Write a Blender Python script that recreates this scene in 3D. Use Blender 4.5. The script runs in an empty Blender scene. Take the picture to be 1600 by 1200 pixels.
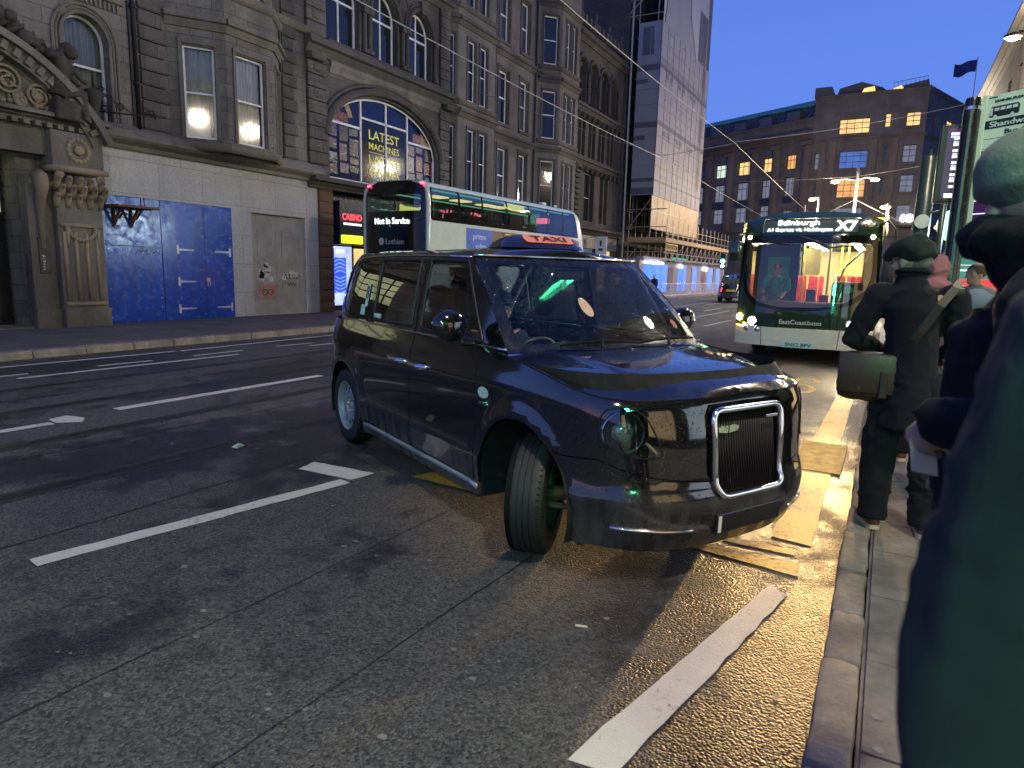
import bpy, bmesh, math, random
from mathutils import Vector, Matrix, geometry
import mathutils
random.seed(7)
SC = bpy.context.scene
COL = SC.collection
R = math.radians
# ---------------------------------------------------------------- camera (phone held above the kerb)
CF, CYAW, CPITCH, CROLL, CH = 1044.06, 0.505423, 0.16598, 0.025655, 1.6462
def make_camera():
    cy, sy, cp, sp = math.cos(CYAW), math.sin(CYAW), math.cos(CPITCH), math.sin(CPITCH)
    fwd = Vector((-sy * cp, cy * cp, -sp)); right = Vector((cy, sy, 0)); up = right.cross(fwd)
    cr, sr = math.cos(CROLL), math.sin(CROLL)
    r2 = cr * right + sr * up; u2 = -sr * right + cr * up
    cd = bpy.data.cameras.new('camera'); co = bpy.data.objects.new('camera', cd); COL.objects.link(co)
    m = Matrix((r2, u2, -fwd)).transposed().to_4x4(); m.translation = Vector((0, 0, CH))
    co.matrix_world = m
    cd.sensor_fit = 'HORIZONTAL'; cd.sensor_width = 36; cd.lens = CF / 1600 * 36
    cd.clip_start = .05; cd.clip_end = 2000
    cd.dof.use_dof = True; cd.dof.focus_distance = 9.0; cd.dof.aperture_fstop = 4.5
    SC.camera = co
make_camera()
# ---------------------------------------------------------------- dusk sky
SUN_EL, SUN_ROT = R(1.0), R(200)
def make_world():
    w = bpy.data.worlds.new('World'); SC.world = w; w.use_nodes = True
    nt = w.node_tree; nt.nodes.clear()
    out = nt.nodes.new('ShaderNodeOutputWorld'); bg = nt.nodes.new('ShaderNodeBackground')
    sky = nt.nodes.new('ShaderNodeTexSky'); sky.sky_type = 'NISHITA'; sky.sun_disc = False
    sky.sun_elevation = SUN_EL; sky.sun_rotation = SUN_ROT; sky.ozone_density = 4.0; sky.air_density = 1.0; sky.dust_density = .5
    # deep dusk blue of the upper air laid over the clear-sky model (by height only)
    tc = nt.nodes.new('ShaderNodeTexCoord'); sp = nt.nodes.new('ShaderNodeSeparateXYZ'); nt.links.new(tc.outputs['Generated'], sp.inputs[0])
    rp = nt.nodes.new('ShaderNodeValToRGB'); nt.links.new(sp.outputs[2], rp.inputs[0])
    e = rp.color_ramp.elements; e[0].position = 0; e[0].color = (.27, .52, 1.62, 1); e[1].position = .75; e[1].color = (.12, .20, .84, 1)
    m = e.new(.38); m.color = (.20, .38, 1.42, 1)
    mx = nt.nodes.new('ShaderNodeMix'); mx.data_type = 'RGBA'; mx.inputs[0].default_value = .85
    nt.links.new(sky.outputs[0], mx.inputs[6]); nt.links.new(rp.outputs[0], mx.inputs[7]); nt.links.new(mx.outputs[2], bg.inputs[0]); bg.inputs[1].default_value = 0.15
    nt.links.new(bg.outputs[0], out.inputs[0])
make_world()
SC.view_settings.view_transform = 'Standard'; SC.view_settings.look = 'None'
SC.view_settings.gamma = 1; SC.view_settings.exposure = 2.0
SC.cycles.max_bounces = 8; SC.cycles.transparent_max_bounces = 16
SC.cycles.use_denoising = True
SC.cycles.sample_clamp_indirect = 4.0
# ---------------------------------------------------------------- helpers
def tag(o, label=None, cat=None, group=None, kind=None):
    if label: o['label'] = label
    if cat: o['category'] = cat
    if group: o['group'] = group
    if kind: o['kind'] = kind
    return o
def thing(name, label, cat, loc=(0, 0, 0), rotz=0.0, group=None):
    o = bpy.data.objects.new(name, None); COL.objects.link(o)
    o.empty_display_size = .2
    o.location = loc; o.rotation_euler = (0, 0, rotz)
    return tag(o, label, cat, group)
KIDS = {}
def copy_tree(o, parent=None):
    c = o.copy(); COL.objects.link(c)
    if parent: c.parent = parent
    for ch in list(KIDS.get(o.name, [])): copy_tree(ch, c); 
    return c
class MB:
    def __init__(s): s.v = []; s.f = []; s.m = []; s.k = 0
    def add(s, vs, fs):
        n = len(s.v); s.v.extend(tuple(v) for v in vs)
        for f in fs: s.f.append(tuple(i + n for i in f)); s.m.append(s.k)
        return s
    def quad(s, a, b, c, d): return s.add((a, b, c, d), ((0, 1, 2, 3),))
    def box(s, x0, x1, y0, y1, z0, z1, T=None):
        vs = [(x0, y0, z0), (x1, y0, z0), (x1, y1, z0), (x0, y1, z0), (x0, y0, z1), (x1, y0, z1), (x1, y1, z1), (x0, y1, z1)]
        if T: vs = [T(*v) for v in vs]
        return s.add(vs, ((0, 3, 2, 1), (4, 5, 6, 7), (0, 1, 5, 4), (1, 2, 6, 5), (2, 3, 7, 6), (3, 0, 4, 7)))
    def cbox(s, x0, x1, y0, y1, z0, z1, b=.01, T=None):      # box with chamfered edges
        bm = bmesh.new()
        bmesh.ops.create_cube(bm, size=1)
        for v in bm.verts: v.co = Vector(((x0 + x1) / 2 + v.co.x * (x1 - x0), (y0 + y1) / 2 + v.co.y * (y1 - y0), (z0 + z1) / 2 + v.co.z * (z1 - z0)))
        bmesh.ops.bevel(bm, geom=bm.edges[:], offset=b, segments=2, affect='EDGES', profile=.5)
        bm.verts.index_update()
        vs = [tuple(v.co) for v in bm.verts]
        if T: vs = [T(*v) for v in vs]
        s.add(vs, [tuple(v.index for v in f.verts) for f in bm.faces]); bm.free(); return s
    def tube(s, pts, r, n=8, closed=False, caps=True, flat=None):
        pts = [Vector(p) for p in pts]; N = len(pts)
        rs = r if isinstance(r, (list, tuple)) else [r] * N
        tang = []
        for i in range(N):
            a = pts[(i - 1) % N] if (closed or i > 0) else pts[i]; b = pts[(i + 1) % N] if (closed or i < N - 1) else pts[i]
            t = (b - a); tang.append(t.normalized() if t.length > 1e-9 else Vector((0, 0, 1)))
        up = Vector((0, 0, 1)) if abs(tang[0].z) < .9 else Vector((1, 0, 0))
        base = (up - tang[0] * up.dot(tang[0])).normalized()
        vs = []; fs = []
        for i in range(N):
            if i: base = (base - tang[i] * base.dot(tang[i])); base = base.normalized() if base.length > 1e-6 else tang[i].orthogonal().normalized()
            o = tang[i].cross(base)
            fx, fy = flat if flat else (1, 1)
            for k in range(n):
                a = 2 * math.pi * k / n; vs.append(tuple(pts[i] + (base * math.cos(a) * fx + o * math.sin(a) * fy) * rs[i]))
        M = N if closed else N - 1
        for i in range(M):
            j = (i + 1) % N
            for k in range(n): fs.append((i * n + k, i * n + (k + 1) % n, j * n + (k + 1) % n, j * n + k))
        if caps and not closed:
            fs.append(tuple(range(n - 1, -1, -1))); fs.append(tuple((N - 1) * n + k for k in range(n)))
        return s.add(vs, fs)
    def lathe(s, prof, n=24, T=None, caps=True):              # prof: [(r, h)] around local z
        vs = []; fs = []
        for (r, h) in prof:
            for k in range(n):
                a = 2 * math.pi * k / n; v = (r * math.cos(a), r * math.sin(a), h); vs.append(T(*v) if T else v)
        for i in range(len(prof) - 1):
            for k in range(n): fs.append((i * n + k, i * n + (k + 1) % n, (i + 1) * n + (k + 1) % n, (i + 1) * n + k))
        if caps:
            fs.append(tuple(range(n - 1, -1, -1))); fs.append(tuple((len(prof) - 1) * n + k for k in range(n)))
        return s.add(vs, fs)
    def prism(s, poly, T, d0, d1):                            # poly [(a,b)], T(a,b,d)
        n = len(poly)
        vs = [T(a, b, d0) for a, b in poly] + [T(a, b, d1) for a, b in poly]
        fs = [tuple(range(n - 1, -1, -1)), tuple(range(n, 2 * n))] + [(i, (i + 1) % n, n + (i + 1) % n, n + i) for i in range(n)]
        return s.add(vs, fs)
    def sphere(s, c, r, n=12, m=8):
        rx, ry, rz = r if isinstance(r, (tuple, list)) else (r, r, r)
        vs = [(c[0], c[1], c[2] + rz)]
        for i in range(1, m):
            p = math.pi * i / m
            for k in range(n):
                a = 2 * math.pi * k / n; vs.append((c[0] + rx * math.sin(p) * math.cos(a), c[1] + ry * math.sin(p) * math.sin(a), c[2] + rz * math.cos(p)))
        vs.append((c[0], c[1], c[2] - rz)); L = len(vs) - 1; fs = []
        for k in range(n): fs.append((0, 1 + k, 1 + (k + 1) % n)); fs.append((L, L - n + (k + 1) % n, L - n + k))
        for i in range(m - 2):
            for k in range(n): fs.append((1 + i * n + k, 1 + (i + 1) * n + k, 1 + (i + 1) * n + (k + 1) % n, 1 + i * n + (k + 1) % n))
        return s.add(vs, fs)
    def text(s, txt, T, width=None, height=None, align='CENTER', d=.004, bold=0.0, shear=0):
        vs, fs = text_geo(txt, d, bold, shear)
        if not vs: return s
        x0 = min(v[0] for v in vs); x1 = max(v[0] for v in vs); y0 = min(v[1] for v in vs); y1 = max(v[1] for v in vs)
        if height is None: sy = sx = width / (x1 - x0)
        else:
            sy = height / (y1 - y0); sx = width / (x1 - x0) if width else sy
        ox = {'CENTER': (x0 + x1) / 2, 'LEFT': x0, 'RIGHT': x1}[align]; oy = (y0 + y1) / 2
        return s.add([T((v[0] - ox) * sx, (v[1] - oy) * sy, v[2]) for v in vs], fs)
    def build(s, name, mats, parent=None, smooth=False, normals=None, angle=None):
        me = bpy.data.meshes.new(name); me.from_pydata(s.v, [], s.f)
        ms = mats if isinstance(mats, (list, tuple)) else [mats]
        for m in ms: me.materials.append(m)
        if len(ms) > 1: me.polygons.foreach_set('material_index', s.m)
        if smooth or angle: me.polygons.foreach_set('use_smooth', [True] * len(me.polygons))
        me.update()
        if normals: me.normals_split_custom_set_from_vertices(normals)
        elif angle: me.set_sharp_from_angle(angle=R(angle))
        o = bpy.data.objects.new(name, me); COL.objects.link(o)
        if parent is not None: o.parent = parent; KIDS.setdefault(parent.name, []).append(o)
        return o
def fixn(o):                                                  # consistent outward normals
    bm = bmesh.new(); bm.from_mesh(o.data); bmesh.ops.remove_doubles(bm, verts=bm.verts, dist=1e-5); bmesh.ops.recalc_face_normals(bm, faces=bm.faces); bm.to_mesh(o.data); bm.free(); return o
_tg = {}
def text_geo(txt, d, bold, shear):
    key = (txt, d, bold, shear)
    if key in _tg: return _tg[key]
    cu = bpy.data.curves.new('lettering', 'FONT'); cu.body = txt; cu.extrude = d; cu.size = 1; cu.resolution_u = 3; cu.offset = bold; cu.shear = shear
    ob = bpy.data.objects.new('lettering', cu); COL.objects.link(ob)
    dg = bpy.context.evaluated_depsgraph_get(); me = bpy.data.meshes.new_from_object(ob.evaluated_get(dg))
    vs = [tuple(v.co) for v in me.vertices]; fs = [tuple(p.vertices) for p in me.polygons]
    bpy.data.objects.remove(ob); bpy.data.curves.remove(cu); bpy.data.meshes.remove(me)
    _tg[key] = (vs, fs); return vs, fs
def evalmesh(ob):
    dg = bpy.context.evaluated_depsgraph_get(); me = bpy.data.meshes.new_from_object(ob.evaluated_get(dg)); return me
def fused(mb, name, mats, parent=None, voxel=.012, smooth_it=6, factor=.5, disp=0.0, dscale=.1, seed=0, folds=0.0):
    """closed overlapping shapes -> one continuous organic surface"""
    o = mb.build(name, mats, None)
    m = o.modifiers.new('r', 'REMESH'); m.mode = 'VOXEL'; m.voxel_size = voxel; m.use_smooth_shade = True
    if smooth_it:
        m2 = o.modifiers.new('s', 'SMOOTH'); m2.iterations = smooth_it; m2.factor = factor
    me = evalmesh(o); o.modifiers.clear(); old = o.data; o.data = me; bpy.data.meshes.remove(old)
    if disp:
        for v in me.vertices:
            p = Vector(v.co) / dscale + Vector((seed, seed * .7, 0))
            k = mathutils.noise.noise(p) + .5 * mathutils.noise.noise(p * 2.1)
            v.co = v.co + v.normal * (k * disp)
        me.update()
    if folds:                                                 # cloth creases: ridges running mostly along the limb or the hang of the coat
        for v in me.vertices:
            x, y, z = v.co; nz = mathutils.noise.noise
            w = Vector((x * 9 + seed, y * 9, z * 3.2)); wob = .8 * nz(Vector((x * 3, y * 3, z * 5 + seed)))
            r1 = 1 - abs(nz(w + Vector((wob * 2, 0, wob * 1.5)))) * 2.2; r2 = 1 - abs(nz(Vector((x * 7, y * 7 + seed, z * 15 + wob * 3)))) * 2.4
            mk = max(0, min(1, .5 + nz(Vector((x * 4, y * 4, z * 4 + seed * 2))) * 1.6))
            v.co = v.co + v.normal * folds * (.65 * max(0, r1) ** 2 + .75 * mk * max(0, r2) ** 2 - .35)
        me.update()
    me.polygons.foreach_set('use_smooth', [True] * len(me.polygons))
    if not me.materials:
        for k in (mats if isinstance(mats, (list, tuple)) else [mats]): me.materials.append(k)
    if parent is not None: o.parent = parent; KIDS.setdefault(parent.name, []).append(o)
    return o
def pip(p, poly):
    x, y = p; c = False; n = len(poly)
    for i in range(n):
        x1, y1 = poly[i]; x2, y2 = poly[i - 1]
        if (y1 > y) != (y2 > y) and x < (x2 - x1) * (y - y1) / (y2 - y1) + x1: c = not c
    return c
def dseg(p, poly):
    best = 1e9
    for i in range(len(poly)):
        (x1, y1), (x2, y2) = poly[i - 1], poly[i]
        dx, dy = x2 - x1, y2 - y1; L = dx * dx + dy * dy
        t = 0 if L == 0 else max(0, min(1, ((p[0] - x1) * dx + (p[1] - y1) * dy) / L))
        best = min(best, math.hypot(p[0] - x1 - t * dx, p[1] - y1 - t * dy))
    return best
def resamp(poly, step):
    out = []
    for i in range(len(poly)):
        a, b = poly[i], poly[(i + 1) % len(poly)]
        n = max(1, int(math.ceil(math.hypot(b[0] - a[0], b[1] - a[1]) / step)))
        for k in range(n): out.append((a[0] + (b[0] - a[0]) * k / n, a[1] + (b[1] - a[1]) * k / n))
    return out
def smoothpoly(poly, it=2):                                   # Chaikin corner cutting of a closed outline
    for _ in range(it):
        q = []
        for i in range(len(poly)):
            a, b = poly[i], poly[(i + 1) % len(poly)]
            q.append((a[0] * .75 + b[0] * .25, a[1] * .75 + b[1] * .25)); q.append((a[0] * .25 + b[0] * .75, a[1] * .25 + b[1] * .75))
        poly = q
    return poly
def roundpoly(poly, r, n=4):                                  # rounded corners of radius r
    out = []; N = len(poly)
    for i in range(N):
        p = Vector(poly[i]); a = Vector(poly[i - 1]) - p; b = Vector(poly[(i + 1) % N]) - p
        k = min(r, a.length * .45, b.length * .45); A = p + a.normalized() * k; B = p + b.normalized() * k
        for j in range(n + 1):
            t = j / n; q = A * (1 - t) ** 2 + p * 2 * t * (1 - t) + B * t * t; out.append((q.x, q.y))
    return out
def circle(cx, cy, r, n=32): return [(cx + r * math.cos(2 * math.pi * k / n), cy + r * math.sin(2 * math.pi * k / n)) for k in range(n)]
def sheet(outer, holes, step, bstep=None):
    """triangulate a 2-D region with holes: returns points, faces"""
    bstep = bstep or step * .7
    loops = [resamp(outer, bstep)] + [resamp(h, bstep) for h in holes]
    pts = []; edges = []
    for L in loops:
        n0 = len(pts); pts += L
        edges += [(n0 + i, n0 + (i + 1) % len(L)) for i in range(len(L))]
    x0 = min(p[0] for p in outer); x1 = max(p[0] for p in outer); y0 = min(p[1] for p in outer); y1 = max(p[1] for p in outer)
    ny = int((y1 - y0) / (step * .87)) + 1
    for j in range(ny + 1):
        yy = y0 + j * step * .87
        nx = int((x1 - x0) / step) + 1
        for i in range(nx + 1):
            p = (x0 + (i + (.5 if j % 2 else 0)) * step, yy)
            if not pip(p, outer) or any(pip(p, h) for h in holes): continue
            if dseg(p, outer) < step * .45 or any(dseg(p, h) < step * .45 for h in holes): continue
            pts.append(p)
    r = geometry.delaunay_2d_cdt([Vector(p) for p in pts], edges, [], 0, 1e-6)
    P = [(v.x, v.y) for v in r[0]]; F = []
    for f in r[2]:
        cx = sum(P[i][0] for i in f) / len(f); cy = sum(P[i][1] for i in f) / len(f)
        if pip((cx, cy), outer) and not any(pip((cx, cy), h) for h in holes): F.append(tuple(f))
    return P, F
def surf_normal(fn, a, b, e=.004):
    p0 = Vector(fn(a - e, b)); p1 = Vector(fn(a + e, b)); q0 = Vector(fn(a, b - e)); q1 = Vector(fn(a, b + e))
    n = (p1 - p0).cross(q1 - q0); return n.normalized() if n.length > 1e-12 else Vector((0, 0, 1))
def surf(name, mats, parent, fn, outer, holes=(), step=.05, off=0.0, mirror=False, flip=False, both=False, thick=0.0):
    """lift a 2-D region onto a surface fn(a,b); normals taken from the surface itself. mirror: y -> -y; both: both halves in one mesh"""
    P, F = sheet(outer, list(holes), step)
    mb = MB(); NN = []
    base = [(Vector(fn(*p)), surf_normal(fn, *p)) for p in P]
    for side in ((1, -1) if both else ((-1,) if mirror else (1,))):
        sgn = -1 if flip else 1
        vs = []
        for c, n in base:
            n = n * sgn; q = c + n * off
            if side < 0: q = Vector((q.x, -q.y, q.z)); n = Vector((n.x, -n.y, n.z))
            vs.append(tuple(q)); NN.append(tuple(n))
        rev = (side < 0) != flip
        mb.add(vs, [tuple(reversed(f)) if rev else f for f in F])
    return mb.build(name, mats, parent, smooth=True, normals=NN)
def path_on(fn, pts, off=0.0, flip=False):
    out = []
    for p in pts:
        n = surf_normal(fn, *p) * (-1 if flip else 1); out.append(tuple(Vector(fn(*p)) + n * off))
    return out
def mirr(pts): return [(p[0], -p[1], p[2]) for p in pts]
# ---------------------------------------------------------------- materials
def nodes(name):
    m = bpy.data.materials.new(name); m.use_nodes = True; nt = m.node_tree; nt.nodes.clear()
    out = nt.nodes.new('ShaderNodeOutputMaterial'); return m, nt, out
def N(nt, t, **k):
    n = nt.nodes.new(t)
    for a, b in k.items():
        if hasattr(n, a): setattr(n, a, b)
    return n
def noise(nt, vec, scale, detail=4, rough=.55, dist=0):
    n = N(nt, 'ShaderNodeTexNoise'); n.inputs['Scale'].default_value = scale; n.inputs['Detail'].default_value = detail
    n.inputs['Roughness'].default_value = rough; n.inputs['Distortion'].default_value = dist
    if vec is not None: nt.links.new(vec, n.inputs['Vector'])
    return n.outputs['Fac']
def ramp(nt, fac, stops):
    n = N(nt, 'ShaderNodeValToRGB'); e = n.color_ramp.elements
    while len(e) < len(stops): e.new(.5)
    for el, (p, c) in zip(e, stops):
        el.position = p; el.color = (c, c, c, 1) if not isinstance(c, tuple) else (*c, 1)
    nt.links.new(fac, n.inputs[0]); return n.outputs[0]
def mix(nt, fac, a, b, mode='MIX'):
    n = N(nt, 'ShaderNodeMix', data_type='RGBA', blend_type=mode)
    for s, v in ((0, fac), (6, a), (7, b)):
        if hasattr(v, 'node'): nt.links.new(v, n.inputs[s])
        elif s == 0: n.inputs[0].default_value = v
        else: n.inputs[s].default_value = (*v, 1) if isinstance(v, tuple) else (v, v, v, 1)
    return n.outputs[2]
def math_(nt, op, a, b=0.0):
    n = N(nt, 'ShaderNodeMath', operation=op)
    for i, v in enumerate((a, b)):
        if hasattr(v, 'node'): nt.links.new(v, n.inputs[i])
        else: n.inputs[i].default_value = v
    return n.outputs[0]
def coord(nt, scale=(1, 1, 1), kind='Object', rot=(0, 0, 0)):
    t = N(nt, 'ShaderNodeTexCoord'); mp = N(nt, 'ShaderNodeMapping'); mp.inputs['Scale'].default_value = scale; mp.inputs['Rotation'].default_value = rot
    nt.links.new(t.outputs[kind], mp.inputs[0]); return mp.outputs[0]
def bsdf(nt, out, color, rough=.5, metal=0.0, spec=.5, coat=0.0):
    b = N(nt, 'ShaderNodeBsdfPrincipled')
    for k, v in (('Base Color', color), ('Roughness', rough), ('Metallic', metal), ('Specular IOR Level', spec), ('Coat Weight', coat)):
        i = b.inputs[k]
        if hasattr(v, 'node'): nt.links.new(v, i)
        else: i.default_value = (*v, 1) if isinstance(v, tuple) else v
    nt.links.new(b.outputs[0], out.inputs[0]); return b
def bump(nt, b, h, strength=.3, dist=.01):
    n = N(nt, 'ShaderNodeBump'); n.inputs['Strength'].default_value = strength; n.inputs['Distance'].default_value = dist
    nt.links.new(h, n.inputs['Height']); nt.links.new(n.outputs[0], b.inputs['Normal']); return n
_mc = {}
def mat(name, color, rough=.5, metal=0.0, spec=.5, coat=0.0, var=.15, scale=6.0, bmp=0.0, bscale=60, bdist=.003, rvar=.1):
    """plain procedural surface: colour varied by noise, worn gloss, fine bump"""
    if name in _mc: return _mc[name]
    m, nt, out = nodes(name); v = coord(nt)
    n = noise(nt, v, scale, 5)
    c = mix(nt, ramp(nt, n, [(.3, 0.0), (.7, 1.0)]), tuple(x * (1 - var) for x in color), tuple(min(1, x * (1 + var)) for x in color))
    r = ramp(nt, noise(nt, v, scale * 2.3, 4), [(.3, max(0, rough - rvar)), (.75, min(1, rough + rvar))])
    b = bsdf(nt, out, c, r, metal, spec, coat)
    if bmp: bump(nt, b, noise(nt, v, bscale, 4), bmp, bdist)
    _mc[name] = m; return m
def emit(name, color, strength, back=(.02, .02, .02)):
    if name in _mc: return _mc[name]
    m, nt, out = nodes(name)
    b = bsdf(nt, out, tuple(min(1, c * .8) for c in color), .4)
    b.inputs['Emission Color'].default_value = (*color, 1); b.inputs['Emission Strength'].default_value = strength
    _mc[name] = m; return m
def glass(name, tint=(.9, .95, .93), f0=.06, rough=.02, gain=1.4, drops=0.0, dark=0.0):
    """thin glass: see-through, mirror reflection by angle, optional rain drops"""
    if name in _mc: return _mc[name]
    m, nt, out = nodes(name)
    tr = N(nt, 'ShaderNodeBsdfTransparent'); tr.inputs[0].default_value = (*tint, 1)
    gl = N(nt, 'ShaderNodeBsdfGlossy'); gl.inputs['Roughness'].default_value = rough; gl.inputs[0].default_value = (1, 1, 1, 1)
    lw = N(nt, 'ShaderNodeFresnel'); lw.inputs[0].default_value = 1.52
    f = math_(nt, 'MINIMUM', math_(nt, 'ADD', math_(nt, 'MULTIPLY', lw.outputs[0], gain), f0), .95)
    if drops:
        v = coord(nt)
        vo = N(nt, 'ShaderNodeTexVoronoi'); vo.inputs['Scale'].default_value = 95; nt.links.new(v, vo.inputs['Vector'])
        lump = ramp(nt, vo.outputs['Distance'], [(.10, 1.0), (.32, 0.0)])
        rnd = N(nt, 'ShaderNodeSeparateColor'); nt.links.new(vo.outputs['Color'], rnd.inputs[0])
        few = ramp(nt, math_(nt, 'ADD', rnd.outputs[0], math_(nt, 'MULTIPLY', math_(nt, 'SUBTRACT', noise(nt, v, 3.0, 3), .5), .9)), [(.45, 0.0), (.6, 1.0)])
        dr = math_(nt, 'MULTIPLY', lump, few)
        bp = N(nt, 'ShaderNodeBump'); bp.inputs['Strength'].default_value = .9; bp.inputs['Distance'].default_value = .004; nt.links.new(dr, bp.inputs['Height']); nt.links.new(bp.outputs[0], gl.inputs['Normal'])
        f = math_(nt, 'MINIMUM', math_(nt, 'ADD', f, math_(nt, 'MULTIPLY', dr, drops)), .95)
    mx = N(nt, 'ShaderNodeMixShader'); nt.links.new(f, mx.inputs[0]); nt.links.new(tr.outputs[0], mx.inputs[1]); nt.links.new(gl.outputs[0], mx.inputs[2])
    nt.links.new(mx.outputs[0], out.inputs[0]); _mc[name] = m; return m
def stone(name, c1, c2, bw=.62, bh=.34, soot=.55, sootcol=(.03, .028, .026), mortar=.45, joint=.012, flat=False, bstr=.5, sscale=.45):
    """coursed ashlar with soot staining; uses object coordinates (along = x+y, up = z)"""
    if name in _mc: return _mc[name]
    m, nt, out = nodes(name)
    t = N(nt, 'ShaderNodeTexCoord'); sp = N(nt, 'ShaderNodeSeparateXYZ'); nt.links.new(t.outputs['Object'], sp.inputs[0])
    cb = N(nt, 'ShaderNodeCombineXYZ'); nt.links.new(math_(nt, 'ADD', sp.outputs[0], sp.outputs[1]), cb.inputs[0]); nt.links.new(sp.outputs[2], cb.inputs[1])
    v = t.outputs['Object']
    br = N(nt, 'ShaderNodeTexBrick'); nt.links.new(cb.outputs[0], br.inputs['Vector'])
    br.inputs['Scale'].default_value = 1; br.inputs['Brick Width'].default_value = bw; br.inputs['Row Height'].default_value = bh
    br.inputs['Mortar Size'].default_value = joint; br.inputs['Mortar Smooth'].default_value = .3; br.inputs['Bias'].default_value = 0
    br.inputs['Color1'].default_value = (*c1, 1); br.inputs['Color2'].default_value = (*c2, 1)
    br.inputs['Mortar'].default_value = tuple(x * mortar for x in c1) + (1,)
    col = br.outputs['Color'] if not flat else mix(nt, noise(nt, v, 1.7, 4), c1, c2)
    fine = noise(nt, v, 14, 6, .65)
    col = mix(nt, .55, col, ramp(nt, fine, [(.25, .35), (.75, 1.0)]), 'MULTIPLY')
    mp = N(nt, 'ShaderNodeMapping'); mp.inputs['Scale'].default_value = (1, 1, .35); nt.links.new(v, mp.inputs[0])
    s1 = noise(nt, mp.outputs[0], sscale, 6, .62)
    sf = ramp(nt, s1, [(.40, 0.0), (.62, 1.0)])
    col = mix(nt, math_(nt, 'MULTIPLY', sf, soot), col, sootcol)
    s2 = noise(nt, mp.outputs[0], sscale * 5, 5, .6)
    col = mix(nt, math_(nt, 'MULTIPLY', ramp(nt, s2, [(.5, 0.0), (.75, 1.0)]), soot * .6), col, sootcol)
    b = bsdf(nt, out, col, .85, 0, .25)
    h = math_(nt, 'ADD', math_(nt, 'MULTIPLY', br.outputs['Fac'], -1.0 if not flat else 0.0), math_(nt, 'MULTIPLY', fine, .5))
    bump(nt, b, h, bstr, .02)
    _mc[name] = m; return m
# ---------------------------------------------------------------- taxi surface functions (x forward, y left, z up)
def interp(tab, x):
    if x <= tab[0][0]: return tab[0][1]
    for (a, b), (c, d) in zip(tab, tab[1:]):
        if x <= c:
            t = (x - a) / (c - a); return b + (d - b) * t
    return tab[-1][1]
def sinterp(tab, x):
    # smooth (catmull-rom like) interpolation
    n = len(tab)
    if x <= tab[0][0]: return tab[0][1]
    if x >= tab[-1][0]: return tab[-1][1]
    for i in range(n - 1):
        if x <= tab[i + 1][0]: break
    x0, y0 = tab[i]; x1, y1 = tab[i + 1]
    def sl(k):
        if k == 0: return (tab[1][1] - tab[0][1]) / (tab[1][0] - tab[0][0])
        if k == n - 1: return (tab[-1][1] - tab[-2][1]) / (tab[-1][0] - tab[-2][0])
        return (tab[k + 1][1] - tab[k - 1][1]) / (tab[k + 1][0] - tab[k - 1][0])
    h = x1 - x0; t = (x - x0) / h
    return (y0 * (1 + 2 * t) * (1 - t) ** 2 + sl(i) * h * t * (1 - t) ** 2
            + y1 * t * t * (3 - 2 * t) + sl(i + 1) * h * t * t * (t - 1))
TW0 = .937
T_W = [(.15, .885), (.25, .905), (.40, .924), (.48, .937), (.52, .930), (.75, .937), (.95, .934), (1.05, .918), (1.12, .895), (1.17, .878)]
T_FX = [(.15, -.10), (.28, -.02), (.40, .015), (.52, .01), (.58, -.02), (.80, -.035), (.95, -.06), (1.03, -.10), (1.12, -.22)]
T_RX = [(.15, .06), (.3, 0), (.6, 0), (1.17, .05)]
T_TOP = [(-2, 1.16), (2.45, 1.16), (2.75, 1.145), (3.2, 1.095), (3.5, 1.035), (3.70, 1.012), (3.86, 1.02)]
_FC, _FA, _FN = 2.92, .95, 3.0
_RC, _RA, _RN = .05, 1.02, 3.0
def _outline():
    pts = []
    N = 60
    for i in range(N):
        th = (math.pi / 2) * i / N
        cx = math.cos(th) ** (2 / _RN); sy = math.sin(th) ** (2 / _RN) if th > 0 else 0
        pts.append((_RC - _RA * cx, -TW0 * sy))
    for i in range(61):
        pts.append((_RC + (_FC - _RC) * i / 60, -TW0))
    for i in range(1, N + 1):
        th = (math.pi / 2) * i / N
        sx = math.sin(th) ** (2 / _FN); cy = max(0, math.cos(th)) ** (2 / _FN)
        pts.append((_FC + _FA * sx, -TW0 * cy))
    u = [0]
    for a, b in zip(pts, pts[1:]): u.append(u[-1] + math.hypot(b[0] - a[0], b[1] - a[1]))
    return pts, u
T_PTS, T_U = _outline()
T_UMAX = T_U[-1]
def t_xy0(u):
    lo, hi = 0, len(T_U) - 1
    u = min(max(u, 0), T_UMAX)
    while hi - lo > 1:
        m = (lo + hi) // 2
        if T_U[m] <= u: lo = m
        else: hi = m
    t = (u - T_U[lo]) / max(1e-9, T_U[hi] - T_U[lo])
    a, b = T_PTS[lo], T_PTS[hi]
    return a[0] + (b[0] - a[0]) * t, a[1] + (b[1] - a[1]) * t
def t_u_of_x(x):
    for i in range(len(T_PTS) - 1):
        if T_PTS[i][0] <= x <= T_PTS[i + 1][0] and T_PTS[i + 1][0] > T_PTS[i][0]:
            t = (x - T_PTS[i][0]) / (T_PTS[i + 1][0] - T_PTS[i][0])
            return T_U[i] + (T_U[i + 1] - T_U[i]) * t
    return T_UMAX
def t_u_of_y(y):   # on the nose, y negative
    for i in range(len(T_PTS) - 1, 0, -1):
        if T_PTS[i][1] >= y >= T_PTS[i - 1][1] and T_PTS[i][1] > T_PTS[i - 1][1]:
            t = (y - T_PTS[i - 1][1]) / (T_PTS[i][1] - T_PTS[i - 1][1])
            return T_U[i - 1] + (T_U[i] - T_U[i - 1]) * t
    return T_UMAX
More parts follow.
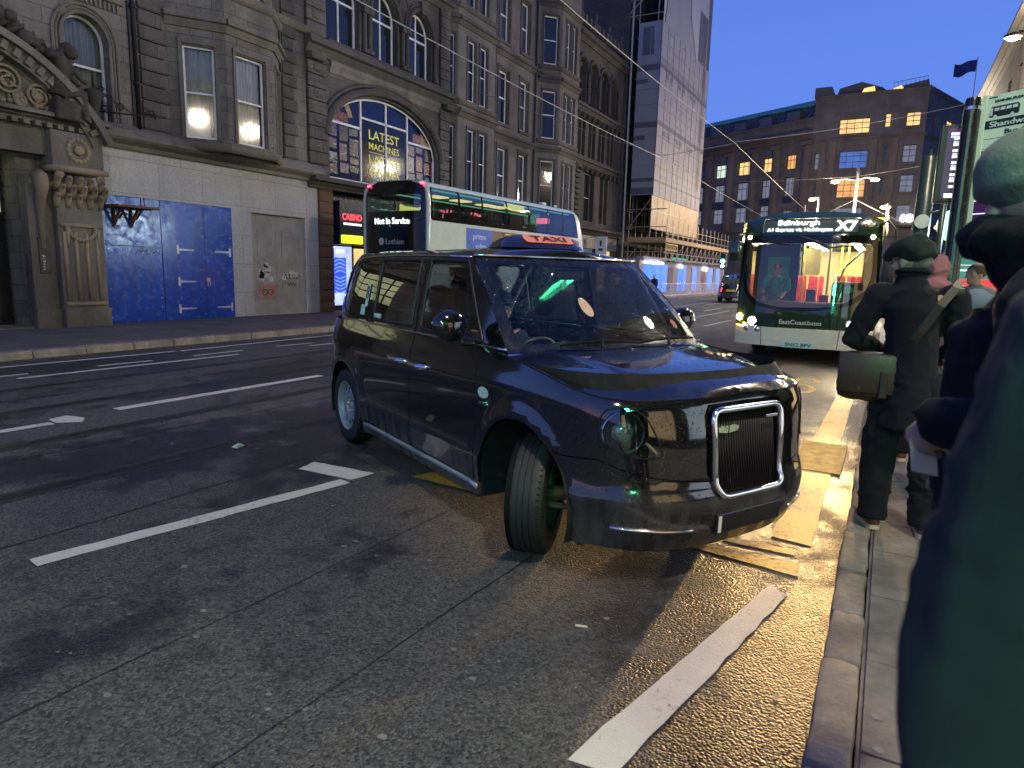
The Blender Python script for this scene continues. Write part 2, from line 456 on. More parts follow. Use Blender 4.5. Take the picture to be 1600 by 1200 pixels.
def t_body(u, z, off=0.0):
    x0, y0 = t_xy0(u)
    x = x0; w = sinterp(T_W, z) / TW0
    if x0 > 2.6: x += sinterp(T_FX, z) * min(1, (x0 - 2.6) / 1.25) ** 2
    if x0 < .3: x += sinterp(T_RX, z) * min(1, (.3 - x0) / 1.25)
    y = y0 * w
    # flared arches
    for cx in (0.0, 2.985):
        d = math.hypot(x0 - cx, z - .355)
        if y0 < -.5: y -= .022 * math.exp(-((d - .46) / .07) ** 2)
    return (x, y, z)
def t_top(u): return sinterp(T_TOP, t_xy0(u)[0])
T_GW = [(1.12, .895), (1.17, .876), (1.30, .852), (1.5, .812), (1.70, .762), (1.745, .742), (1.78, .715)]
T_GA = [(1.12, 1.02), (1.25, 1.0), (1.5, .90), (1.65, .78), (1.72, .72), (1.78, .62)]
def t_green(x, z):     # right side greenhouse, y<0
    w = sinterp(T_GW, z)
    a = sinterp(T_GA, z); c = .12
    if x < c:
        k = min(1, (c - x) / a)
        w = w * max(0, 1 - k ** 2.6) ** (1 / 2.6)
    if x > 1.6: w -= .018 * ((x - 1.6) / 1.0) ** 2
    return (x, -w, z)
def t_rear_x(z): return .12 - sinterp(T_GA, z)
WS_Z0, WS_Z1 = 1.135, 1.745
def ws_edge_x(z):
    t = (z - WS_Z0) / (WS_Z1 - WS_Z0); return 2.725 + (2.075 - 2.725) * t + .03 * math.sin(math.pi * min(1, max(0, t)))
def t_screen(s, z):    # s -1..1 (right negative y .. left)
    xe = ws_edge_x(z); ye = -t_green(xe, z)[1]
    b = .17 - .05 * (z - WS_Z0) / (WS_Z1 - WS_Z0)
    return (xe + b * (1 - abs(s) ** 2.2), ye * s, z)
# ---------------------------------------------------------------- road, kerbs, pavements, markings
def m_road():
    m, nt, out = nodes('wet asphalt'); v = coord(nt)
    big = noise(nt, coord(nt, (.9, .35, 1)), .55, 5, .6); mid = noise(nt, v, 3.2, 5, .6)
    vo = N(nt, 'ShaderNodeTexVoronoi'); vo.inputs['Scale'].default_value = 85; nt.links.new(v, vo.inputs['Vector'])
    sc = N(nt, 'ShaderNodeSeparateColor'); nt.links.new(vo.outputs['Color'], sc.inputs[0])
    stone_c = mix(nt, sc.outputs[0], (.030, .030, .031), (.125, .122, .118))
    worn = ramp(nt, math_(nt, 'ADD', math_(nt, 'MULTIPLY', big, .7), math_(nt, 'MULTIPLY', mid, .3)), [(.462, 0.0), (.525, 1.0)])
    c = mix(nt, worn, mix(nt, .78, stone_c, (.008, .009, .013)), stone_c)
    speck = ramp(nt, noise(nt, v, 38, 3, .7), [(.70, 0.0), (.78, 1.0)])
    c = mix(nt, math_(nt, 'MULTIPLY', speck, .22), c, (.20, .19, .18))
    r = mix(nt, worn, .40, .66)
    b = bsdf(nt, out, c, r, 0, .30)
    h = math_(nt, 'ADD', math_(nt, 'MULTIPLY', vo.outputs['Distance'], -1.0), math_(nt, 'MULTIPLY', noise(nt, v, 210, 2), .3))
    bump(nt, b, h, .85, .012); return m
ROAD = m_road()
def m_line(name, col, wear=.45):
    m, nt, out = nodes(name); v = coord(nt)
    n = noise(nt, v, 26, 5, .7); n2 = noise(nt, v, 2.4, 4)
    k = ramp(nt, math_(nt, 'ADD', math_(nt, 'MULTIPLY', n, .65), math_(nt, 'MULTIPLY', n2, .35)), [(.50 + (1 - wear) * .1, 0.0), (.60 + (1 - wear) * .1, 1.0)])
    c = mix(nt, k, mix(nt, noise(nt, v, 9, 4), tuple(x * .75 for x in col), col), (.05, .05, .048))
    b = bsdf(nt, out, c, .55, 0, .4); bump(nt, b, noise(nt, v, 120, 4), .5, .006); return m
WHITE_LINE = m_line('white road paint', (.62, .60, .54)); YEL_LINE = m_line('yellow road paint', (.62, .40, .06), .8)
TAR = mat('tar seam', (.014, .014, .017), .5, var=.3, bmp=.4, bscale=90)
def ground_sheet(name, polys, z, m, jag=0.0):
    mb = MB()
    for p in polys:
        q = resamp(p, .12) if jag else p
        if jag: q = [(x + random.uniform(-jag, jag), y + random.uniform(-jag, jag)) for x, y in q]
        n = len(q); mb.add([(x, y, z) for x, y in q], [tuple(range(n))])
    o = mb.build(name, m); bm = bmesh.new(); bm.from_mesh(o.data); bmesh.ops.recalc_face_normals(bm, faces=bm.faces)
    for f in bm.faces:
        if f.normal.z < 0: f.normal_flip()
    bm.to_mesh(o.data); bm.free(); return tag(o, kind='structure')
ground_sheet('road', [[(-420, -120), (420, -120), (420, 700), (-420, 700)]], 0, ROAD)
def strip(x0, y0, x1, y1, w):
    dx, dy = x1 - x0, y1 - y0; L = math.hypot(dx, dy); nx, ny = -dy / L * w / 2, dx / L * w / 2
    return [(x0 + nx, y0 + ny), (x0 - nx, y0 - ny), (x1 - nx, y1 - ny), (x1 + nx, y1 + ny)]
lines = [strip(-3.95, 1.76, -3.55, 3.77, .13), [(-4.09, 3.80), (-4.13, 4.02), (-3.50, 4.05), (-3.53, 3.82)],
         strip(-7.49, 4.30, -7.49, 7.45, .16), strip(-7.40, .3, -7.33, 3.55, .13), [(-7.54, 3.62), (-7.58, 3.82), (-7.33, 3.87), (-7.15, 3.76), (-7.3, 3.58)],
         strip(-12.05, -6, -11.7, 7.9, .10), strip(-11.66, 8.0, -11.9, 13.5, .10), strip(-10.50, 4.7, -10.47, 8.35, .11), strip(-10.87, 6.0, -10.83, 6.9, .09),
         strip(-10.88, 7.7, -10.9, 8.8, .09), strip(-10.9, 3.2, -10.85, 5.0, .09), strip(-10.97, 9.7, -10.91, 10.65, .09), strip(-10.55, 10.2, -10.47, 12.7, .1),
         [(-.80, 1.90), (-.63, 1.92), (-.30, 3.60), (-.40, 3.68)], strip(-10.0, 34, -10.3, 46, .13), strip(-8.5, 31.4, -8.62, 34, .15), strip(-9.5, 41, -9.4, 44.4, .15),
         strip(-7.77, 28.8, -7.72, 31.1, .15), strip(-7.8, 33.2, -7.77, 37, .15), strip(-6.82, 25.4, -6.88, 34.6, .13), strip(-5.33, 23.0, -5.26, 27, .15), strip(-5.3, 31, -5.3, 35, .15), strip(-5.3, 40, -5.3, 44, .15)]
ground_sheet('white_road_marking', lines, .004, WHITE_LINE, .006)
def s_stroke():
    pts = []
    for i in range(25):
        t = i / 24; a = math.pi * (.15 + 1.35 * t) if t < .5 else 0
    up = [(math.cos(a) * .17, .48 + math.sin(a) * .42) for a in [R(d) for d in range(10, 271, 20)]]
    lo = [(math.cos(a) * .17, -.36 + math.sin(a) * .42) for a in [R(d) for d in range(90, -171, -20)]]
    return [(-1.02 + x, 11.3 + y * .95) for x, y in up + lo[1:]]
sp = s_stroke()
yel = [[(-.53, 7.4), (-.50, 4.42), (-.26, 4.38), (-.27, 6.0), (-.28, 13.4), (-.47, 13.4)],
       [(-.90, 3.96), (-.86, 4.07), (-.29, 4.06), (-.28, 3.87)], [(-.76, 4.17), (-.75, 4.25), (-.33, 4.26), (-.33, 4.17)],
       [(-3.2, 4.15), (-3.1, 4.42), (-2.5, 4.35), (-2.5, 4.1)]] + [strip(*a, *b, .09) for a, b in zip(sp, sp[1:])]
ground_sheet('yellow_road_marking', yel, .004, YEL_LINE, .004)
def crack(x0, y0, x1, y1, w, amp=.03, seed=0):
    L = math.hypot(x1 - x0, y1 - y0); n = max(6, int(L / .06)); out = []; back = []
    for i in range(n + 1):
        t = i / n; y = y0 + (y1 - y0) * t; o = amp * (mathutils.noise.noise(Vector((y * 1.1, seed, 0))) + .35 * mathutils.noise.noise(Vector((y * 7, seed, 3)))); x = x0 + (x1 - x0) * t + o
        ww = w * (.45 + .55 * abs(mathutils.noise.noise(Vector((y * 3, seed, 9)))) * 2); out.append((x - ww / 2, y)); back.append((x + ww / 2, y))
    return out + back[::-1]
ground_sheet('tar_seam', [crack(-4.35, -2, -4.25, 6, .022, .025, 1), crack(-1.80, 1.0, -1.66, 3.6, .013, .018, 3), crack(-2.62, 1.0, -2.5, 3.9, .011, .02, 4), crack(-4.1, 2.7, -3.6, 3.1, .022, .03, 5),
                          crack(-6.2, -2, -6.1, 14, .026, .04, 6), crack(-8.9, 0, -8.8, 16, .03, .04, 7)], .003, TAR)
# tram rails: dark groove with a worn steel edge
rl = MB(); gr = MB()
for x in (-5.22, -6.66, -8.2, -9.64):
    gr.quad((x - .11, -15, .0025), (x + .11, -15, .0025), (x + .11, 120, .0025), (x - .11, 120, .0025))
    rl.quad((x - .045, -15, .005), (x - .012, -15, .005), (x - .012, 120, .005), (x - .045, 120, .005))
    rl.quad((x + .02, -15, .005), (x + .035, -15, .005), (x + .035, 120, .005), (x + .02, 120, .005))
tag(gr.build('rail_groove', mat('groove concrete', (.022, .022, .023), .5, var=.3, bmp=.4)), kind='structure')
tag(rl.build('tram_rail', mat('worn steel rail', (.10, .10, .10), .4, 1.0, var=.3)), kind='structure')
# hatch cover in the gutter, chewing gum and paint spots
hb = MB(); hb.box(-.58, -.22, 6.2, 7.35, .001, .010); hb.box(-.60, -.58, 6.18, 7.37, .001, .014); hb.box(-.22, -.20, 6.18, 7.37, .001, .014)
tag(hb.build('service_cover', mat('painted iron cover', (.34, .22, .045), .75, var=.45, scale=9, bmp=.7, bscale=45, spec=.2)), kind='structure')
sm = MB()
for i in range(150):
    y = random.choice((random.uniform(1.3, 5), random.uniform(1.3, 12))); x = random.uniform(-9, -.2) if y > 3 else random.uniform(-3.8, -.2)
    r = random.uniform(.006, .019) * random.choice((.6, 1, 1.2)); k = random.uniform(.5, 1); a0 = random.uniform(0, 3)
    P = [(x + math.cos(a) * r * random.uniform(.8, 1.2), y + math.sin(a) * r * k * random.uniform(.8, 1.2), .003) for a in [a0 + j * math.pi / 5 for j in range(10)]]
    sm.add(P, [tuple(range(10))])
for i in range(14):
    x, y, r = random.uniform(.1, .9), random.uniform(2, 6), random.uniform(.01, .02)
    sm.add([(x + math.cos(j * .63) * r, y + math.sin(j * .63) * r, .1245) for j in range(10)], [tuple(range(10))])
tag(sm.build('gum_spots', mat('trodden gum', (.17, .165, .155), .6, var=.4)), kind='structure')
bt = MB(); bt.tube([(-1.13, 2.72, .008), (-1.075, 2.735, .008)], .006, 8)
tag(bt.build('cigarette_end', mat('paper', (.6, .55, .45), .7)), 'pale cigarette end lying on the dark road before the taxi', 'litter')
lf = MB(); lf.add([(-5.05, 3.9, .02), (-5.0, 3.93, .006), (-4.97, 3.99, .03), (-5.03, 3.97, .05), (-4.99, 3.93, .045)], [(0, 1, 2, 3), (1, 2, 4)])
tag(lf.build('litter_scrap', mat('green foil', (.24, .34, .28), .4)), 'small pale green scrap lying beside the tram rail', 'litter')
# kerbs and pavements
KERB = stone('kerb granite', (.38, .34, .28), (.27, .25, .21), flat=True, soot=.4, bstr=1.0, sscale=2.5)
def kerb_stones(x0, x1, y0, y1, hmin, hmax, zt=.12, jit=.012):
    mb = MB(); y = y0
    while y < y1:
        L = random.uniform(hmin, hmax)
        bm = bmesh.new(); bmesh.ops.create_cube(bm, size=1)
        for v in bm.verts: v.co = Vector(((x0 + x1) / 2 + v.co.x * (x1 - x0), y + L / 2 + v.co.y * (L - .012), zt / 2 - .03 + v.co.z * (zt + .06)))
        if y < 16:
            bmesh.ops.bevel(bm, geom=bm.edges[:], offset=.018, segments=2, affect='EDGES', profile=.5)
            bmesh.ops.subdivide_edges(bm, edges=[e for e in bm.edges if e.calc_length() > .05], cuts=5, use_grid_fill=True)
            dx, dz = random.uniform(-.008, .008), random.uniform(-.008, .006)
            for v in bm.verts:
                n = mathutils.noise.noise_vector(v.co * 9) + .6 * mathutils.noise.noise_vector(v.co * 28); v.co += n * jit * .7 + Vector((dx, 0, dz))
        bm.verts.index_update(); mb.add([tuple(v.co) for v in bm.verts], [tuple(v.index for v in f.verts) for f in bm.faces]); bm.free(); y += L
    return mb
tag(kerb_stones(-.085, .055, -4, 60, .46, .72, jit=.011).build('kerb', KERB, angle=40, smooth=True), kind='structure')
lk = kerb_stones(-12.78, -12.48, -8, 14.2, .75, 1.0, .13, .006)
tag(lk.build('kerb', KERB, angle=40, smooth=True), kind='structure')
SLAB = stone('paving slab', (.30, .275, .24), (.23, .215, .19), flat=True, soot=.45, bstr=.6, sscale=2.0)
pv = MB(); pv.box(.06, 4.2, -12, 75, -.02, .104)
y = -4.0
while y < 40:
    L = random.uniform(.5, .66); x = .075
    for w in (.52, .62, .6, .6, .6, .6):
        dz = random.uniform(-.0025, .0025); pv.cbox(x, x + w - .008, y, y + L - .008, .09, .12 + dz, .003); x += w
    y += L
tag(pv.build('pavement', SLAB), kind='structure')
def poly_slab(name, poly, z0, z1, m):
    mb = MB(); mb.prism(poly, lambda a, b, d: (a, b, d), z0, z1); return tag(fixn(mb.build(name, m)), kind='structure')
LPAVE = stone('far paving', (.17, .165, .155), (.13, .125, .12), bw=.9, bh=.6, soot=.4, flat=True, sscale=1.0)
poly_slab('pavement', [(-12.78, -30), (-12.78, 14.2), (-15.1, 16.0), (-15.1, 42), (-14.7, 46), (-14.7, 90), (-22, 90), (-22, -30)], -.02, .115, LPAVE)
lk2 = MB()
for a, b in (((-12.6, 14.2), (-15.0, 16.0)), ((-15.0, 16.0), (-15.0, 42)), ((-15.0, 42), (-14.6, 46)), ((-14.6, 46), (-14.6, 90))):
    lk2.prism(strip(*a, *b, .28), lambda x, y, d: (x, y, d), -.02, .13)
tag(fixn(lk2.build('kerb', KERB)), kind='structure')
# ---------------------------------------------------------------- black taxi
PAINT = None
def m_paint():
    m, nt, out = nodes('black car paint'); v = coord(nt)
    t = N(nt, 'ShaderNodeTexCoord'); sp = N(nt, 'ShaderNodeSeparateXYZ'); nt.links.new(t.outputs['Object'], sp.inputs[0])
    # road dirt: heavier low down, in streaks of its own
    low = ramp(nt, sp.outputs[2], [(.22, 1.0), (.62, 0.0)])
    st = noise(nt, coord(nt, (5, 5, 1.2)), 2.2, 5, .65)
    d = math_(nt, 'MULTIPLY', low, ramp(nt, st, [(.35, .15), (.7, .9)]))
    film = ramp(nt, noise(nt, v, 2.0, 4), [(.35, .012), (.75, .055)])
    dirt = math_(nt, 'MINIMUM', math_(nt, 'ADD', d, film), 1.0)
    c = mix(nt, dirt, (.003, .003, .0035), (.10, .10, .095))
    r = mix(nt, dirt, .07, .75)
    b = bsdf(nt, out, c, r, 0, .5, 0)
    b.inputs['IOR'].default_value = 1.6
    b.inputs['Coat Roughness'].default_value = .03
    nt.links.new(math_(nt, 'SUBTRACT', 1.0, math_(nt, 'MULTIPLY', dirt, 1.0)), b.inputs['Coat Weight'])
    vo = N(nt, 'ShaderNodeTexVoronoi'); vo.inputs['Scale'].default_value = 75; nt.links.new(v, vo.inputs['Vector'])
    s2 = N(nt, 'ShaderNodeSeparateColor'); nt.links.new(vo.outputs['Color'], s2.inputs[0])
    dr = math_(nt, 'MULTIPLY', ramp(nt, vo.outputs['Distance'], [(.08, 1.0), (.26, 0.0)]), ramp(nt, s2.outputs[0], [(.62, 0.0), (.7, 1.0)]))
    bump(nt, b, dr, .9, .004); return m
PAINT = m_paint()
BLACKP = mat('black plastic', (.012, .012, .013), .45, bmp=.2, bscale=200)
RUBBER = mat('tyre rubber', (.016, .016, .016), .62, bmp=.3, bscale=80, var=.3)
CHROME = mat('chrome trim', (.75, .75, .76), .16, 1.0, var=.05)
STEEL = mat('dirty wheel steel', (.33, .34, .33), .5, .35, var=.25, scale=14)
DARKIN = mat('dark interior', (.010, .010, .011), .7)
BLACKGAP = mat('shut gap black', (.002, .002, .002), .9)
CARGLASS = glass('car window glass', (.30, .34, .31), .10, .01, 1.7)
SCREEN = glass('wet windscreen', (.93, .96, .94), .012, .02, .55, drops=.5)
FRONTGLASS = glass('front side glass', (.66, .70, .67), .07, .01, 1.4)
HLGLASS = glass('lamp lens', (.93, .95, .95), .05, .01, 1.3)
TX, TY, TA = -3.98739, 5.52991, -.481903
taxi = thing('taxi', 'black taxi cab turned towards the kerb with its front wheel steered, wet bonnet and TAXI roof sign', 'taxi', (TX, TY, 0), TA)
U = t_u_of_x
def topline(u0, u1, n=24): return [(u0 + (u1 - u0) * i / n, t_top(u0 + (u1 - u0) * i / n)) for i in range(n + 1)]
def arch(cx, r, a0, a1, n=18): return [(U(cx) + r * math.cos(R(a0 + (a1 - a0) * i / n)), .355 + r * math.sin(R(a0 + (a1 - a0) * i / n))) for i in range(n + 1)]
RA, FA = .425, .455
SB = .30
HL = roundpoly([(5.178, .885), (5.225, .965), (5.365, .985), (5.44, .935), (5.495, .83), (5.535, .725), (5.405, .722), (5.285, .755), (5.205, .80)], .05, 4)
SEAM = [(4.905, .70), (4.98, .69), (5.19, .70), (5.40, .635), (5.62, .605), (5.82, .585)]
GU0 = 5.815
def body_parts(mir):
    k = dict(mirror=mir)
    # rear quarter
    th0 = math.degrees(math.asin((SB - .355) / RA))
    q = [(.0, .32), (U(0) - math.sqrt(RA ** 2 - (.32 - .355) ** 2), .32)] + arch(0, RA, 180 - math.degrees(math.asin((.32 - .355) / RA)), th0, 26) + [(U(.505), SB), (U(.505), 1.16)] + list(reversed(topline(0, U(.505))))[1:]
    surf('rear_quarter', PAINT, taxi, t_body, q, (), .055, **k)
    # wing up to the bumper seam, with lamp opening, to the grille
    w0 = U(2.455); e = math.degrees(math.asin((SB - .355) / FA))
    ar = [p for p in arch(2.985, FA, 180 - e, 45, 26)]
    wing = [(w0, 1.16), (w0, SB)] + ar + SEAM + [(GU0 - .02, .62), (GU0 - .035, .93), (GU0, .985), (T_UMAX, .992)] + list(reversed(topline(w0, T_UMAX, 40)))[:-1]
    surf('front_wing', PAINT, taxi, t_body, wing, [HL], .05, **k)
    lo = [p for p in arch(2.985, FA, 44.0, -18, 14)]
    bmp_ = [(x, z - .006) for x, z in SEAM] + [(GU0 + .02, .578), (GU0 + .07, .50), (T_UMAX, .487), (T_UMAX, .20), (5.6, .205), (5.25, .215)] + [(lo[-1][0], .215)] + list(reversed(lo))
    surf('bumper', PAINT, taxi, t_body, bmp_, [], .05, **k)
    # doors
    rd = [(U(.51), SB + .0), (U(1.455), SB), (U(1.455), 1.16), (U(.51), 1.16)]
    fd = [(U(1.463), SB), (U(2.425), SB), (U(2.45), .55), (U(2.45), 1.16), (U(1.463), 1.16)]
    D = []
    for nm, pl in (('rear_door', roundpoly(rd, .03)), ('front_door', roundpoly(fd, .03))):
        D.append(surf(nm, PAINT, taxi, t_body, pl, (), .06, **k))
    # handles sit either side of the centre split
    s = -1 if mir else 1
    for d, (a, b) in zip(D, ((1.07, 1.42), (1.46, 1.78))):
        h = MB(); pts = path_on(t_body, [(U(a + (b - a) * i / 8), .952 - .004 * math.sin(i / 8 * 3.14)) for i in range(9)], 0)
        offs = [.0, .022, .032, .035, .035, .035, .032, .022, 0]
        pts = [(x, y - o, z) for (x, y, z), o in zip(pts, offs)]
        h.tube(mirr(pts) if mir else pts, [.014, .022, .025, .025, .025, .025, .025, .022, .014], 10)
        h.build('handle', CHROME, d, smooth=True)
        r = MB(); pp = path_on(t_body, [(U((a + b) / 2 + .08 * math.cos(t)), .952 + .038 * math.sin(t)) for t in [i * .35 for i in range(18)]], .002)
        r.add(mirr(pp) if mir else pp, [tuple(range(18)) if mir else tuple(reversed(range(18)))]); r.build('handle_recess', BLACKP, d)
    # sill
    sl = [(U(.45), .185), (U(2.44), .185), (U(2.53), .23), (U(2.55), SB - .012), (U(.45), SB - .012)]
    o = surf('sill', PAINT, taxi, t_body, sl, (), .07, **k)
    tr = MB(); pts = path_on(t_body, [(U(.5 + 2.02 * i / 14), .275) for i in range(15)], .012); tr.tube(mirr(pts) if mir else pts, .02, 8, flat=(1, .5)); tr.build('sill_trim', mat('dull aluminium', (.45, .46, .45), .4, .6), o, smooth=True)
    # chrome belt line and window surround
    c = MB()
    loop = [(x, 1.176) for x in [2.70 - .1 * i for i in range(28)]] + [(-.16, 1.183), (-.30, 1.205), (-.39, 1.26), (-.43, 1.34), (-.42, 1.44), (-.37, 1.54), (-.26, 1.64), (-.12, 1.70), (.06, 1.738), (.25, 1.752), (.6, 1.757), (1.2, 1.757), (1.7, 1.75), (2.06, 1.742)]
    pts = path_on(t_green, loop, .006, flip=False); pts = [(x, y - .004, z) for x, y, z in path_on(t_green, loop, 0)]
    c.tube(mirr(pts) if mir else pts, .0085, 6); c.build('window_trim', CHROME, taxi, smooth=True)
    c = MB(); pts = [(x, y, z) for x, y, z in [t_screen(1 if mir else -1, WS_Z0 + (WS_Z1 - WS_Z0) * i / 12) for i in range(13)]]
    # greenhouse sheet with three windows
    rear = [(t_rear_x(z) + .0, z) for z in [1.16 + (1.775 - 1.16) * i / 16 for i in range(17)]]
    gout = [(ws_edge_x(z), z) for z in [1.15 + (1.745 - 1.15) * i / 10 for i in range(11)]] + [(2.0, 1.775)] + list(reversed(rear))
    def gfn(x, z): return t_green(x, z)
    qw = roundpoly([(.47, 1.225), (-.12, 1.235), (-.30, 1.28), (-.36, 1.37), (-.34, 1.49), (-.26, 1.59), (-.10, 1.67), (.08, 1.71), (.50, 1.722)], .06)
    rw = roundpoly([(.575, 1.222), (1.36, 1.215), (1.325, 1.722), (.565, 1.722)], .03)
    fw = roundpoly([(1.52, 1.212), (2.42, 1.20), (2.05, 1.712), (1.50, 1.722)], .03)
    surf('window_frame', PAINT, taxi, gfn, gout, [qw, rw, fw], .06, flip=False, **k)
    for pl in (qw, rw, fw): surf('side_window', FRONTGLASS if pl is fw else CARGLASS, taxi, gfn, pl, (), .12, off=-.006, **k)
    for pl in (rw, fw):    # rubber seal
        sb = MB(); pp = path_on(gfn, resamp(pl, .06), 0); sb.tube(mirr(pp) if mir else pp, .010, 6, closed=True); sb.build('window_seal', BLACKP, taxi, smooth=True)
    bp = MB(); pp = path_on(gfn, [(1.43, 1.18 + i * .07) for i in range(9)], .003); bp.tube(mirr(pp) if mir else pp, .006, 5); bp.build('door_gap', BLACKGAP, taxi)
    # headlamp: housing, reflector, lens cover
    hl = taxi
    lens = surf('headlight', HLGLASS, taxi, t_body, HL, (), .05, off=.004, **k)
    def deep(u, z):
        x, y, zz = t_body(u, z); return (x - .075, y + .06, zz)
    surf('lamp_housing', mat('lamp bowl', (.34, .35, .36), .25, .85), lens, deep, HL, (), .06, **k)
    wl = MB(); a = path_on(t_body, HL); b = [deep(*p) for p in HL]
    if mir: a = mirr(a); b = mirr(b)
    n = len(a); wl.add(a + b, [(i, (i + 1) % n, n + (i + 1) % n, n + i) for i in range(n)]); wl.build('lamp_rim', mat('lamp bezel', (.25, .25, .26), .25, .8), lens, smooth=True)
    ed = MB(); ed.tube([(x, y, z) for x, y, z in (mirr(path_on(t_body, HL, .001)) if mir else path_on(t_body, HL, .001))], .005, 6, closed=True); ed.build('lamp_gasket', BLACKGAP, lens)
    cx, cy, cz = t_body(5.325, .845); d = Vector((.86, -.5 * s, 0)).normalized(); cen = Vector((cx, cy * s, cz)) - d * .03
    q = d.to_track_quat('Z', 'Y').to_matrix()
    Tl = lambda x, y, z: tuple(cen + q @ Vector((x, y, z)))
    rf = MB(); rf.lathe([(.112, .014), (.122, .002), (.108, -.004), (.098, -.03), (.066, -.055), (.02, -.06)], 28, Tl, caps=False); rf.build('reflector_ring', CHROME, lens, smooth=True)
    pj = MB(); pj.lathe([(.0, .014), (.024, .012), (.044, .004), (.055, -.008), (.058, -.022)], 24, Tl, caps=False); pj.build('projector_lens', mat('projector glass', (.30, .36, .42), .04, .6), lens, smooth=True)
    ind = MB(); pp = path_on(t_body, [(5.44 + .07 * i / 5, .80 - .06 * i / 5) for i in range(6)], -.03); ind.tube(mirr(pp) if mir else pp, .008, 6); ind.build('indicator', mat('indicator lens', (.6, .45, .3), .2), lens, smooth=True)
    # fog strip in bumper
    fs = MB(); pp = path_on(t_body, [(5.24 + .47 * i / 10, .347 - .012 * i / 10) for i in range(11)], .006); fs.tube(mirr(pp) if mir else pp, .010, 8); fs.build('bumper_strip', CHROME, taxi, smooth=True)
    # door mirror on its arm
    m_ = MB(); T = lambda x, y, z: (x, y * s, z)
    mm = MB()
    mm.sphere((2.34, -1.055, 1.30), (.075, .125, .105), 16, 10)
    mm.box(2.30, 2.38, -1.0, -.88, 1.17, 1.21)
    mm.v = [T(*v) for v in mm.v]
    mo = fused(mm, 'door_mirror', PAINT, taxi, .012, 4)
    g = MB(); g.add([T(2.262, -1.055 + .098 * math.cos(t), 1.30 + .078 * math.sin(t)) for t in [i * .35 for i in range(18)]], [tuple(range(18))]); g.build('mirror_glass', CHROME, mo)
    # body side badges
    if not mir:
        bd = MB(); pp = path_on(t_body, [(U(2.57) + .065 * math.cos(t), .90 + .036 * math.sin(t)) for t in [i * .35 for i in range(18)]], .004); bd.add(pp, [tuple(range(18))]); bd.build('badge', mat('pale badge', (.55, .62, .55), .3), taxi)
        tb = MB(); F = lambda x, y, z: (2.57 + x, -.944 - z, .835 + y)
        tb.text('electric', F, height=.022); tb.build('lettering', CHROME, taxi)
        def SF(x0, z0): return lambda x, y, z: (x0 + x, t_green(x0, z0)[1] - .004 - z * .5, z0 + y)
        lt = MB(); lt.text('GLIDING AIR', lambda x, y, z: (1.06 + x, -.912 - z, 1.115 + y), height=.026, shear=.3); lt.build('lettering', mat('gold letters', (.5, .42, .2), .3, .5), taxi)
        for (x0, z0, a, b) in ((.36, 1.41, .035, .10), (.30, 1.28, .05, .045), (.66, 1.245, .075, .022)):
            st = MB(); y0 = t_green(x0, z0)[1]; y1 = t_green(x0, z0 + b)[1]; yb = t_green(x0, z0 - b)[1]
            st.quad((x0 - a, yb - .001, z0 - b), (x0 + a, yb - .001, z0 - b), (x0 + a, y1 - .001, z0 + b), (x0 - a, y1 - .001, z0 + b)); st.build('window_sticker', mat('pale sticker', (.45, .70, .55), .4), taxi)
        rg = MB(); y0 = t_green(.36, 1.44)[1] - .006
        for dz in (.035, -.02): rg.tube([(.36 + .022 * math.cos(t), y0 + (dz + .024 * math.sin(t)) * .2, 1.43 + dz + .024 * math.sin(t)) for t in [i * .5 for i in range(13)]], .004, 5, closed=True)
        rg.build('lettering', BLACKP, taxi)
for mir in (False, True): body_parts(mir)
# bonnet: a height field over its own outline, flat towards the lip and rolling down at the edges
_bb = [t_body(U(2.55) + (T_UMAX - U(2.55)) * i / 120, t_top(U(2.55) + (T_UMAX - U(2.55)) * i / 120)) for i in range(121)]
_bx = [p[0] for p in _bb]
def b_edge(x):
    for p, q in zip(_bb, _bb[1:]):
        if p[0] <= x <= q[0]:
            t = (x - p[0]) / max(1e-9, q[0] - p[0]); return -(p[1] + (q[1] - p[1]) * t), p[2] + (q[2] - p[2]) * t
    return (.02, _bb[-1][2]) if x > _bb[-1][0] else (-_bb[0][1], _bb[0][2])
ZC = [(2.5, 1.185), (2.85, 1.180), (3.2, 1.152), (3.45, 1.126), (3.62, 1.098), (3.71, 1.070), (3.76, 1.042), (3.785, 1.02)]
def bonnet_fn(x, y):
    yb, zb = b_edge(x); f = min(1, abs(y) / max(yb, .03)); zc = max(sinterp(ZC, x), zb)
    ridge = max(0, min(1, (.58 + .16 * (3.3 - x) - abs(y)) / .06)); ridge = ridge * ridge * (3 - 2 * ridge)
    return (x, y, zb + (zc - zb) * (1 - f ** 3.0) + .010 * ridge * max(0, min(1, (3.72 - x) / .3)) * (1 - f ** 6))
def bonnet_pt(a, s):
    p = _bb[int(round(a * 120))]; return bonnet_fn(p[0], -p[1] * s)
half = [(p[0], p[1]) for p in _bb[:-1]] + [(_bb[-1][0], 0)]
bon = surf('bonnet', PAINT, taxi, bonnet_fn, half + [(p[0], -p[1]) for p in reversed(_bb[:-1])], (), .045)
for s in (-1, 1):
    be = MB(); pts = [tuple(Vector(bonnet_pt(a, s)) + Vector((0, 0, .001))) for a in [.05 + .72 * i / 30 for i in range(31)]]
    be.tube(pts, .005, 5); be.build('bonnet_gap', BLACKGAP, bon)
for x, y in ((2.98, -.10), (3.0, .22), (3.02, .5)): nz = MB(); nz.sphere((x, y, bonnet_fn(x, y)[2]), (.02, .015, .012), 8, 5); nz.build('washer_nozzle', BLACKP, bon)
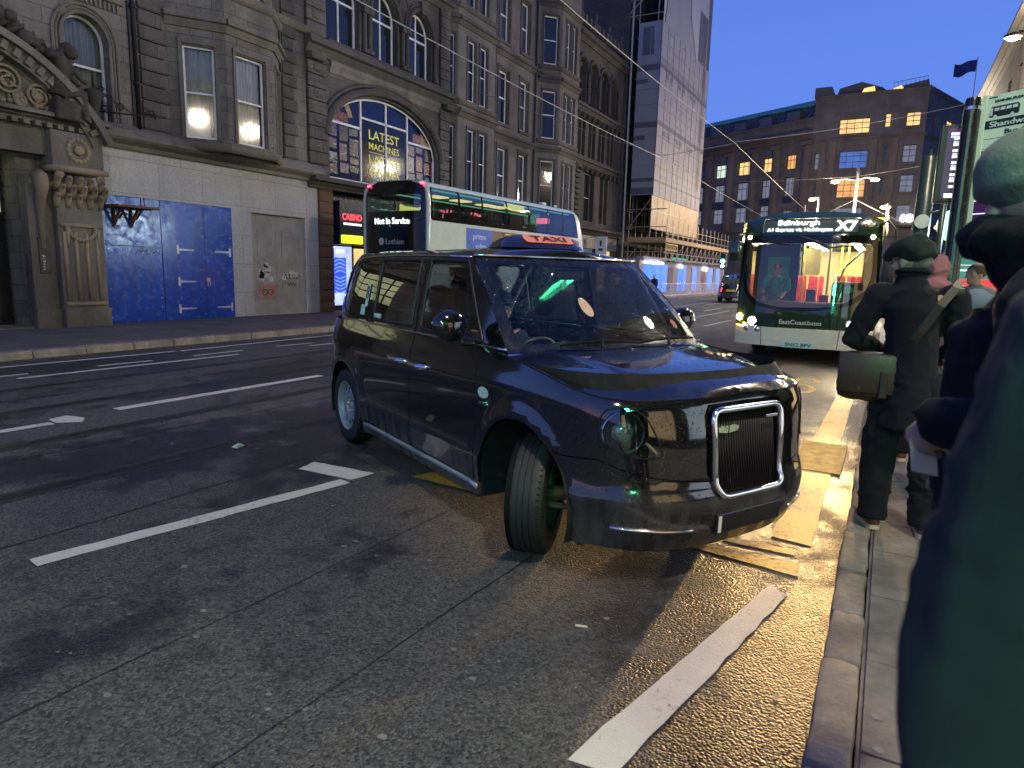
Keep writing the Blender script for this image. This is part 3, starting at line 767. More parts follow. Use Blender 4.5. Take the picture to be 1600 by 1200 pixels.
# bonnet emblem: spread wings
em = MB(); ex, ey = 3.70, 0.0; ez = bonnet_pt(.9, 0)[2]
for s in (-1, 1):
    for k in range(3): em.tube([(ex - .012 * k, s * .012, ez + .010), (ex - .018 * k - .01, s * (.075 - .016 * k), ez + .008 - .004 * k)], [.010, .004], 6)
em.sphere((ex, 0, ez + .010), (.022, .018, .010), 10, 6); em.build('emblem', CHROME, bon, smooth=True)
# windscreen, black border, chrome base
def scr_fn(s, z): return t_screen(s, z)
full = [(-.992, WS_Z0 + .01), (.992, WS_Z0 + .01), (.992, WS_Z1 - .005), (-.992, WS_Z1 - .005)]
clear = roundpoly([(-.90, 1.205), (.90, 1.205), (.87, 1.70), (-.90, 1.70)], .09, 6)
wsn = surf('windscreen', SCREEN, taxi, scr_fn, full, (), .08, flip=False)
surf('screen_border', mat('screen border black', (.006, .006, .007), .25), wsn, scr_fn, full, [clear], .07, off=-.004)
cb = MB(); cb.tube([tuple(Vector(t_screen(-1 + i / 12, WS_Z0 + .005)) + Vector((.012, 0, .004))) for i in range(25)], .013, 8); cb.build('screen_trim', CHROME, taxi, smooth=True)
cb = MB(); cb.tube([tuple(Vector(t_screen(-1 + i / 12, WS_Z1 + .004)) + Vector((.006, 0, .006))) for i in range(25)], .009, 8); cb.build('screen_trim', CHROME, taxi, smooth=True)
for s0, s1, in ((-.62, .12), (.10, .86)):
    w = MB(); a = Vector(t_screen(s0, 1.20)); pts = [Vector(t_screen(s0 + (s1 - s0) * i / 10, 1.185 + .02 * math.sin(i / 10 * 3.1))) + Vector((.02, 0, .018)) for i in range(11)]
    w.tube([tuple(p) for p in pts], .009, 6); piv = Vector(t_screen(s0 + .3, 1.15)) + Vector((.04, 0, .01)); w.tube([tuple(piv), tuple(pts[5])], .010, 6); w.build('wiper', mat('matt wiper black', (.006, .006, .006), .8, spec=.1), taxi, smooth=True)
# rain drops standing on the paint and glass
rng = random.Random(11)
def drops(parent, fn, regions, n, mir=False):
    mb = MB()
    for _ in range(n):
        a0, a1, b0, b1 = rng.choice(regions); a, b = rng.uniform(a0, a1), rng.uniform(b0, b1)
        c = Vector(fn(a, b)); nn = surf_normal(fn, a, b); t = nn.orthogonal().normalized(); u = nn.cross(t); r = rng.choice((.0018, .0022, .003, .0042)) * rng.uniform(.8, 1.15); h = r * .55
        ring = [c + (t * math.cos(k * 1.0472) + u * math.sin(k * 1.0472)) * r for k in range(6)] + [c + nn * h * .75 + (t * math.cos(k * 1.0472) + u * math.sin(k * 1.0472)) * r * .6 for k in range(6)] + [c + nn * h]
        mb.add([tuple(v) for v in ring], [(k, (k + 1) % 6, 6 + (k + 1) % 6, 6 + k) for k in range(6)] + [(6 + k, 6 + (k + 1) % 6, 12) for k in range(6)])
    o = mb.build('rain_drops', mat('water drops', (.02, .02, .022), .04, spec=.9), parent, smooth=True); o['kind'] = 'stuff'; return o
drops(taxi, t_body, [(4.5, 6.05, .60, .99), (4.5, 6.05, .25, .6), (5.2, 5.8, .6, .99)], 1500)
drops(bon, bonnet_fn, [(2.8, 3.7, -.72, .72), (3.2, 3.72, -.6, .6)], 1300)
drops(wsn, lambda a, b: tuple(Vector(scr_fn(a, b)) + Vector((.002, 0, .002))), [(-.95, .95, 1.15, 1.72), (.1, .92, 1.2, 1.7)], 1500)
# A-pillar faces between screen edge and side sheet are one with the roof
# roof
def roof_pt(a, s):     # a 0 rear .. 1 front header
    xr = t_rear_x(1.775) + .01
    xs = xr + (2.0 - xr) * a
    w = -t_green(max(xs, xr + .02), 1.772)[1]
    x = xs + (.14 * (1 - abs(s) ** 2.2) + .06 * max(0, 1 - abs(s)) ) * max(0, (a - .9) / .1) if a > .9 else xs
    h = .062 * (1 - abs(s) ** 2.4)
    z = 1.772 + h * min(1, (w / .5)) - .030 * max(0, (a - .88) / .12) ** 2
    if a < .2: z -= .04 * ((.2 - a) / .2) ** 2
    return (x, s * w, z)
NA, NS = 40, 28; vs = [roof_pt(i / NA, -1 + 2 * j / NS) for i in range(NA + 1) for j in range(NS + 1)]
fs = [(i * (NS + 1) + j, (i + 1) * (NS + 1) + j, (i + 1) * (NS + 1) + j + 1, i * (NS + 1) + j + 1) for i in range(NA) for j in range(NS)]
# header strip from roof front down to the screen top
n0 = len(vs); vs += [tuple(Vector(t_screen(-1 + 2 * j / NS, WS_Z1)) + Vector((0, 0, .002))) for j in range(NS + 1)]
fs += [(NA * (NS + 1) + j, n0 + j, n0 + j + 1, NA * (NS + 1) + j + 1) for j in range(NS)]
mb = MB(); mb.add(vs, fs); mb.build('roof', PAINT, taxi, smooth=True)
# rear closure (tailgate) so light does not leak in
tg = MB(); zz = [1.16 + (1.775 - 1.16) * i / 10 for i in range(11)]
vs = [];
for z in zz: vs += [(t_rear_x(z) + .01, y, z) for y in (-.25, .25)]
tg.add(vs, [(2 * i, 2 * i + 1, 2 * i + 3, 2 * i + 2) for i in range(10)]); tg.build('tailgate_glass', CARGLASS, taxi)
# roof sign
rs = MB()
prof = [(-.34, 0), (-.30, .05), (-.22, .085), (.0, .098), (.22, .085), (.30, .05), (.34, 0)]
NSg = 14; vs = []
for i in range(NSg + 1):
    t = -1 + 2 * i / NSg; k = math.sqrt(max(0, 1 - t ** 4))
    for xx, zz_ in [(1.985, 0), (1.955, .30), (1.862, .96), (1.74, 1.0), (1.60, .6), (1.52, 0)]:
        vs.append((1.76 + (xx - 1.76) * (.6 + .4 * k), t * .36, 1.826 + zz_ * .105 * k))
rs.add(vs, [(i * 6 + j, (i + 1) * 6 + j, (i + 1) * 6 + j + 1, i * 6 + j + 1) for i in range(NSg) for j in range(5)])
sign = rs.build('roof_sign', PAINT, taxi, smooth=True)
fx = lambda x, y, z: (1.970 - (y + .045) * 1.0 - .02 * (x / .36) ** 2 + z * .7, x, 1.862 + (y + .045) * .78 + z * .72)
pn = MB(); pn.add([fx(*p, .0) for p in roundpoly([(-.225, -.038), (.225, -.038), (.225, .036), (-.225, .036)], .036, 6)], [tuple(range(28))]); pn.build('sign_panel', emit('orange sign panel', (.75, .22, .15), .05), sign)
tt = MB(); tt.text('TAXI', lambda x, y, z: fx(x, y, .004 + z), height=.045, width=.32, d=.002, bold=.01); tt.build('lettering', BLACKP, sign)
# grille
GP = roundpoly([(-.285, .955), (-.265, .50), (.265, .50), (.285, .955)], .07, 6)
def gx(y, z): return t_body(T_UMAX - abs(y) * 1.0, z)[0]
gp3 = [(gx(y, z) + .012, y, z) for y, z in resamp(GP, .05)]
gs_ = MB(); gs_.tube(gp3, .019, 10, closed=True); gr_ = None
gback = MB(); gback.add([(3.775, y, z) for y, z in GP], [tuple(range(len(GP)))]); grille = gback.build('grille', BLACKGAP, taxi)
gs_.build('grille_surround', CHROME, grille, smooth=True)
gw = MB(); a = [(gx(y, z) + .004, y * 1.06, .73 + (z - .73) * 1.06) for y, z in GP]; b = [(3.775, y, z) for y, z in GP]; n = len(GP)
gw.add(a + b, [(i, (i + 1) % n, n + (i + 1) % n, n + i) for i in range(n)]); gw.build('grille_shell', PAINT, grille, smooth=True)
sl = MB()
for i in range(27):
    y = -.26 + .52 * i / 26; sl.tube([(gx(y, .5) - .03, y, .515), (gx(y, .73) - .028, y, .73), (gx(y, .94) - .03, y, .945)], .0065, 6, flat=(1.6, .7))
sl.build('grille_slats', BLACKP, grille, smooth=True)
bd = MB()
for s in (-1, 1): bd.prism([(s * .006, -.02), (s * .075, -.012), (s * .082, .012), (s * .05, .022), (s * .006, .018)], lambda y, z, d: (gx(y, .83) - .018 + d, y - .15, .845 + z), 0, .008)
bd.build('grille_badge', mat('pale badge metal', (.60, .72, .50), .25, .6), grille)
nb = MB(); nb.cbox(3.838, 3.848, .125, .225, .888, .904, .002); nb.build('grille_nameplate', CHROME, grille)
# lower intake recess and plate
lp = MB(); lp.cbox(gx(0, .36) - .02, gx(0, .36) + .012, -.27, .27, .295, .405, .008); np_ = lp.build('number_plate', mat('dark plate', (.012, .012, .013), .35), taxi)
wl = MB(); wl.box(gx(0, .36) + .0125, gx(0, .36) + .015, -.262, -.238, .305, .395); wl.build('plate_end', mat('plate white', (.7, .7, .68), .4), np_)
# inner shell: closes shut gaps, wheel wells and floor
ish = MB()
for s in (1, -1):
    us = [T_UMAX * i / 70 for i in range(71)]; zz = [.32, .7, 1.0, 1.13]
    vs = []
    for u in us:
        for z in zz:
            x, y, z_ = t_body(u, z); w = 1
            xx = x; 
            if min(abs(x), abs(x - 2.985)) < .5 and z < .9: y = max(y, -.62)
            vs.append((1.45 + (x - 1.45) * .985, (y + .03) * s if y < -.03 else 0, z_))
    ish.add(vs, [(i * 4 + j, i * 4 + j + 1, (i + 1) * 4 + j + 1, (i + 1) * 4 + j) for i in range(70) for j in range(3)])
ish.box(-.85, 3.45, -.60, .60, .30, .34); ish.box(.5, 2.45, -.85, .85, .26, .30)
ish.build('underbody', BLACKGAP, taxi)
# wheels
def wheel(x, y, steer, mirror):
    s = -1 if mirror else 1                       # outer face towards -y when s = 1
    c, sn = math.cos(steer), math.sin(steer)
    def T(px, py, pz):                            # lathe axis z -> wheel axis
        ax, ay, az = px, -pz * s, py
        return (x + ax * c - ay * sn, y + ax * sn + ay * c, .352 + az)
    w = MB()
    prof = [(.225, -.105), (.245, -.112), (.30, -.115), (.335, -.105), (.348, -.085), (.352, -.07)]
    ridges = []
    for k in range(5):
        h = -.07 + k * .035; ridges += [(.352, h), (.352, h + .027), (.345, h + .029), (.345, h + .034)]
    prof += ridges[1:-2] + [(.352, .07), (.348, .085), (.335, .105), (.30, .115), (.245, .112), (.225, .105)]
    w.lathe(prof, 48, T, caps=False)
    # sipes across the shoulders
    sp = w; w.k = 1
    for k in range(64):
        a = 2 * math.pi * k / 64
        for h in (.083, -.083):
            vs = [T(r * math.cos(a + da), r * math.sin(a + da), hh) for r, da, hh in ((.3535, -.012, h - .016), (.3535, .012, h - .016), (.347, .012, h + .016 if h > 0 else h + .016), (.347, -.012, h + .016))]
            sp.add(vs, [(0, 1, 2, 3)])
    o = w.build('wheel', [RUBBER, BLACKGAP], taxi, smooth=True, angle=35)
    r = MB()
    rp = [(.226, .100), (.232, .108), (.222, .106), (.205, .085), (.19, .062)]
    r.lathe(rp, 40, T, caps=False)
    # dished steel disc with oval holes round the edge
    def disc(a, b): 
        rr = math.hypot(a, b); h = .055 + .022 * math.exp(-((rr - .13) / .05) ** 2) - (.03 if rr < .075 else 0) * 1
        return (a, b, h)
    holes = []
    for k in range(12):
        a = 2 * math.pi * k / 12; cx, cy = .165 * math.cos(a), .165 * math.sin(a)
        holes.append([(cx + .022 * math.cos(t) * math.cos(a) - .016 * math.sin(t) * math.sin(a), cy + .022 * math.cos(t) * math.sin(a) + .016 * math.sin(t) * math.cos(a)) for t in [2 * math.pi * i / 10 for i in range(10)]])
    P, F = sheet(circle(0, 0, .193, 40), holes, .022)
    r.add([T(*disc(*p)) for p in P], [tuple(reversed(f)) if s > 0 else f for f in F])
    for k in range(5):
        a = 2 * math.pi * k / 5; r.lathe([(.011, .04), (.011, .062), (.006, .066)], 8, lambda px, py, pz, a=a: T(px + .055 * math.cos(a), py + .055 * math.sin(a), pz))
    r.lathe([(.036, .03), (.036, .055), (.028, .062), (.0, .064)], 16, T)
    ri = r.build('rim', STEEL, o, smooth=True, angle=40)
    b = MB(); b.lathe([(.222, -.10), (.215, .0), (.20, .05)], 32, T, caps=False); b.build('rim_barrel', mat('rim inside', (.05, .045, .04), .7, .2, var=.4), o, smooth=True)
    d = MB(); d.lathe([(.155, -.03), (.155, -.008), (.06, -.004), (.06, -.05), (.155, -.03)], 28, T, caps=False); d.build('brake_disc', mat('rusty disc', (.16, .09, .055), .5, .5, var=.4, scale=20), o, smooth=True, angle=30)
    q = MB()
    q.cbox(-.17, -.08, -.09, .09, -.075, .02, .012, T); q.tube([T(0, 0, -.05), T(0, .02, -.2), T(0, .02, -.34)], [.05, .04, .035], 8); q.tube([T(-.02, .1, -.06), T(.0, .30, -.12), T(0, .5, -.16)], [.03, .035, .035], 8); q.tube([T(.13, -.02, -.05), T(.1, -.03, -.25)], .018, 6)
    q.build('suspension', mat('rusty iron', (.10, .065, .045), .7, .2, var=.4, scale=14), o)
for (x, y, st, mi) in ((0, -.815, 0, False), (0, .815, 0, True), (2.985, -.80, -.86, False), (2.985, .80, -.70, True)): wheel(x, y, st, mi)
# wheel-well liners
for cx, rr in ((0, RA - .0), (2.985, FA)):
    for s in (-1, 1):
        wl = MB(); n = 18; vs = []
        for i in range(n + 1):
            a = R(-18 + 216 * i / n); vs += [(cx + rr * math.cos(a), s * .925, .355 + rr * math.sin(a)), (cx + rr * math.cos(a), s * .55, .355 + rr * math.sin(a))]
        wl.add(vs, [(2 * i, 2 * i + 1, 2 * i + 3, 2 * i + 2) for i in range(n)]); wl.build('wheel_arch_liner', BLACKP, taxi)
# cabin
cab = MB(); cab.box(.0, 2.6, -.80, .80, .33, .36); cab.box(1.30, 1.36, -.78, .78, .4, 1.0); cab.build('cabin_floor', DARKIN, taxi)
da = MB(); da.tube([(2.62, -.78, .99), (2.66, -.4, 1.03), (2.66, .4, 1.03), (2.62, .78, .99)], [.13, .15, .15, .13], 12); da.box(2.5, 2.72, -.16, .16, .6, 1.08); da.build('dashboard', mat('dashboard grey', (.035, .035, .035), .7), taxi, smooth=True)
def seat(x, y, w, name='seat'):
    s = MB(); s.cbox(x - .05, x + .46, y - w, y + w, .50, .66, .05); s.cbox(x - .10, x + .05, y - w, y + w, .60, 1.26, .05); s.cbox(x - .09, x - .01, y - w * .5, y + w * .5, 1.28, 1.50, .03); return s.build(name, mat('seat fabric', (.03, .032, .036), .8, bmp=.3), taxi, angle=40)
seat(1.62, -.40, .25); seat(.05, -.45, .3); seat(.05, .45, .3)
pt = MB(); pt.box(1.37, 1.385, -.78, .78, 1.0, 1.70); pt.build('partition', glass('partition glass', (.6, .65, .62), .05, .02), taxi)
lh = MB(); lh.cbox(1.40, 1.62, .12, .72, .62, .95, .05); lh.build('luggage_partition', DARKIN, taxi)
swh = MB(); cen = Vector((2.30, -.40, 1.06)); ax = Vector((-.78, 0, .62)).normalized(); q = ax.to_track_quat('Z', 'Y').to_matrix()
swh.tube([tuple(cen + q @ Vector((.185 * math.cos(t), .185 * math.sin(t), 0))) for t in [i * .262 for i in range(24)]], .016, 8, closed=True)
swh.tube([tuple(cen - q @ Vector((.18, 0, 0))), tuple(cen - q @ Vector((0, 0, .05))), tuple(cen + q @ Vector((.18, 0, 0)))], .02, 6); swh.tube([tuple(cen - q @ Vector((0, 0, .04))), tuple(cen - q @ Vector((0, 0, .35)))], .03, 8)
swh.build('steering_wheel', BLACKP, taxi, smooth=True)
rm = MB(); rm.cbox(2.17, 2.21, -.13, .13, 1.60, 1.68, .02); rm.build('rear_view_mirror', BLACKP, taxi)
pa = MB(); pa.box(2.60, 2.75, .55, .70, 1.145, 1.148); pa.build('paper_slip', mat('paper white', (.75, .73, .66), .7), taxi)
cr = MB(); cr.add([tuple(Vector(t_screen(-.18 + .06 * math.cos(t) * .9, 1.42 + .055 * math.sin(t) * (1.2 if math.sin(t) > 0 else 1))) + Vector((-.012, 0, 0))) for t in [i * .4 for i in range(16)]], [tuple(range(16))])
cr.build('windscreen_sticker', mat('cream sticker', (.72, .50, .36), .5), taxi)
cr = MB(); cr.add([tuple(Vector(t_screen(.78 + .035 * math.cos(t), 1.30 + .03 * math.sin(t))) + Vector((-.010, 0, 0))) for t in [i * .4 for i in range(16)]], [tuple(range(16))])
cr.build('windscreen_sticker', mat('red sticker', (.35, .03, .03), .5), taxi)
# ---------------------------------------------------------------- facade tools
def wall(mb, T, u0, u1, v0, v1, holes=(), depth=.28, cut=2.2):
    """wall face at w=0 with openings (a,b,c,d[,rise]) and their reveals"""
    us = sorted(set([u0, u1] + [x for h in holes for x in h[:2]])); vs = sorted(set([v0, v1] + [x for h in holes for x in h[2:4]]))
    us = [u for u in us if u0 - 1e-6 <= u <= u1 + 1e-6]; vs = [v for v in vs if v0 - 1e-6 <= v <= v1 + 1e-6]
    for i in range(len(us) - 1):
        for j in range(len(vs) - 1):
            cu, cv = (us[i] + us[i + 1]) / 2, (vs[j] + vs[j + 1]) / 2
            if any(h[0] < cu < h[1] and h[2] < cv < h[3] for h in holes): continue
            mb.quad(T(us[i], 0, vs[j]), T(us[i + 1], 0, vs[j]), T(us[i + 1], 0, vs[j + 1]), T(us[i], 0, vs[j + 1]))
    for h in holes:
        a, b, c, d = h[:4]; rise = h[4] if len(h) > 4 else 0
        if rise:
            A = archpts(a, b, d - rise, rise, 20)
            for p, q in zip(A, A[1:]):
                mb.quad(T(p[0], 0, p[1]), T(q[0], 0, q[1]), T(q[0], 0, d), T(p[0], 0, d))
                mb.quad(T(p[0], 0, p[1]), T(p[0], -depth, p[1]), T(q[0], -depth, q[1]), T(q[0], 0, q[1]))
        else: mb.quad(T(a, 0, d), T(a, -depth, d), T(b, -depth, d), T(b, 0, d))
        t = d - rise
        mb.quad(T(a, 0, c), T(a, -depth, c), T(a, -depth, t), T(a, 0, t)); mb.quad(T(b, 0, t), T(b, -depth, t), T(b, -depth, c), T(b, 0, c))
        mb.quad(T(a, 0, c), T(b, 0, c), T(b, -depth, c), T(a, -depth, c))
    return mb
def archpts(a, b, spring, rise, n=20):
    uc, hw = (a + b) / 2, (b - a) / 2
    return [(uc - hw * math.cos(math.pi * i / n), spring + rise * math.sin(math.pi * i / n)) for i in range(n + 1)]
def band(mb, T, u0, u1, prof, ends=True):
    """moulding: profile [(w,v)] run along u"""
    n = len(prof); vs = [T(u0, w, v) for w, v in prof] + [T(u1, w, v) for w, v in prof]
    fs = [(i, i + 1, n + i + 1, n + i) for i in range(n - 1)]
    if ends: fs += [tuple(range(n)), tuple(range(2 * n - 1, n - 1, -1))]
    return mb.add(vs, fs)
def corn(v, h, p):      # cornice profile of height h, projection p, from v upwards
    return [(0, v), (p * .25, v), (p * .3, v + h * .2), (p * .55, v + h * .35), (p * .6, v + h * .5), (p, v + h * .58), (p, v + h * .85), (p * .9, v + h), (0, v + h * 1.05)]
def string(v, h, p): return [(0, v), (p * .6, v + .1 * h), (p, v + h * .45), (p, v + h * .8), (0, v + h)]
SASH = mat('white sash paint', (.62, .62, .62), .5, var=.12, bmp=.1)
SASHD = mat('dark sash paint', (.05, .05, .05), .5)
def m_pane(name, tint, f0=.10, rough=.03):
    m, nt, out = nodes(name); v = coord(nt)
    c = mix(nt, noise(nt, v, 1.3, 4), tuple(x * .5 for x in tint), tint)
    b = bsdf(nt, out, c, rough, 0, .5); b.inputs['IOR'].default_value = 1.5
    bump(nt, b, noise(nt, v, 1.6, 2), .2, .02); _mc[name] = m; return m
PANE = m_pane('dark window pane', (.022, .023, .026)); PANEB = m_pane('grey window pane', (.06, .062, .07), rough=.08)
CLEAR = glass('clear window pane', (.88, .90, .88), .02, .05, .8)
SOOTY = stone('sooty carving', (.12, .105, .085), (.07, .062, .052), flat=True, soot=.7, bstr=.8, sscale=2)
def lit(name, col, s):
    """a lit room behind glass: uneven lamp light"""
    if name in _mc: return _mc[name]
    m, nt, out = nodes(name); v = coord(nt)
    n = ramp(nt, noise(nt, v, 1.1, 3, .7), [(.3, .25), (.7, 1.0)])
    b = bsdf(nt, out, (.03, .03, .03), .1); c = mix(nt, n, tuple(x * .4 for x in col), col)
    nt.links.new(c, b.inputs['Emission Color']); b.inputs['Emission Strength'].default_value = s; _mc[name] = m; return m
LIT_WARM = lit('lit warm room', (1.0, .62, .22), .40); LIT_ORANGE = lit('lit orange room', (1.0, .45, .12), .34); LIT_WHITE = lit('lit white room', (.8, 1.0, .8), .30); LIT_BLIND = lit('pale blind', (.32, .34, .45), .16)
def window(parent, T, a, b, c, d, rise=0, w=-.16, fr=.055, rails=(.5,), mull=0, frame=None, pane=None, curtain=None, sill=None, name='window', thick=.05):
    fm = frame or SASH; mb = MB()
    def bar(u0, u1, v0, v1, dw=0.0): mb.box(0, 1, 0, 1, 0, 1, lambda x, y, z: T(u0 + (u1 - u0) * x, w - thick + dw + thick * y, v0 + (v1 - v0) * z))
    t = d - rise
    bar(a, a + fr, c, t); bar(b - fr, b, c, t); bar(a + fr, b - fr, c, c + fr * 1.3)
    if rise:
        A = archpts(a, b, t, rise, 20); B = archpts(a + fr, b - fr, t, max(.01, rise - fr), 20)
        for i in range(20):
            p, q, r_, s_ = A[i], A[i + 1], B[i + 1], B[i]
            mb.quad(T(p[0], w, p[1]), T(q[0], w, q[1]), T(r_[0], w, r_[1]), T(s_[0], w, s_[1])); mb.quad(T(s_[0], w, s_[1]), T(r_[0], w, r_[1]), T(r_[0], w - thick, r_[1]), T(s_[0], w - thick, s_[1]))
    else: bar(a + fr, b - fr, d - fr, d)
    for r in rails: vv = c + (d - c) * r; bar(a + fr, b - fr, vv - fr * .45, vv + fr * .45, .004)
    for k in range(mull):
        uu = a + (b - a) * (k + 1) / (mull + 1); bar(uu - fr * .35, uu + fr * .35, c + fr * 1.3, (t if not rise else t + rise * .96 if mull % 2 and k == mull // 2 else t), .002)
    o = mb.build(name, fm, parent)
    pb = MB(); poly = [(a + .01, c + .01), (b - .01, c + .01)] + (list(reversed(archpts(a + .01, b - .01, t, rise - .01, 20))) if rise else [(b - .01, d - .01), (a + .01, d - .01)])
    pb.add([T(u, w - thick * .6, v) for u, v in poly], [tuple(range(len(poly)))]); pb.build('pane', pane or PANE, o)
    if curtain:
        cb = MB(); n = 60
        top = t if rise else d
        row = []
        for k in range(n + 1):
            u = a + (b - a) * k / n; e = .035 * math.sin(k * 1.15 + 1.3 * math.sin(k * .31)) + .02 * math.sin(k * .53)
            row.append((u, e))
        vs = [T(u, w - .16 + e * .6, c + .02) for u, e in row] + [T(u + e * .1, w - .16 + e, (c + top) / 2) for u, e in row] + [T(u, w - .16 + e * .8, d) for u, e in row]
        m = n + 1; fs = [(r * m + k, r * m + k + 1, (r + 1) * m + k + 1, (r + 1) * m + k) for r in range(2) for k in range(n)]
        cb.add(vs, fs); cb.build('curtain', curtain, o, smooth=True)
    return o
def backing(mb, T, u0, u1, v0, v1, w=-.9): mb.quad(T(u0, w, v0), T(u1, w, v0), T(u1, w, v1), T(u0, w, v1))
def block_shell(mb, x0, x1, y0, y1, z0, z1):          # plain rear and end walls plus roof of a terrace building
    mb.quad((x0, y0, z0), (x0, y1, z0), (x0, y1, z1), (x0, y0, z1)); mb.quad((x0, y0, z0), (x1, y0, z0), (x1, y0, z1), (x0, y0, z1)); mb.quad((x0, y1, z0), (x1, y1, z0), (x1, y1, z1), (x0, y1, z1)); mb.quad((x0, y0, z1), (x1, y0, z1), (x1, y1, z1), (x0, y1, z1))
ST_LIGHT = stone('pale sooty ashlar', (.275, .255, .222), (.205, .19, .165), .78, .36, .68)
ST_DARK = stone('blackened ashlar', (.165, .15, .13), (.115, .105, .092), .7, .36, .75)
ST_TEN = stone('tenement sandstone', (.185, .17, .152), (.145, .135, .122), .9, .38, .5, mortar=.7, joint=.006, bstr=.3)
ST_BLACK = stone('black gothic stone', (.10, .09, .08), (.075, .068, .06), .7, .36, .75)
ST_TRIM = stone('moulded stone', (.275, .25, .205), (.20, .185, .15), flat=True, soot=.6, bstr=.4)
ST_TRIMD = stone('dark moulded stone', (.135, .122, .105), (.10, .092, .08), flat=True, soot=.7, bstr=.4)
GRANITE = stone('polished granite slabs', (.50, .50, .48), (.43, .43, .415), 1.28, .84, .22, (.16, .155, .14), .35, .006, bstr=.12, sscale=.8)
CARVED = None
def m_carved():
    m, nt, out = nodes('carved stone'); v = coord(nt)
    c = mix(nt, noise(nt, v, 3, 5), (.20, .16, .105), (.34, .285, .20)); k = noise(nt, coord(nt, (1, 1, .4)), .9, 5)
    c = mix(nt, math_(nt, 'MULTIPLY', ramp(nt, k, [(.5, 0.0), (.68, 1.0)]), .55), c, (.04, .035, .03))
    vo = N(nt, 'ShaderNodeTexVoronoi'); vo.inputs['Scale'].default_value = 7; vo.feature = 'SMOOTH_F1'; nt.links.new(v, vo.inputs['Vector'])
    b = bsdf(nt, out, c, .85, 0, .2); bump(nt, b, math_(nt, 'ADD', vo.outputs['Distance'], math_(nt, 'MULTIPLY', noise(nt, v, 18, 4), .4)), .35, .03); return m
CARVED = m_carved()
IRON = mat('black iron', (.012, .012, .013), .55, .3)
CURT = mat('net curtain', (.42, .42, .40), .85, var=.1)
def FR(u0, x=0.0):                                      # left-hand terrace: w outwards (+x), u along +y
    return lambda u, w, v: (x + w, u - u0, v)
# ================================================================ building 1: granite shopfront with bay window above
B1Y = 9.4
b1 = thing('tenement_building', 'sooty stone tenement over a granite shopfront boarded in blue, with curtained bay window', 'building', (-17, B1Y, 0))
T = FR(B1Y)
mb = MB(); wall(mb, T, B1Y - .2, 16.95, 0, 4.42, [(9.74, 13.5, .1, 3.28), (14.22, 16.36, .12, 3.22)], .12); mb.build('shopfront_wall', GRANITE, b1)
mb = MB(); band(mb, T, B1Y + .25, 17.0, [(0, 4.42), (.10, 4.42), (.14, 4.52), (.30, 4.60), (.36, 4.66), (.36, 4.74), (.30, 4.80), (.26, 4.86), (.05, 5.0), (0, 5.0)]); mb.build('cornice', ST_TRIM, b1)
bd = MB(); 
edges = [9.74, 11.28, 11.66, 13.5]
for k, (a, b) in enumerate(((9.75, 11.27), (11.275, 13.49))):
    bd.k = 0; bd.cbox(-.06, .02 + .006 * k, a - B1Y, b - B1Y, .12, 3.27, .004)
BLUEP = mat('blue hoarding paint', (.012, .055, .33), .24, var=.22, scale=2.5, bmp=.25, bscale=9, bdist=.01, rvar=.16, spec=.6)
board = bd.build('shop_boarding', BLUEP, b1)
sc = MB(); rg2 = random.Random(3)
for i in range(46):
    u, v = rg2.choice((9.85, 10.6, 11.2, 11.75, 12.5, 13.4)) + rg2.uniform(-.02, .02), .25 + .24 * rg2.randint(0, 12); sc.lathe([(.016, 0), (.012, .004), (0, .005)], 8, lambda x, y, z, u=u, v=v: (.027 + z, u + x - B1Y, v + y))
sc.build('board_screws', mat('screw heads', (.35, .37, .42), .4, .6), board)['kind'] = 'stuff'
pt_ = MB(); pt_.box(.024, .0262, 11.70 - B1Y, 12.0 - B1Y, .2, 3.2); pt_.build('repaint_patch', mat('fresh blue patch', (.010, .045, .36), .3, var=.15), board)
dg = MB()
for u in (11.27, 12.55): dg.box(.027, .030, u - B1Y, u + .012 - B1Y, .14, 3.25)
dg.box(.022, .024, .36, 1.86, 2.05, 2.065); dg.build('board_joint', BLACKGAP, board)
def hinge(u, v, sgn):
    h = MB(); h.box(.026, .040, u - B1Y - .03, u - B1Y + .03, v - .12, v + .12)
    h.prism([(0, -.03), (sgn * .5, -.014), (sgn * .5, .014), (0, .03)], lambda a, b, d: (.027 + d, u - B1Y + a, v + b), 0, .010); h.build('strap_hinge', mat('galvanised steel', (.55, .56, .58), .45, .4), board)
for u, v, s in ((11.72, 2.02, 1), (11.72, 1.16, 1), (11.70, .42, 1), (13.38, 2.0, -1), (13.38, .42, -1)): hinge(u, v, s)
pl = MB(); pl.cbox(.025, .07, 12.56 - B1Y, 12.66 - B1Y, 1.16, 1.26, .01); pl.tube([(.06, 12.58 - B1Y, 1.15), (.06, 12.58 - B1Y, 1.05), (.06, 12.66 - B1Y, 1.05), (.06, 12.66 - B1Y, 1.15)], .012, 6); pl.build('padlock', mat('galvanised steel', (.55, .56, .58), .45, .4), board)
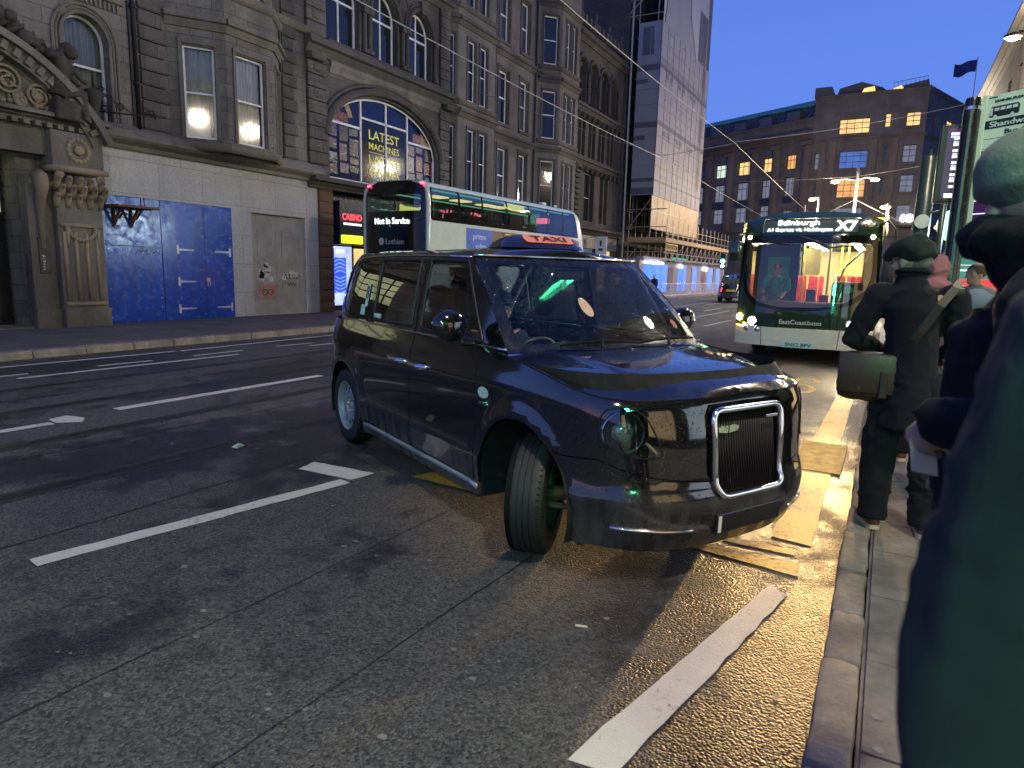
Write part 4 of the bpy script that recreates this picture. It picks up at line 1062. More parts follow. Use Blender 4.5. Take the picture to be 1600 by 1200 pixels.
# bricked-up shutter panel recess
mb = MB(); mb.box(-.14, -.12, 14.22 - B1Y, 16.36 - B1Y, .12, 3.22)
RENDER = mat('grey painted infill', (.28, .27, .245), .8, var=.2, scale=2.5, bmp=.3)
inf = mb.build('infill_panel', RENDER, b1)
mb = MB()
for u in (14.5, 15.45):
    for (v0, v1) in ((.95, 1.75), (1.95, 2.75)):
        for (a, b, c, d) in ((u, u + .75, v0, v0 + .03), (u, u + .75, v1 - .03, v1), (u, u + .03, v0, v1), (u + .72, u + .75, v0, v1)): mb.box(-.12, -.108, a - B1Y, b - B1Y, c, d)
mb.build('panel_moulding', RENDER, inf)
po = MB()
for i in range(13):
    u = random.choice((14.55, 15.5)) + random.uniform(0, .55); v = random.uniform(1.2, 1.75); s = random.uniform(.05, .12)
    po.add([(-.106, u - B1Y + dx * s, v + dz * s) for dx, dz in ((-1, -.8), (.9, -1), (1.1, .9), (-.8, 1))], [(0, 1, 2, 3)])
po.build('torn_posters', mat('torn paper', (.5, .48, .46), .9), inf)
po = MB(); po.quad((-.106, 14.5 - B1Y, .62), (-.106, 15.2 - B1Y, .62), (-.106, 15.2 - B1Y, 1.05), (-.106, 14.5 - B1Y, 1.05)); po.build('pink_patch', mat('pink patch', (.33, .18, .14), .85), inf)
def scribble(name, parent, x, pts_list, m, r=.012):
    s = MB()
    for pts in pts_list: s.tube([(x, u - B1Y, v) for u, v in pts], r, 4)
    return s.build(name, m, parent)
BLK = mat('black spray paint', (.01, .01, .01), .7)
scribble('graffiti', inf, -.105, [[(14.72 + .09 * math.cos(t), .82 + .09 * math.sin(t)) for t in [i * .5 for i in range(14)]], [(14.95 + .1 * math.cos(t), .83 + .08 * math.sin(t)) for t in [i * .5 for i in range(14)]],
    [(15.5 + .07 * k, 1.25 + .14 * (k % 2)) for k in range(10)], [(15.65 + .06 * k, 1.02 + .1 * ((k + 1) % 2)) for k in range(7)]], BLK, .010)
scribble('graffiti', board, .036, [[(10.55 + .06 * k + .02 * math.sin(k * 2), 1.88 + .09 * (k % 2)) for k in range(12)]], BLK, .006)
# upper wall
UH = [(9.55, 10.25, 5.0, 7.35, .55)]
mb = MB(); wall(mb, T, B1Y - .2, 10.75, 4.9, 13.5, [(9.05 + .1, 10.2, 4.98, 7.3, .55)], .3); wall(mb, T, 10.72, 16.95, 4.9, 13.5, [], .3); mb.build('wall', ST_LIGHT, b1)
window(b1, T, 9.15, 10.2, 4.98, 7.3, .55, w=-.2, rails=(.52,), pane=CLEAR, curtain=mat('grey blind', (.20, .20, .19), .8))
mb = MB(); A = archpts(9.15, 10.2, 6.75, .55, 20); 
for k, (o_, p) in enumerate(((.03, .07), (.12, .045), (.2, .06))):
    mb.tube([T(9.15 - o_, p * .5, 5.0)] + [T(9.675 + (u - 9.675) * (1 + o_ / .52), p * .5, 6.75 + (v - 6.75) * (1 + o_ / .55)) for u, v in A] + [T(10.2 + o_, p * .5, 5.0)], p * .6, 6)
band(mb, T, 9.02, 10.6, string(7.75, .2, .12)); 
for i in range(14): mb.box(.0, .05, 9.1 + i * .105 - B1Y, 9.14 + i * .105 - B1Y, 7.56, 7.74)
for u in (9.2, 10.3): mb.lathe([(.10, 0), (.10, .03), (.07, .05)], 14, lambda x, y, z, u=u: (z, u + x - B1Y, 7.25 + y))
band(mb, T, 8.9, 16.95, string(8.9, .3, .16)); mb.build('window_surround', ST_TRIM, b1, angle=40)
# rusticated strips either side of the bay, downpipes
def rust(mb, T, u0, u1, v0, v1, h=.36, p=.07, verm=False):
    v = v0; k = 0
    while v < v1 - .05:
        mb.cbox(0, 1, 0, 1, 0, 1, .001, None) if False else None
        L = 0 if k % 2 else .12
        x0, x1 = 0, p; y0, y1 = u0, u1
        bm_T = lambda x, y, z: T(y, x, z)
        mb.cbox(-.02, p, u0 + (0 if not verm else 0), u1 + (L if not verm else 0), v + .012, v + h - .012, .02, bm_T)
        if verm and k % 2 == 0: mb.sphere(T((u0 + u1) / 2, p, v + h / 2), (.05, (u1 - u0) * .30, h * .28), 8, 6)
        v += h; k += 1
for a_, c_ in ((10.98, 11.62), (15.55, 16.0)): mb = MB(); rust(mb, T, a_, c_, 5.0, 12.9); mb.build('quoins', ST_DARK, b1, angle=40)
for u in (10.82, 15.42):
    mb = MB(); mb.tube([T(u, .09, 4.95), T(u, .09, 13.4)], .055, 10)
    for v in (6, 7.8, 9.6, 11.4): mb.tube([T(u, .09, v), T(u, .09, v + .09)], .075, 10)
    mb.build('downpipe', IRON, b1, smooth=True)
# bay
def facet(p, q):
    (x0, y0), (x1, y1) = p, q; L = math.hypot(x1 - x0, y1 - y0); dx, dy = (x1 - x0) / L, (y1 - y0) / L; nx, ny = dy, -dx
    return (lambda u, w, v: (x0 + dx * u + nx * w, y0 + dy * u + ny * w, v)), L
def bay(parent, base, P, floors, stone_m, trim, top, wins, vbase, curtain=None, pane=None):
    """P: plan points (local x,y); wins: per facet list of (a,b); floors: list of (sill, head)"""
    wallb = MB(); tr = MB()
    for k in range(len(P) - 1):
        F, L = facet(P[k], P[k + 1])
        holes = [(a, b, c, d) for (a, b) in wins[k] for (c, d) in floors]
        wall(wallb, F, 0, L, vbase, top, holes, .2)
        for (c, d) in floors:
            band(tr, F, -.03, L + .03, string(c - .30, .26, .11)); band(tr, F, -.03, L + .03, corn(d + .42, .34, .20))
            for (a, b) in wins[k]:
                for (e, f) in ((a - .10, a - .02), (b + .02, b + .10)): tr.box(0, 1, 0, 1, 0, 1, lambda x, y, z, e=e, f=f, c=c, d=d: F(e + (f - e) * x, .045 * y, c + (d + .1 - c) * z))
                tr.box(0, 1, 0, 1, 0, 1, lambda x, y, z, a=a, b=b, d=d: F(a - .1 + (b - a + .2) * x, .055 * y, d + .03 + .09 * z))
        for (a, b) in wins[k]:
            for (c, d) in floors: window(parent, F, a, b, c, d, w=-.10, fr=.05, pane=pane, curtain=curtain)
    wallb.build('bay_wall', stone_m, parent); tr.build('bay_moulding', trim, parent, angle=50)
    for z in (vbase, top):
        cp = MB(); cp.add([(x, y, z) for x, y in P], [tuple(range(len(P)))]); cp.build('bay_cap', trim, parent)
P1 = [(0, 11.75 - B1Y), (.8, 12.92 - B1Y), (.8, 14.52 - B1Y), (0, 15.5 - B1Y)]
L1 = math.hypot(.8, 1.17)
bay(b1, None, P1, [(4.98, 7.32), (8.95, 11.2)], ST_LIGHT, ST_TRIM, 12.6, [[(.36, 1.12)], [(.30, 1.28)], [(.3, .95)]], 4.9, curtain=CURT, pane=CLEAR)
pb = MB(); F, L = facet(P1[0], P1[1]); pb.box(0, 1, 0, 1, 0, 1, lambda x, y, z: F(.42 + .55 * x, -.21 + .01 * y, 5.02 + .62 * z)); nb = pb.build('window_board', mat('white board', (.6, .62, .64), .5), b1)
pb = MB()
for a in (.50, .68): pb.box(0, 1, 0, 1, 0, 1, lambda x, y, z, a=a: F(a + .11 * x, -.199 + .004 * y, 5.36 + .13 * z))
pb.build('board_notice', mat('dark notice', (.06, .05, .05), .6), nb)
mb = MB(); block_shell(mb, -9, -.35, -.2, 7.55, 0, 13.5); mb.build('roof', ST_DARK, b1)
# timber bracket left over on the boarding
sh = thing('timber_sign_bracket', 'broken brown timber bracket shelf fixed high on the blue boarding', 'bracket', (-16.97, 9.75, 2.86))
s = MB(); s.cbox(0, .7, .0, 1.05, .10, .16, .01); s.build('shelf_board', mat('weathered brown timber', (.12, .06, .035), .8, var=.35, bmp=.4), sh)
for y in (.28, .72):
    s = MB(); s.tube([(0, y, -.33), (.32, y, .09)], .035, 6); s.tube([(.02, y, -.35), (.02, y, .1)], .03, 6); s.tube([(0, y + .16, -.12), (.5, y, .1)], .025, 6); s.build('strut', mat('weathered brown timber', (.12, .06, .035), .8), sh)
s = MB(); s.tube([(.3, .82, .16), (.3, .82, .38)], .015, 6); s.tube([(.3, .92, .16), (.3, .90, .40)], .015, 6); s.build('bolt', IRON, sh)
# ================================================================ building 0: carved stone doorway
B0Y = 9.55
b0 = thing('doorway_building', 'ornate stone doorway with carved arched pediment, fluted pilaster and black double doors', 'building', (-17, B0Y, 0))
T = FR(B0Y)
mb = MB(); wall(mb, T, 2.0, 9.2, 0, 13.5, [(5.6, 7.95, .12, 3.95)], .9); block_shell(mb, -9, -.95, -7.55, -.2, 0, 13.5); mb.build('wall', ST_LIGHT, b0)
mb = MB(); wall(mb, lambda u, w, v: (w + .35, u - B0Y, v), 4.4, 9.55, 3.95, 4.62, [], .3)
for (a, b) in ((7.97, 8.5), (8.5, 9.52)):
    mb.cbox(0, .32 if a < 8.2 else .46, a - B0Y, b - B0Y, .1, 3.3, .02); mb.cbox(0, (.32 if a < 8.2 else .46) + .08, a - B0Y - .02, b - B0Y + .02, .1, .55, .03)
mb.build('pilaster', ST_TRIM, b0, angle=40)
fl = MB()
for u in (8.62, 8.86, 9.1, 9.34):
    fl.tube([T(u, .465, .75), T(u, .465, 2.3)], .045, 8)
fl.tube([T(8.55, .47, 2.45), T(9.48, .47, 2.45)], .05, 8); fl.tube([T(8.55, .47, .65), T(9.48, .47, .65)], .05, 8)
for k in range(13):    # swag
    a = math.pi * k / 12; fl.sphere(T(9.0 - .3 * math.cos(a), .50, 2.38 - .26 * math.sin(a)), (.05, .05, .05), 8, 6)
for u in (8.68, 9.36): fl.tube([T(u, .5, 2.4), T(u, .5, 1.95)], [.05, .02], 7)
# acanthus capital: rows of leaves
for r, (v, o_) in enumerate(((3.0, .48), (3.2, .52), (3.38, .56))):
    for k in range(5): 
        u = 8.52 + k * .24 + (.1 if r % 2 else 0); fl.tube([T(u, .44, v - .16), T(u, o_ - .01, v), T(u, o_ + .06, v + .13), T(u, o_ + .12, v + .10)], [.06, .075, .06, .03], 7)
for u in (8.55, 9.45): fl.tube([T(u + .09 * math.cos(t) * (1 - t / 14), .60, 3.52 + .09 * math.sin(t) * (1 - t / 14)) for t in [i * .5 for i in range(24)]], .03, 6)
fl.box(0, .66, 8.42 - B0Y, 9.62 - B0Y, 3.62, 3.74); 
# console scroll beside the door
fl.tube([T(8.22 , .34, 3.55), T(8.22, .48, 3.45), T(8.22, .50, 3.25), T(8.22, .40, 3.0), T(8.22, .34, 2.6), T(8.22, .33, 1.9)], [.12, .15, .14, .11, .08, .05], 9)
fl.build('carved_ornament', CARVED, b0, smooth=True)
# entablature block with rosette, dentils, segmental pediment with scrolls
en = MB(); en.cbox(0, .56, 8.45 - B0Y, 9.58 - B0Y, 3.74, 4.5, .02); band(en, lambda u, w, v: (w + .35, u - B0Y, v), 3.6, 9.75, corn(4.62, .22, .34))
for i in range(26): en.box(.36, .56, 3.9 + .225 * i - B0Y, 4.02 + .225 * i - B0Y, 4.52, 4.62)
PC, PR = 6.35, 3.75                      # pediment arc centre along the street, radius
def ped(t, r, w): return (w, PC + r * math.sin(t) - B0Y, 3.0 + r * math.cos(t) - .25)
ts = [R(-64 + 128 * i / 40) for i in range(41)]
for (r0, r1, w0, w1) in ((3.75, 3.60, .35, .78), (3.60, 3.35, .35, .62)):
    n = len(ts)
    for i in range(n - 1):
        a, b = ts[i], ts[i + 1]; vs = [ped(a, r0, w0), ped(a, r0, w1), ped(a, r1, w1), ped(a, r1, w0), ped(b, r0, w0), ped(b, r0, w1), ped(b, r1, w1), ped(b, r1, w0)]
        en.add(vs, [(0, 1, 5, 4), (1, 2, 6, 5), (2, 3, 7, 6)])
for i in range(30):
    a = R(-60 + 4.1 * i); en.add([ped(a + da, r, w) for w in (.4, .70) for da, r in ((-.018, 3.58), (.018, 3.58), (.018, 3.40), (-.018, 3.40))], [(4, 5, 6, 7), (0, 1, 5, 4), (1, 2, 6, 5), (2, 3, 7, 6), (3, 0, 4, 7)])
tri = [(.36, PC + 3.4 * math.sin(t) - B0Y, 2.75 + 3.4 * math.cos(t)) for t in ts if 2.75 + 3.4 * math.cos(t) > 4.85]
en.add(tri + [(.36, tri[-1][1], 4.84), (.36, tri[0][1], 4.84)], [tuple(range(len(tri) + 2))])
en.build('pediment', ST_TRIM, b0, angle=30)
sc_ = MB()
def spiral(u, v, r, turns=2.2, sgn=1, w=.42, th=.04, a0=0):
    n = int(turns * 14); sc_.tube([T(u + sgn * r * (1 - .8 * i / n) * math.cos(a0 + i * .45), w, v + r * (1 - .8 * i / n) * math.sin(a0 + i * .45)) for i in range(n)], [th * (1 - .5 * i / n) for i in range(n)], 6)
for (u, v, r, sg, a) in ((8.35, 5.15, .26, 1, 0), (7.75, 5.35, .30, -1, 1), (7.2, 5.75, .22, 1, 2), (7.15, 5.2, .2, -1, 0), (8.85, 4.98, .12, -1, 1), (7.6, 5.85, .16, 1, 3), (6.9, 5.55, .2, 1, 1), (8.0, 5.0, .13, 1, 2)): spiral(u, v, r, 2.2, sg, a0=a)
for i in range(70): 
    u = random.uniform(6.6, 8.9); v = random.uniform(4.9, 5.0 + (8.95 - u) * .42); sc_.sphere(T(u, .40, v), (.05, random.uniform(.03, .08), random.uniform(.03, .07)), 6, 4)
for k in range(12): a = 2 * math.pi * k / 12; sc_.tube([T(8.35, .43, 5.15), T(8.35 + .13 * math.cos(a), .43, 5.15 + .13 * math.sin(a))], [.03, .015], 5)
sc_.lathe([(.12, 0), (.1, .05), (.04, .07)], 12, lambda x, y, z: T(9.02 + x, .57 + z, 4.12 + y))
for k in range(16): a = k * .4; sc_.sphere(T(9.02 + .22 * math.cos(a), .57, 4.12 + .24 * math.sin(a)), (.03, .06, .06), 6, 4)
sc_.build('carved_ornament', CARVED, b0, smooth=True)
md = MB(); md.lathe([(.50, .38), (.46, .42), (.42, .40), (0, .44)], 26, lambda x, y, z: T(6.55 + x, z, 5.35 + y)); md.build('medallion', ST_TRIMD, b0, smooth=True)
cg = MB()
for i in range(26):
    t = R(8 + 34 * i / 26); r = 3.9 + random.uniform(-.05, .35) * (1 - i / 30); q = ped(t, r, .5 + random.uniform(-.1, .15)); cg.sphere(q, (random.uniform(.08, .16), random.uniform(.08, .18), random.uniform(.1, .2)), 7, 5)
for i in range(10): t = R(10 + 3 * i); cg.tube([ped(t, 3.8, .5), ped(t + .05, 4.1, .6), ped(t + .10, 4.05 + .2 * math.sin(i), .55)], [.09, .06, .03], 6)
cg.build('crest_carving', SOOTY, b0, smooth=True)
# doors and fanlight
dr = MB(); dr.box(-.62, -.55, 5.6 - B0Y, 7.9 - B0Y, .12, 2.62); door = dr.build('door', mat('black door paint', (.010, .010, .011), .35, var=.2), b0)
dp = MB()
for u in (5.75, 6.3, 6.95, 7.45):
    for (v0, v1) in ((.35, 1.2), (1.35, 1.75), (1.9, 2.5)): dp.cbox(-.56, -.53, u - B0Y, u + .36 - B0Y, v0, v1, .012)
dp.build('door_panel', mat('black door paint', (.010, .010, .011), .35), door)
dp = MB(); dp.box(-.54, -.52, 7.25 - B0Y, 7.37 - B0Y, .95, 1.25); dp.build('letter_plate', mat('brass', (.35, .25, .1), .4, .9), door)
fp = MB(); fp.box(-.66, -.62, 5.6 - B0Y, 7.9 - B0Y, 2.66, 3.95); fan = fp.build('fanlight', lit('lit hall', (.75, .78, .45), .26), b0)
fb = MB()
for v in (2.66, 2.98, 3.30, 3.62, 3.92): fb.box(-.62, -.57, 5.6 - B0Y, 7.95 - B0Y, v - .025, v + .025)
for u in (5.9, 6.75, 7.62, 7.9): fb.box(-.62, -.565, u - .025 - B0Y, u + .025 - B0Y, 2.66, 3.95)
fb.build('glazing_bars', IRON, fan)
stp = MB(); stp.box(-.95, .25, 5.4 - B0Y, 8.0 - B0Y, .0, .16); stp.build('door_step', ST_TRIM, b0)
ic = MB(); ic.cbox(.32, .35, 8.12 - B0Y, 8.34 - B0Y, 1.35, 2.15, .01); i2 = ic.build('entry_panel', BLACKP, b0)
ic = MB()
for k in range(6): ic.cbox(.35, .356, 8.18 - B0Y, 8.23 - B0Y, 1.42 + k * .06, 1.45 + k * .06, .003)
ic.build('bell_button', CHROME, i2)
hd = MB(); hd.tube([T(7.98, -.1, 1.3), T(7.98, .12, 1.3), T(7.98, .12, 1.75), T(7.98, -.1, 1.75)], .02, 6); hd.build('gate_handle', IRON, b0)
# statue on the pediment shoulder
stt = thing('seated_statue', 'dark stone seated figure leaning forward on the carved pediment', 'statue', (-16.45, 8.92, 4.95))
s = MB()
s.tube([(0, -.25, .28), (.02, -.22, .55), (.03, -.12, .85), (.03, .0, 1.08)], [.20, .21, .20, .12], 10); s.sphere((.03, .10, 1.26), (.13, .15, .16), 12, 8); s.sphere((.03, .02, 1.33), (.15, .14, .13), 10, 8)
s.tube([(.12, -.02, .98), (.2, .12, .75), (.18, .30, .62)], [.075, .06, .045], 8); s.tube([(-.1, -.02, .98), (-.12, .12, .75), (-.05, .30, .6)], [.075, .06, .045], 8)
s.tube([(.1, -.2, .32), (.16, .22, .38), (.16, .26, -.15), (.16, .35, -.2)], [.13, .12, .08, .06], 9); s.tube([(-.1, -.2, .3), (-.1, .2, .3), (-.1, .26, -.2)], [.13, .12, .08], 9); s.cbox(-.25, .25, -.4, .12, -.25, .2, .06); s.sphere((.03, -.15, 1.0), (.15, .1, .3), 8, 6)
fused(s, 'figure', SOOTY, stt, .022, 3, disp=.016, dscale=.12)
s = MB(); s.lathe([(.12, -.3), (.10, .1), (.14, .3), (.18, .46), (.18, .55), (.05, .6)], 12, lambda x, y, z: (.1 + x, .48 + y, z)); s.build('urn', SOOTY, stt, smooth=True)
# wrought iron bracket
ib = thing('iron_bracket', 'black wrought iron scrollwork bracket projecting beside the stone figure', 'bracket', (-16.6, 9.55, 4.95))
s = MB(); s.tube([(0, 0, .16), (.4, .55, .16), (.75, 1.0, .16)], .018, 6); s.tube([(.75, 1.0, .10), (.75, 1.0, .24)], .02, 6); s.tube([(0, 0, 0), (0, 0, .95)], .02, 6); s.tube([(0, 0, .75), (.2, .25, .45), (.45, .6, .2)], .012, 6)
for (a, z, r) in ((.15, .42, .15), (.32, .30, .09), (.12, .24, .07), (.62, .26, .09), (.72, .24, .06), (.1, .66, .06)):
    s.tube([(a + .6 * r * math.cos(t) * (1 - i / 40), 1.3 * (a + .8 * r * math.cos(t) * (1 - i / 40)), z + r * math.sin(t) * (1 - i / 40)) for i, t in enumerate([k * .5 for k in range(26)])], .010, 5)
s.build('scrollwork', IRON, ib, smooth=True)
# ================================================================ building 2: casino with great arched window
B2Y = 16.55
b2 = thing('casino_building', 'soot-black stone building with a wide arched advertising window over a casino entrance', 'building', (-17, B2Y, 0))
T = FR(B2Y)
mb = MB()
wall(mb, T, 16.55, 24.55, 4.35, 8.5, [(17.55, 23.78, 4.62, 7.78, 1.75)], .3)
wall(mb, T, 16.55, 24.55, 8.5, 15.8, [(17.5, 19.12, 9.1, 11.45, .85), (19.75, 21.2, 9.1, 11.45, .85), (21.88, 23.32, 9.1, 11.45, .85), (17.7, 19.0, 12.7, 15.0), (19.9, 21.2, 12.7, 15), (22, 23.3, 12.7, 15)], .38)
block_shell(mb, -9, -.45, 0, 8.0, 0, 15.8)
mb.build('wall', ST_DARK, b2)
tr = MB()
band(tr, T, 16.5, 24.6, corn(8.42, .5, .34)); band(tr, T, 17.5, 24.0, string(8.95, .14, .14)); band(tr, T, 16.5, 24.6, corn(4.25, .36, .42)); band(tr, T, 16.5, 24.6, corn(12.05, .4, .3)); band(tr, T, 16.5, 24.6, corn(15.5, .6, .6))
def hood(mb, T, a, b, spring, rise, off, p, r=None):
    uc, hw = (a + b) / 2, (b - a) / 2; mb.tube([T(uc + (u - uc) * (1 + off / hw), p * .4, spring + (v - spring) * (1 + off / rise)) for u, v in archpts(a, b, spring, rise, 24)], r or p, 8)
for (a, b) in ((17.5, 19.12), (19.75, 21.2), (21.88, 23.32)):
    hood(tr, T, a, b, 10.6, .85, .12, .09); hood(tr, T, a, b, 10.6, .85, .27, .06)
    uc = (a + b) / 2; tr.prism([(-.09, 11.4), (.09, 11.4), (.14, 11.85), (-.14, 11.85)], lambda x, z, d: T(uc + x, d, z), -.05, .18)
for u in (19.3, 19.58, 21.42, 21.68, 23.48):
    tr.tube([T(u, .06, 9.2), T(u, .06, 10.4)], .085, 10); tr.cbox(-.02, .2, u - .12 - B2Y, u + .12 - B2Y, 10.4, 10.62, .02); tr.cbox(-.02, .2, u - .12 - B2Y, u + .12 - B2Y, 9.1, 9.24, .02)
for u in (19.44, 21.55): tr.lathe([(.27, 0), (.27, .05), (.2, .05), (.2, .02)], 18, lambda x, y, z, u=u: T(u + x, z, 11.45 + y))
hood(tr, T, 17.55, 23.78, 6.03, 1.75, .20, .14, .14); hood(tr, T, 17.55, 23.78, 6.03, 1.75, .42, .07)
for u in (16.52, 24.0): tr.cbox(0, .34, u - B2Y, u + .6 - B2Y, 8.2, 8.42, .02)
tr.build('stone_moulding', ST_TRIMD, b2, angle=45)
pal = MB(); band(pal, T, 17.6, 24.0, [(.002, 8.05), (.04, 8.05), (.06, 8.2), (.12, 8.3), (.12, 8.42), (.0, 8.42)]); pal.build('pale_frieze', ST_TRIM, b2)
for a_, c_ in ((16.55, 17.38), (23.85, 24.52)): q = MB(); rust(q, T, a_, c_, 4.6, 15.4, .40, .12, True); q.build('quoins', ST_DARK, b2, angle=45)
for a_, c_ in ((16.98, 17.62), (23.9, 24.5)):
    q = MB(); v = .12
    while v < 4.2: q.cbox(-.1, .06, a_ - B2Y, c_ - B2Y, v + .012, v + .36, .02); v += .37
    q.box(-.12, .02, a_ + .01 - B2Y, c_ - .02 - B2Y, .1, 4.2); q.build('shop_pier', stone('red sandstone pier', (.20, .115, .075), (.16, .095, .065), flat=True, soot=.3), b2, angle=45)
for (a, b) in ((17.5, 19.12), (19.75, 21.2), (21.88, 23.32)):
    window(b2, T, a, b, 9.1, 11.45, .85, w=-.24, fr=.08, rails=(.60,), mull=1, pane=PANE, thick=.06)
for (a, b) in ((17.7, 19.0), (19.9, 21.2), (22, 23.3)): window(b2, T, a, b, 12.7, 15.0, w=-.24, fr=.07, mull=1)
# arched advertising window
aw = MB(); A = archpts(17.55, 23.78, 6.03, 1.75, 40); B = archpts(17.63, 23.70, 6.03, 1.68, 40)
for i in range(40):
    p, q_, r_, s_ = A[i], A[i + 1], B[i + 1], B[i]; aw.quad(*[T(*(x[0], -.18, x[1])) for x in (p, q_, r_, s_)])
def bar(m, u0, u1, v0, v1, w0=-.24, w1=-.175): m.box(w0, w1, u0 - B2Y, u1 - B2Y, v0, v1)
for u in (17.55, 23.70): bar(aw, u, u + .08, 4.62, 6.1)
bar(aw, 17.55, 23.78, 4.62, 4.74)
for u, t_ in ((19.32, 7.55), (20.72, 7.75), (22.0, 7.55)): bar(aw, u - .035, u + .035, 4.7, t_)
bar(aw, 17.6, 19.32, 6.55, 6.63); bar(aw, 19.32, 22.0, 6.95, 7.02); bar(aw, 22.0, 23.7, 6.55, 6.63)
awo = aw.build('arched_window', SASH, b2)
NAVY = mat('navy vinyl', (.010, .014, .045), .07, var=.2, rvar=.03)
pb = MB(); poly = [(17.6, 4.7), (23.73, 4.7)] + list(reversed(archpts(17.6, 23.73, 6.03, 1.72, 30))); pb.add([T(u, -.23, v) for u, v in poly], [tuple(range(len(poly)))]); pb.build('pane', NAVY, awo)
pb = MB(); pb.box(-.226, -.222, 19.36 - B2Y, 21.96 - B2Y, 4.74, 6.94); pb.build('poster_panel', mat('dark poster', (.008, .009, .016), .08, rvar=.03), awo)
yl = MB(); F = lambda u0, v0: (lambda x, y, z: (-.214 + z, u0 + x - B2Y, v0 + y))
yl.text('LATEST', F(20.66, 6.50), height=.33, width=1.75, bold=.008); yl.text('MACHINES', F(20.66, 6.10), height=.24, width=1.75, bold=.006); yl.text('LATEST', F(20.66, 5.62), height=.33, width=1.75, bold=.008); yl.text('GAMES', F(20.66, 5.22), height=.33, width=1.75, bold=.008)
yl.k = 0; yl.build('lettering', emit('yellow lettering', (.65, .62, .10), .05), awo)
wl = MB(); wl.text('ADMIRAL', F(20.55, 4.98), height=.15, width=1.15); wl.text('CASINO', F(20.55, 4.80), height=.11, width=.7); wl.box(-.216, -.213, 19.8 - B2Y, 21.5 - B2Y, 5.87, 5.885); wl.build('lettering', mat('white lettering', (.6, .6, .6), .4), awo)
# plain picture tiles of the poster collage
random.seed(21)
cols = [mat('tile ' + n, c, .3, var=.6, scale=5) for n, c in (('red', (.10, .012, .014)), ('dark', (.014, .014, .022)), ('grey', (.13, .135, .14)), ('teal', (.06, .10, .08)), ('violet', (.05, .03, .07)), ('tan', (.26, .16, .07)))]
for (x0, x1, base) in ((17.66, 19.28, 0), (22.04, 23.68, 0)):
    tl = MB(); tiles = []
    for cidx in range(3):
        v = 4.85 + .1 * cidx
        while v < 6.35:
            h_ = random.choice((.22, .34, .46, .58)); w0 = random.uniform(.02, .16); tiles.append((x0 + (x1 - x0) * (cidx + w0) / 3, x0 + (x1 - x0) * (cidx + random.uniform(.80, .98)) / 3, v, min(6.5, v + h_))); v += h_ + random.uniform(.03, .14)
    for i, (a, b, c, d) in enumerate(tiles):
        tl.k = random.choice((0, 1, 1, 2, 3, 4, 1)); sk = random.uniform(-.05, .05); tl.add([(-.219, a - B2Y, c), (-.219, b - B2Y, c + sk), (-.219, b - B2Y, d + sk), (-.219, a - B2Y, d)], [(0, 1, 2, 3)])
        tl.k = random.choice((1, 2, 5))
        for r in range(3): u_ = random.uniform(a, b - .12); v_ = random.uniform(c, d - .06); tl.box(-.2185, -.2165, u_ - B2Y, min(b, u_ + random.uniform(.06, .25)) - B2Y, v_, v_ + random.uniform(.02, .07))
    tl.build('poster_collage', cols, awo)
tl = MB(); tl.k = 5; tl.add([(-.222, 17.68 - B2Y, 6.65), (-.222, 18.3 - B2Y, 6.65), (-.222, 18.3 - B2Y, 7.15), (-.222, 17.95 - B2Y, 6.95)], [(0, 1, 2, 3)]); tl.add([(-.222, 22.9 - B2Y, 6.65), (-.222, 23.55 - B2Y, 6.65), (-.222, 22.9 - B2Y, 7.1)], [(0, 1, 2)]); tl.add([(-.222, 18.45 - B2Y, 7.35), (-.222, 18.7 - B2Y, 7.45), (-.222, 18.95 - B2Y, 6.9), (-.222, 18.75 - B2Y, 6.85)], [(0, 1, 2, 3)])
tl.k = 0; tl.box(-.2215, -.2195, 17.95 - B2Y, 18.7 - B2Y, 6.68, 6.98); tl.box(-.2215, -.2195, 22.4 - B2Y, 22.95 - B2Y, 6.68, 7.0)
tl.build('poster_picture', cols, awo)
random.seed(5)
# casino entrance under the arch
en = MB(); en.box(-.5, -.42, 17.6 - B2Y, 24.0 - B2Y, .1, 4.3); ent = en.build('entrance_front', mat('dark entrance cladding', (.012, .013, .022), .3), b2)
sg = MB(); sg.box(-.42, .08, 17.9 - B2Y, 20.6 - B2Y, 2.45, 3.95); sgn = sg.build('fascia_sign', mat('navy fascia', (.012, .016, .04), .3), ent)
cs = MB(); F2 = lambda u0, v0: (lambda x, y, z: (.085 + z, u0 + x - B2Y, v0 + y)); cs.text('CASINO', F2(18.52, 3.42), height=.22, width=.98, bold=.012); cs.build('red_lettering', emit('red sign letters', (1, .03, .05), .9), sgn)
cs = MB()
for k in range(5): cs.box(.085, .09, 18.08 + k * .19 - B2Y, 18.24 + k * .19 - B2Y, 3.14, 3.21)
cs.build('strapline', emit('white sign letters', (.8, .85, 1), .6), sgn)
cs = MB(); cs.cbox(.08, .2, 17.95 - B2Y, 18.95 - B2Y, 2.5, 2.78, .02); cs.build('yellow_light_box', emit('yellow light box', (.9, 1.0, .02), .45), sgn)
cs = MB(); cs.box(-.40, -.36, 17.75 - B2Y, 18.95 - B2Y, .3, 2.4); pnl = cs.build('lit_poster_case', lit('lit poster case', (.55, .65, 1.0), .35), ent)
cs = MB(); cs.box(-.35, -.33, 17.98 - B2Y, 18.62 - B2Y, .75, 2.0); bp = cs.build('blue_screen', emit('blue screen', (.02, .05, .85), .5), pnl)
cs = MB()
for k in range(9):
    v = .82 + k * .13
    for sg_ in (-1, 1): cs.tube([(-.322, 18.30 - B2Y, v + .09 * (1 if k < 5 else -1) * (-1)), (-.322, 18.30 + sg_ * .26 - B2Y, v)], .010, 5)
cs.build('screen_chevrons', emit('pale blue lines', (.25, .4, 1.0), .5), bp)
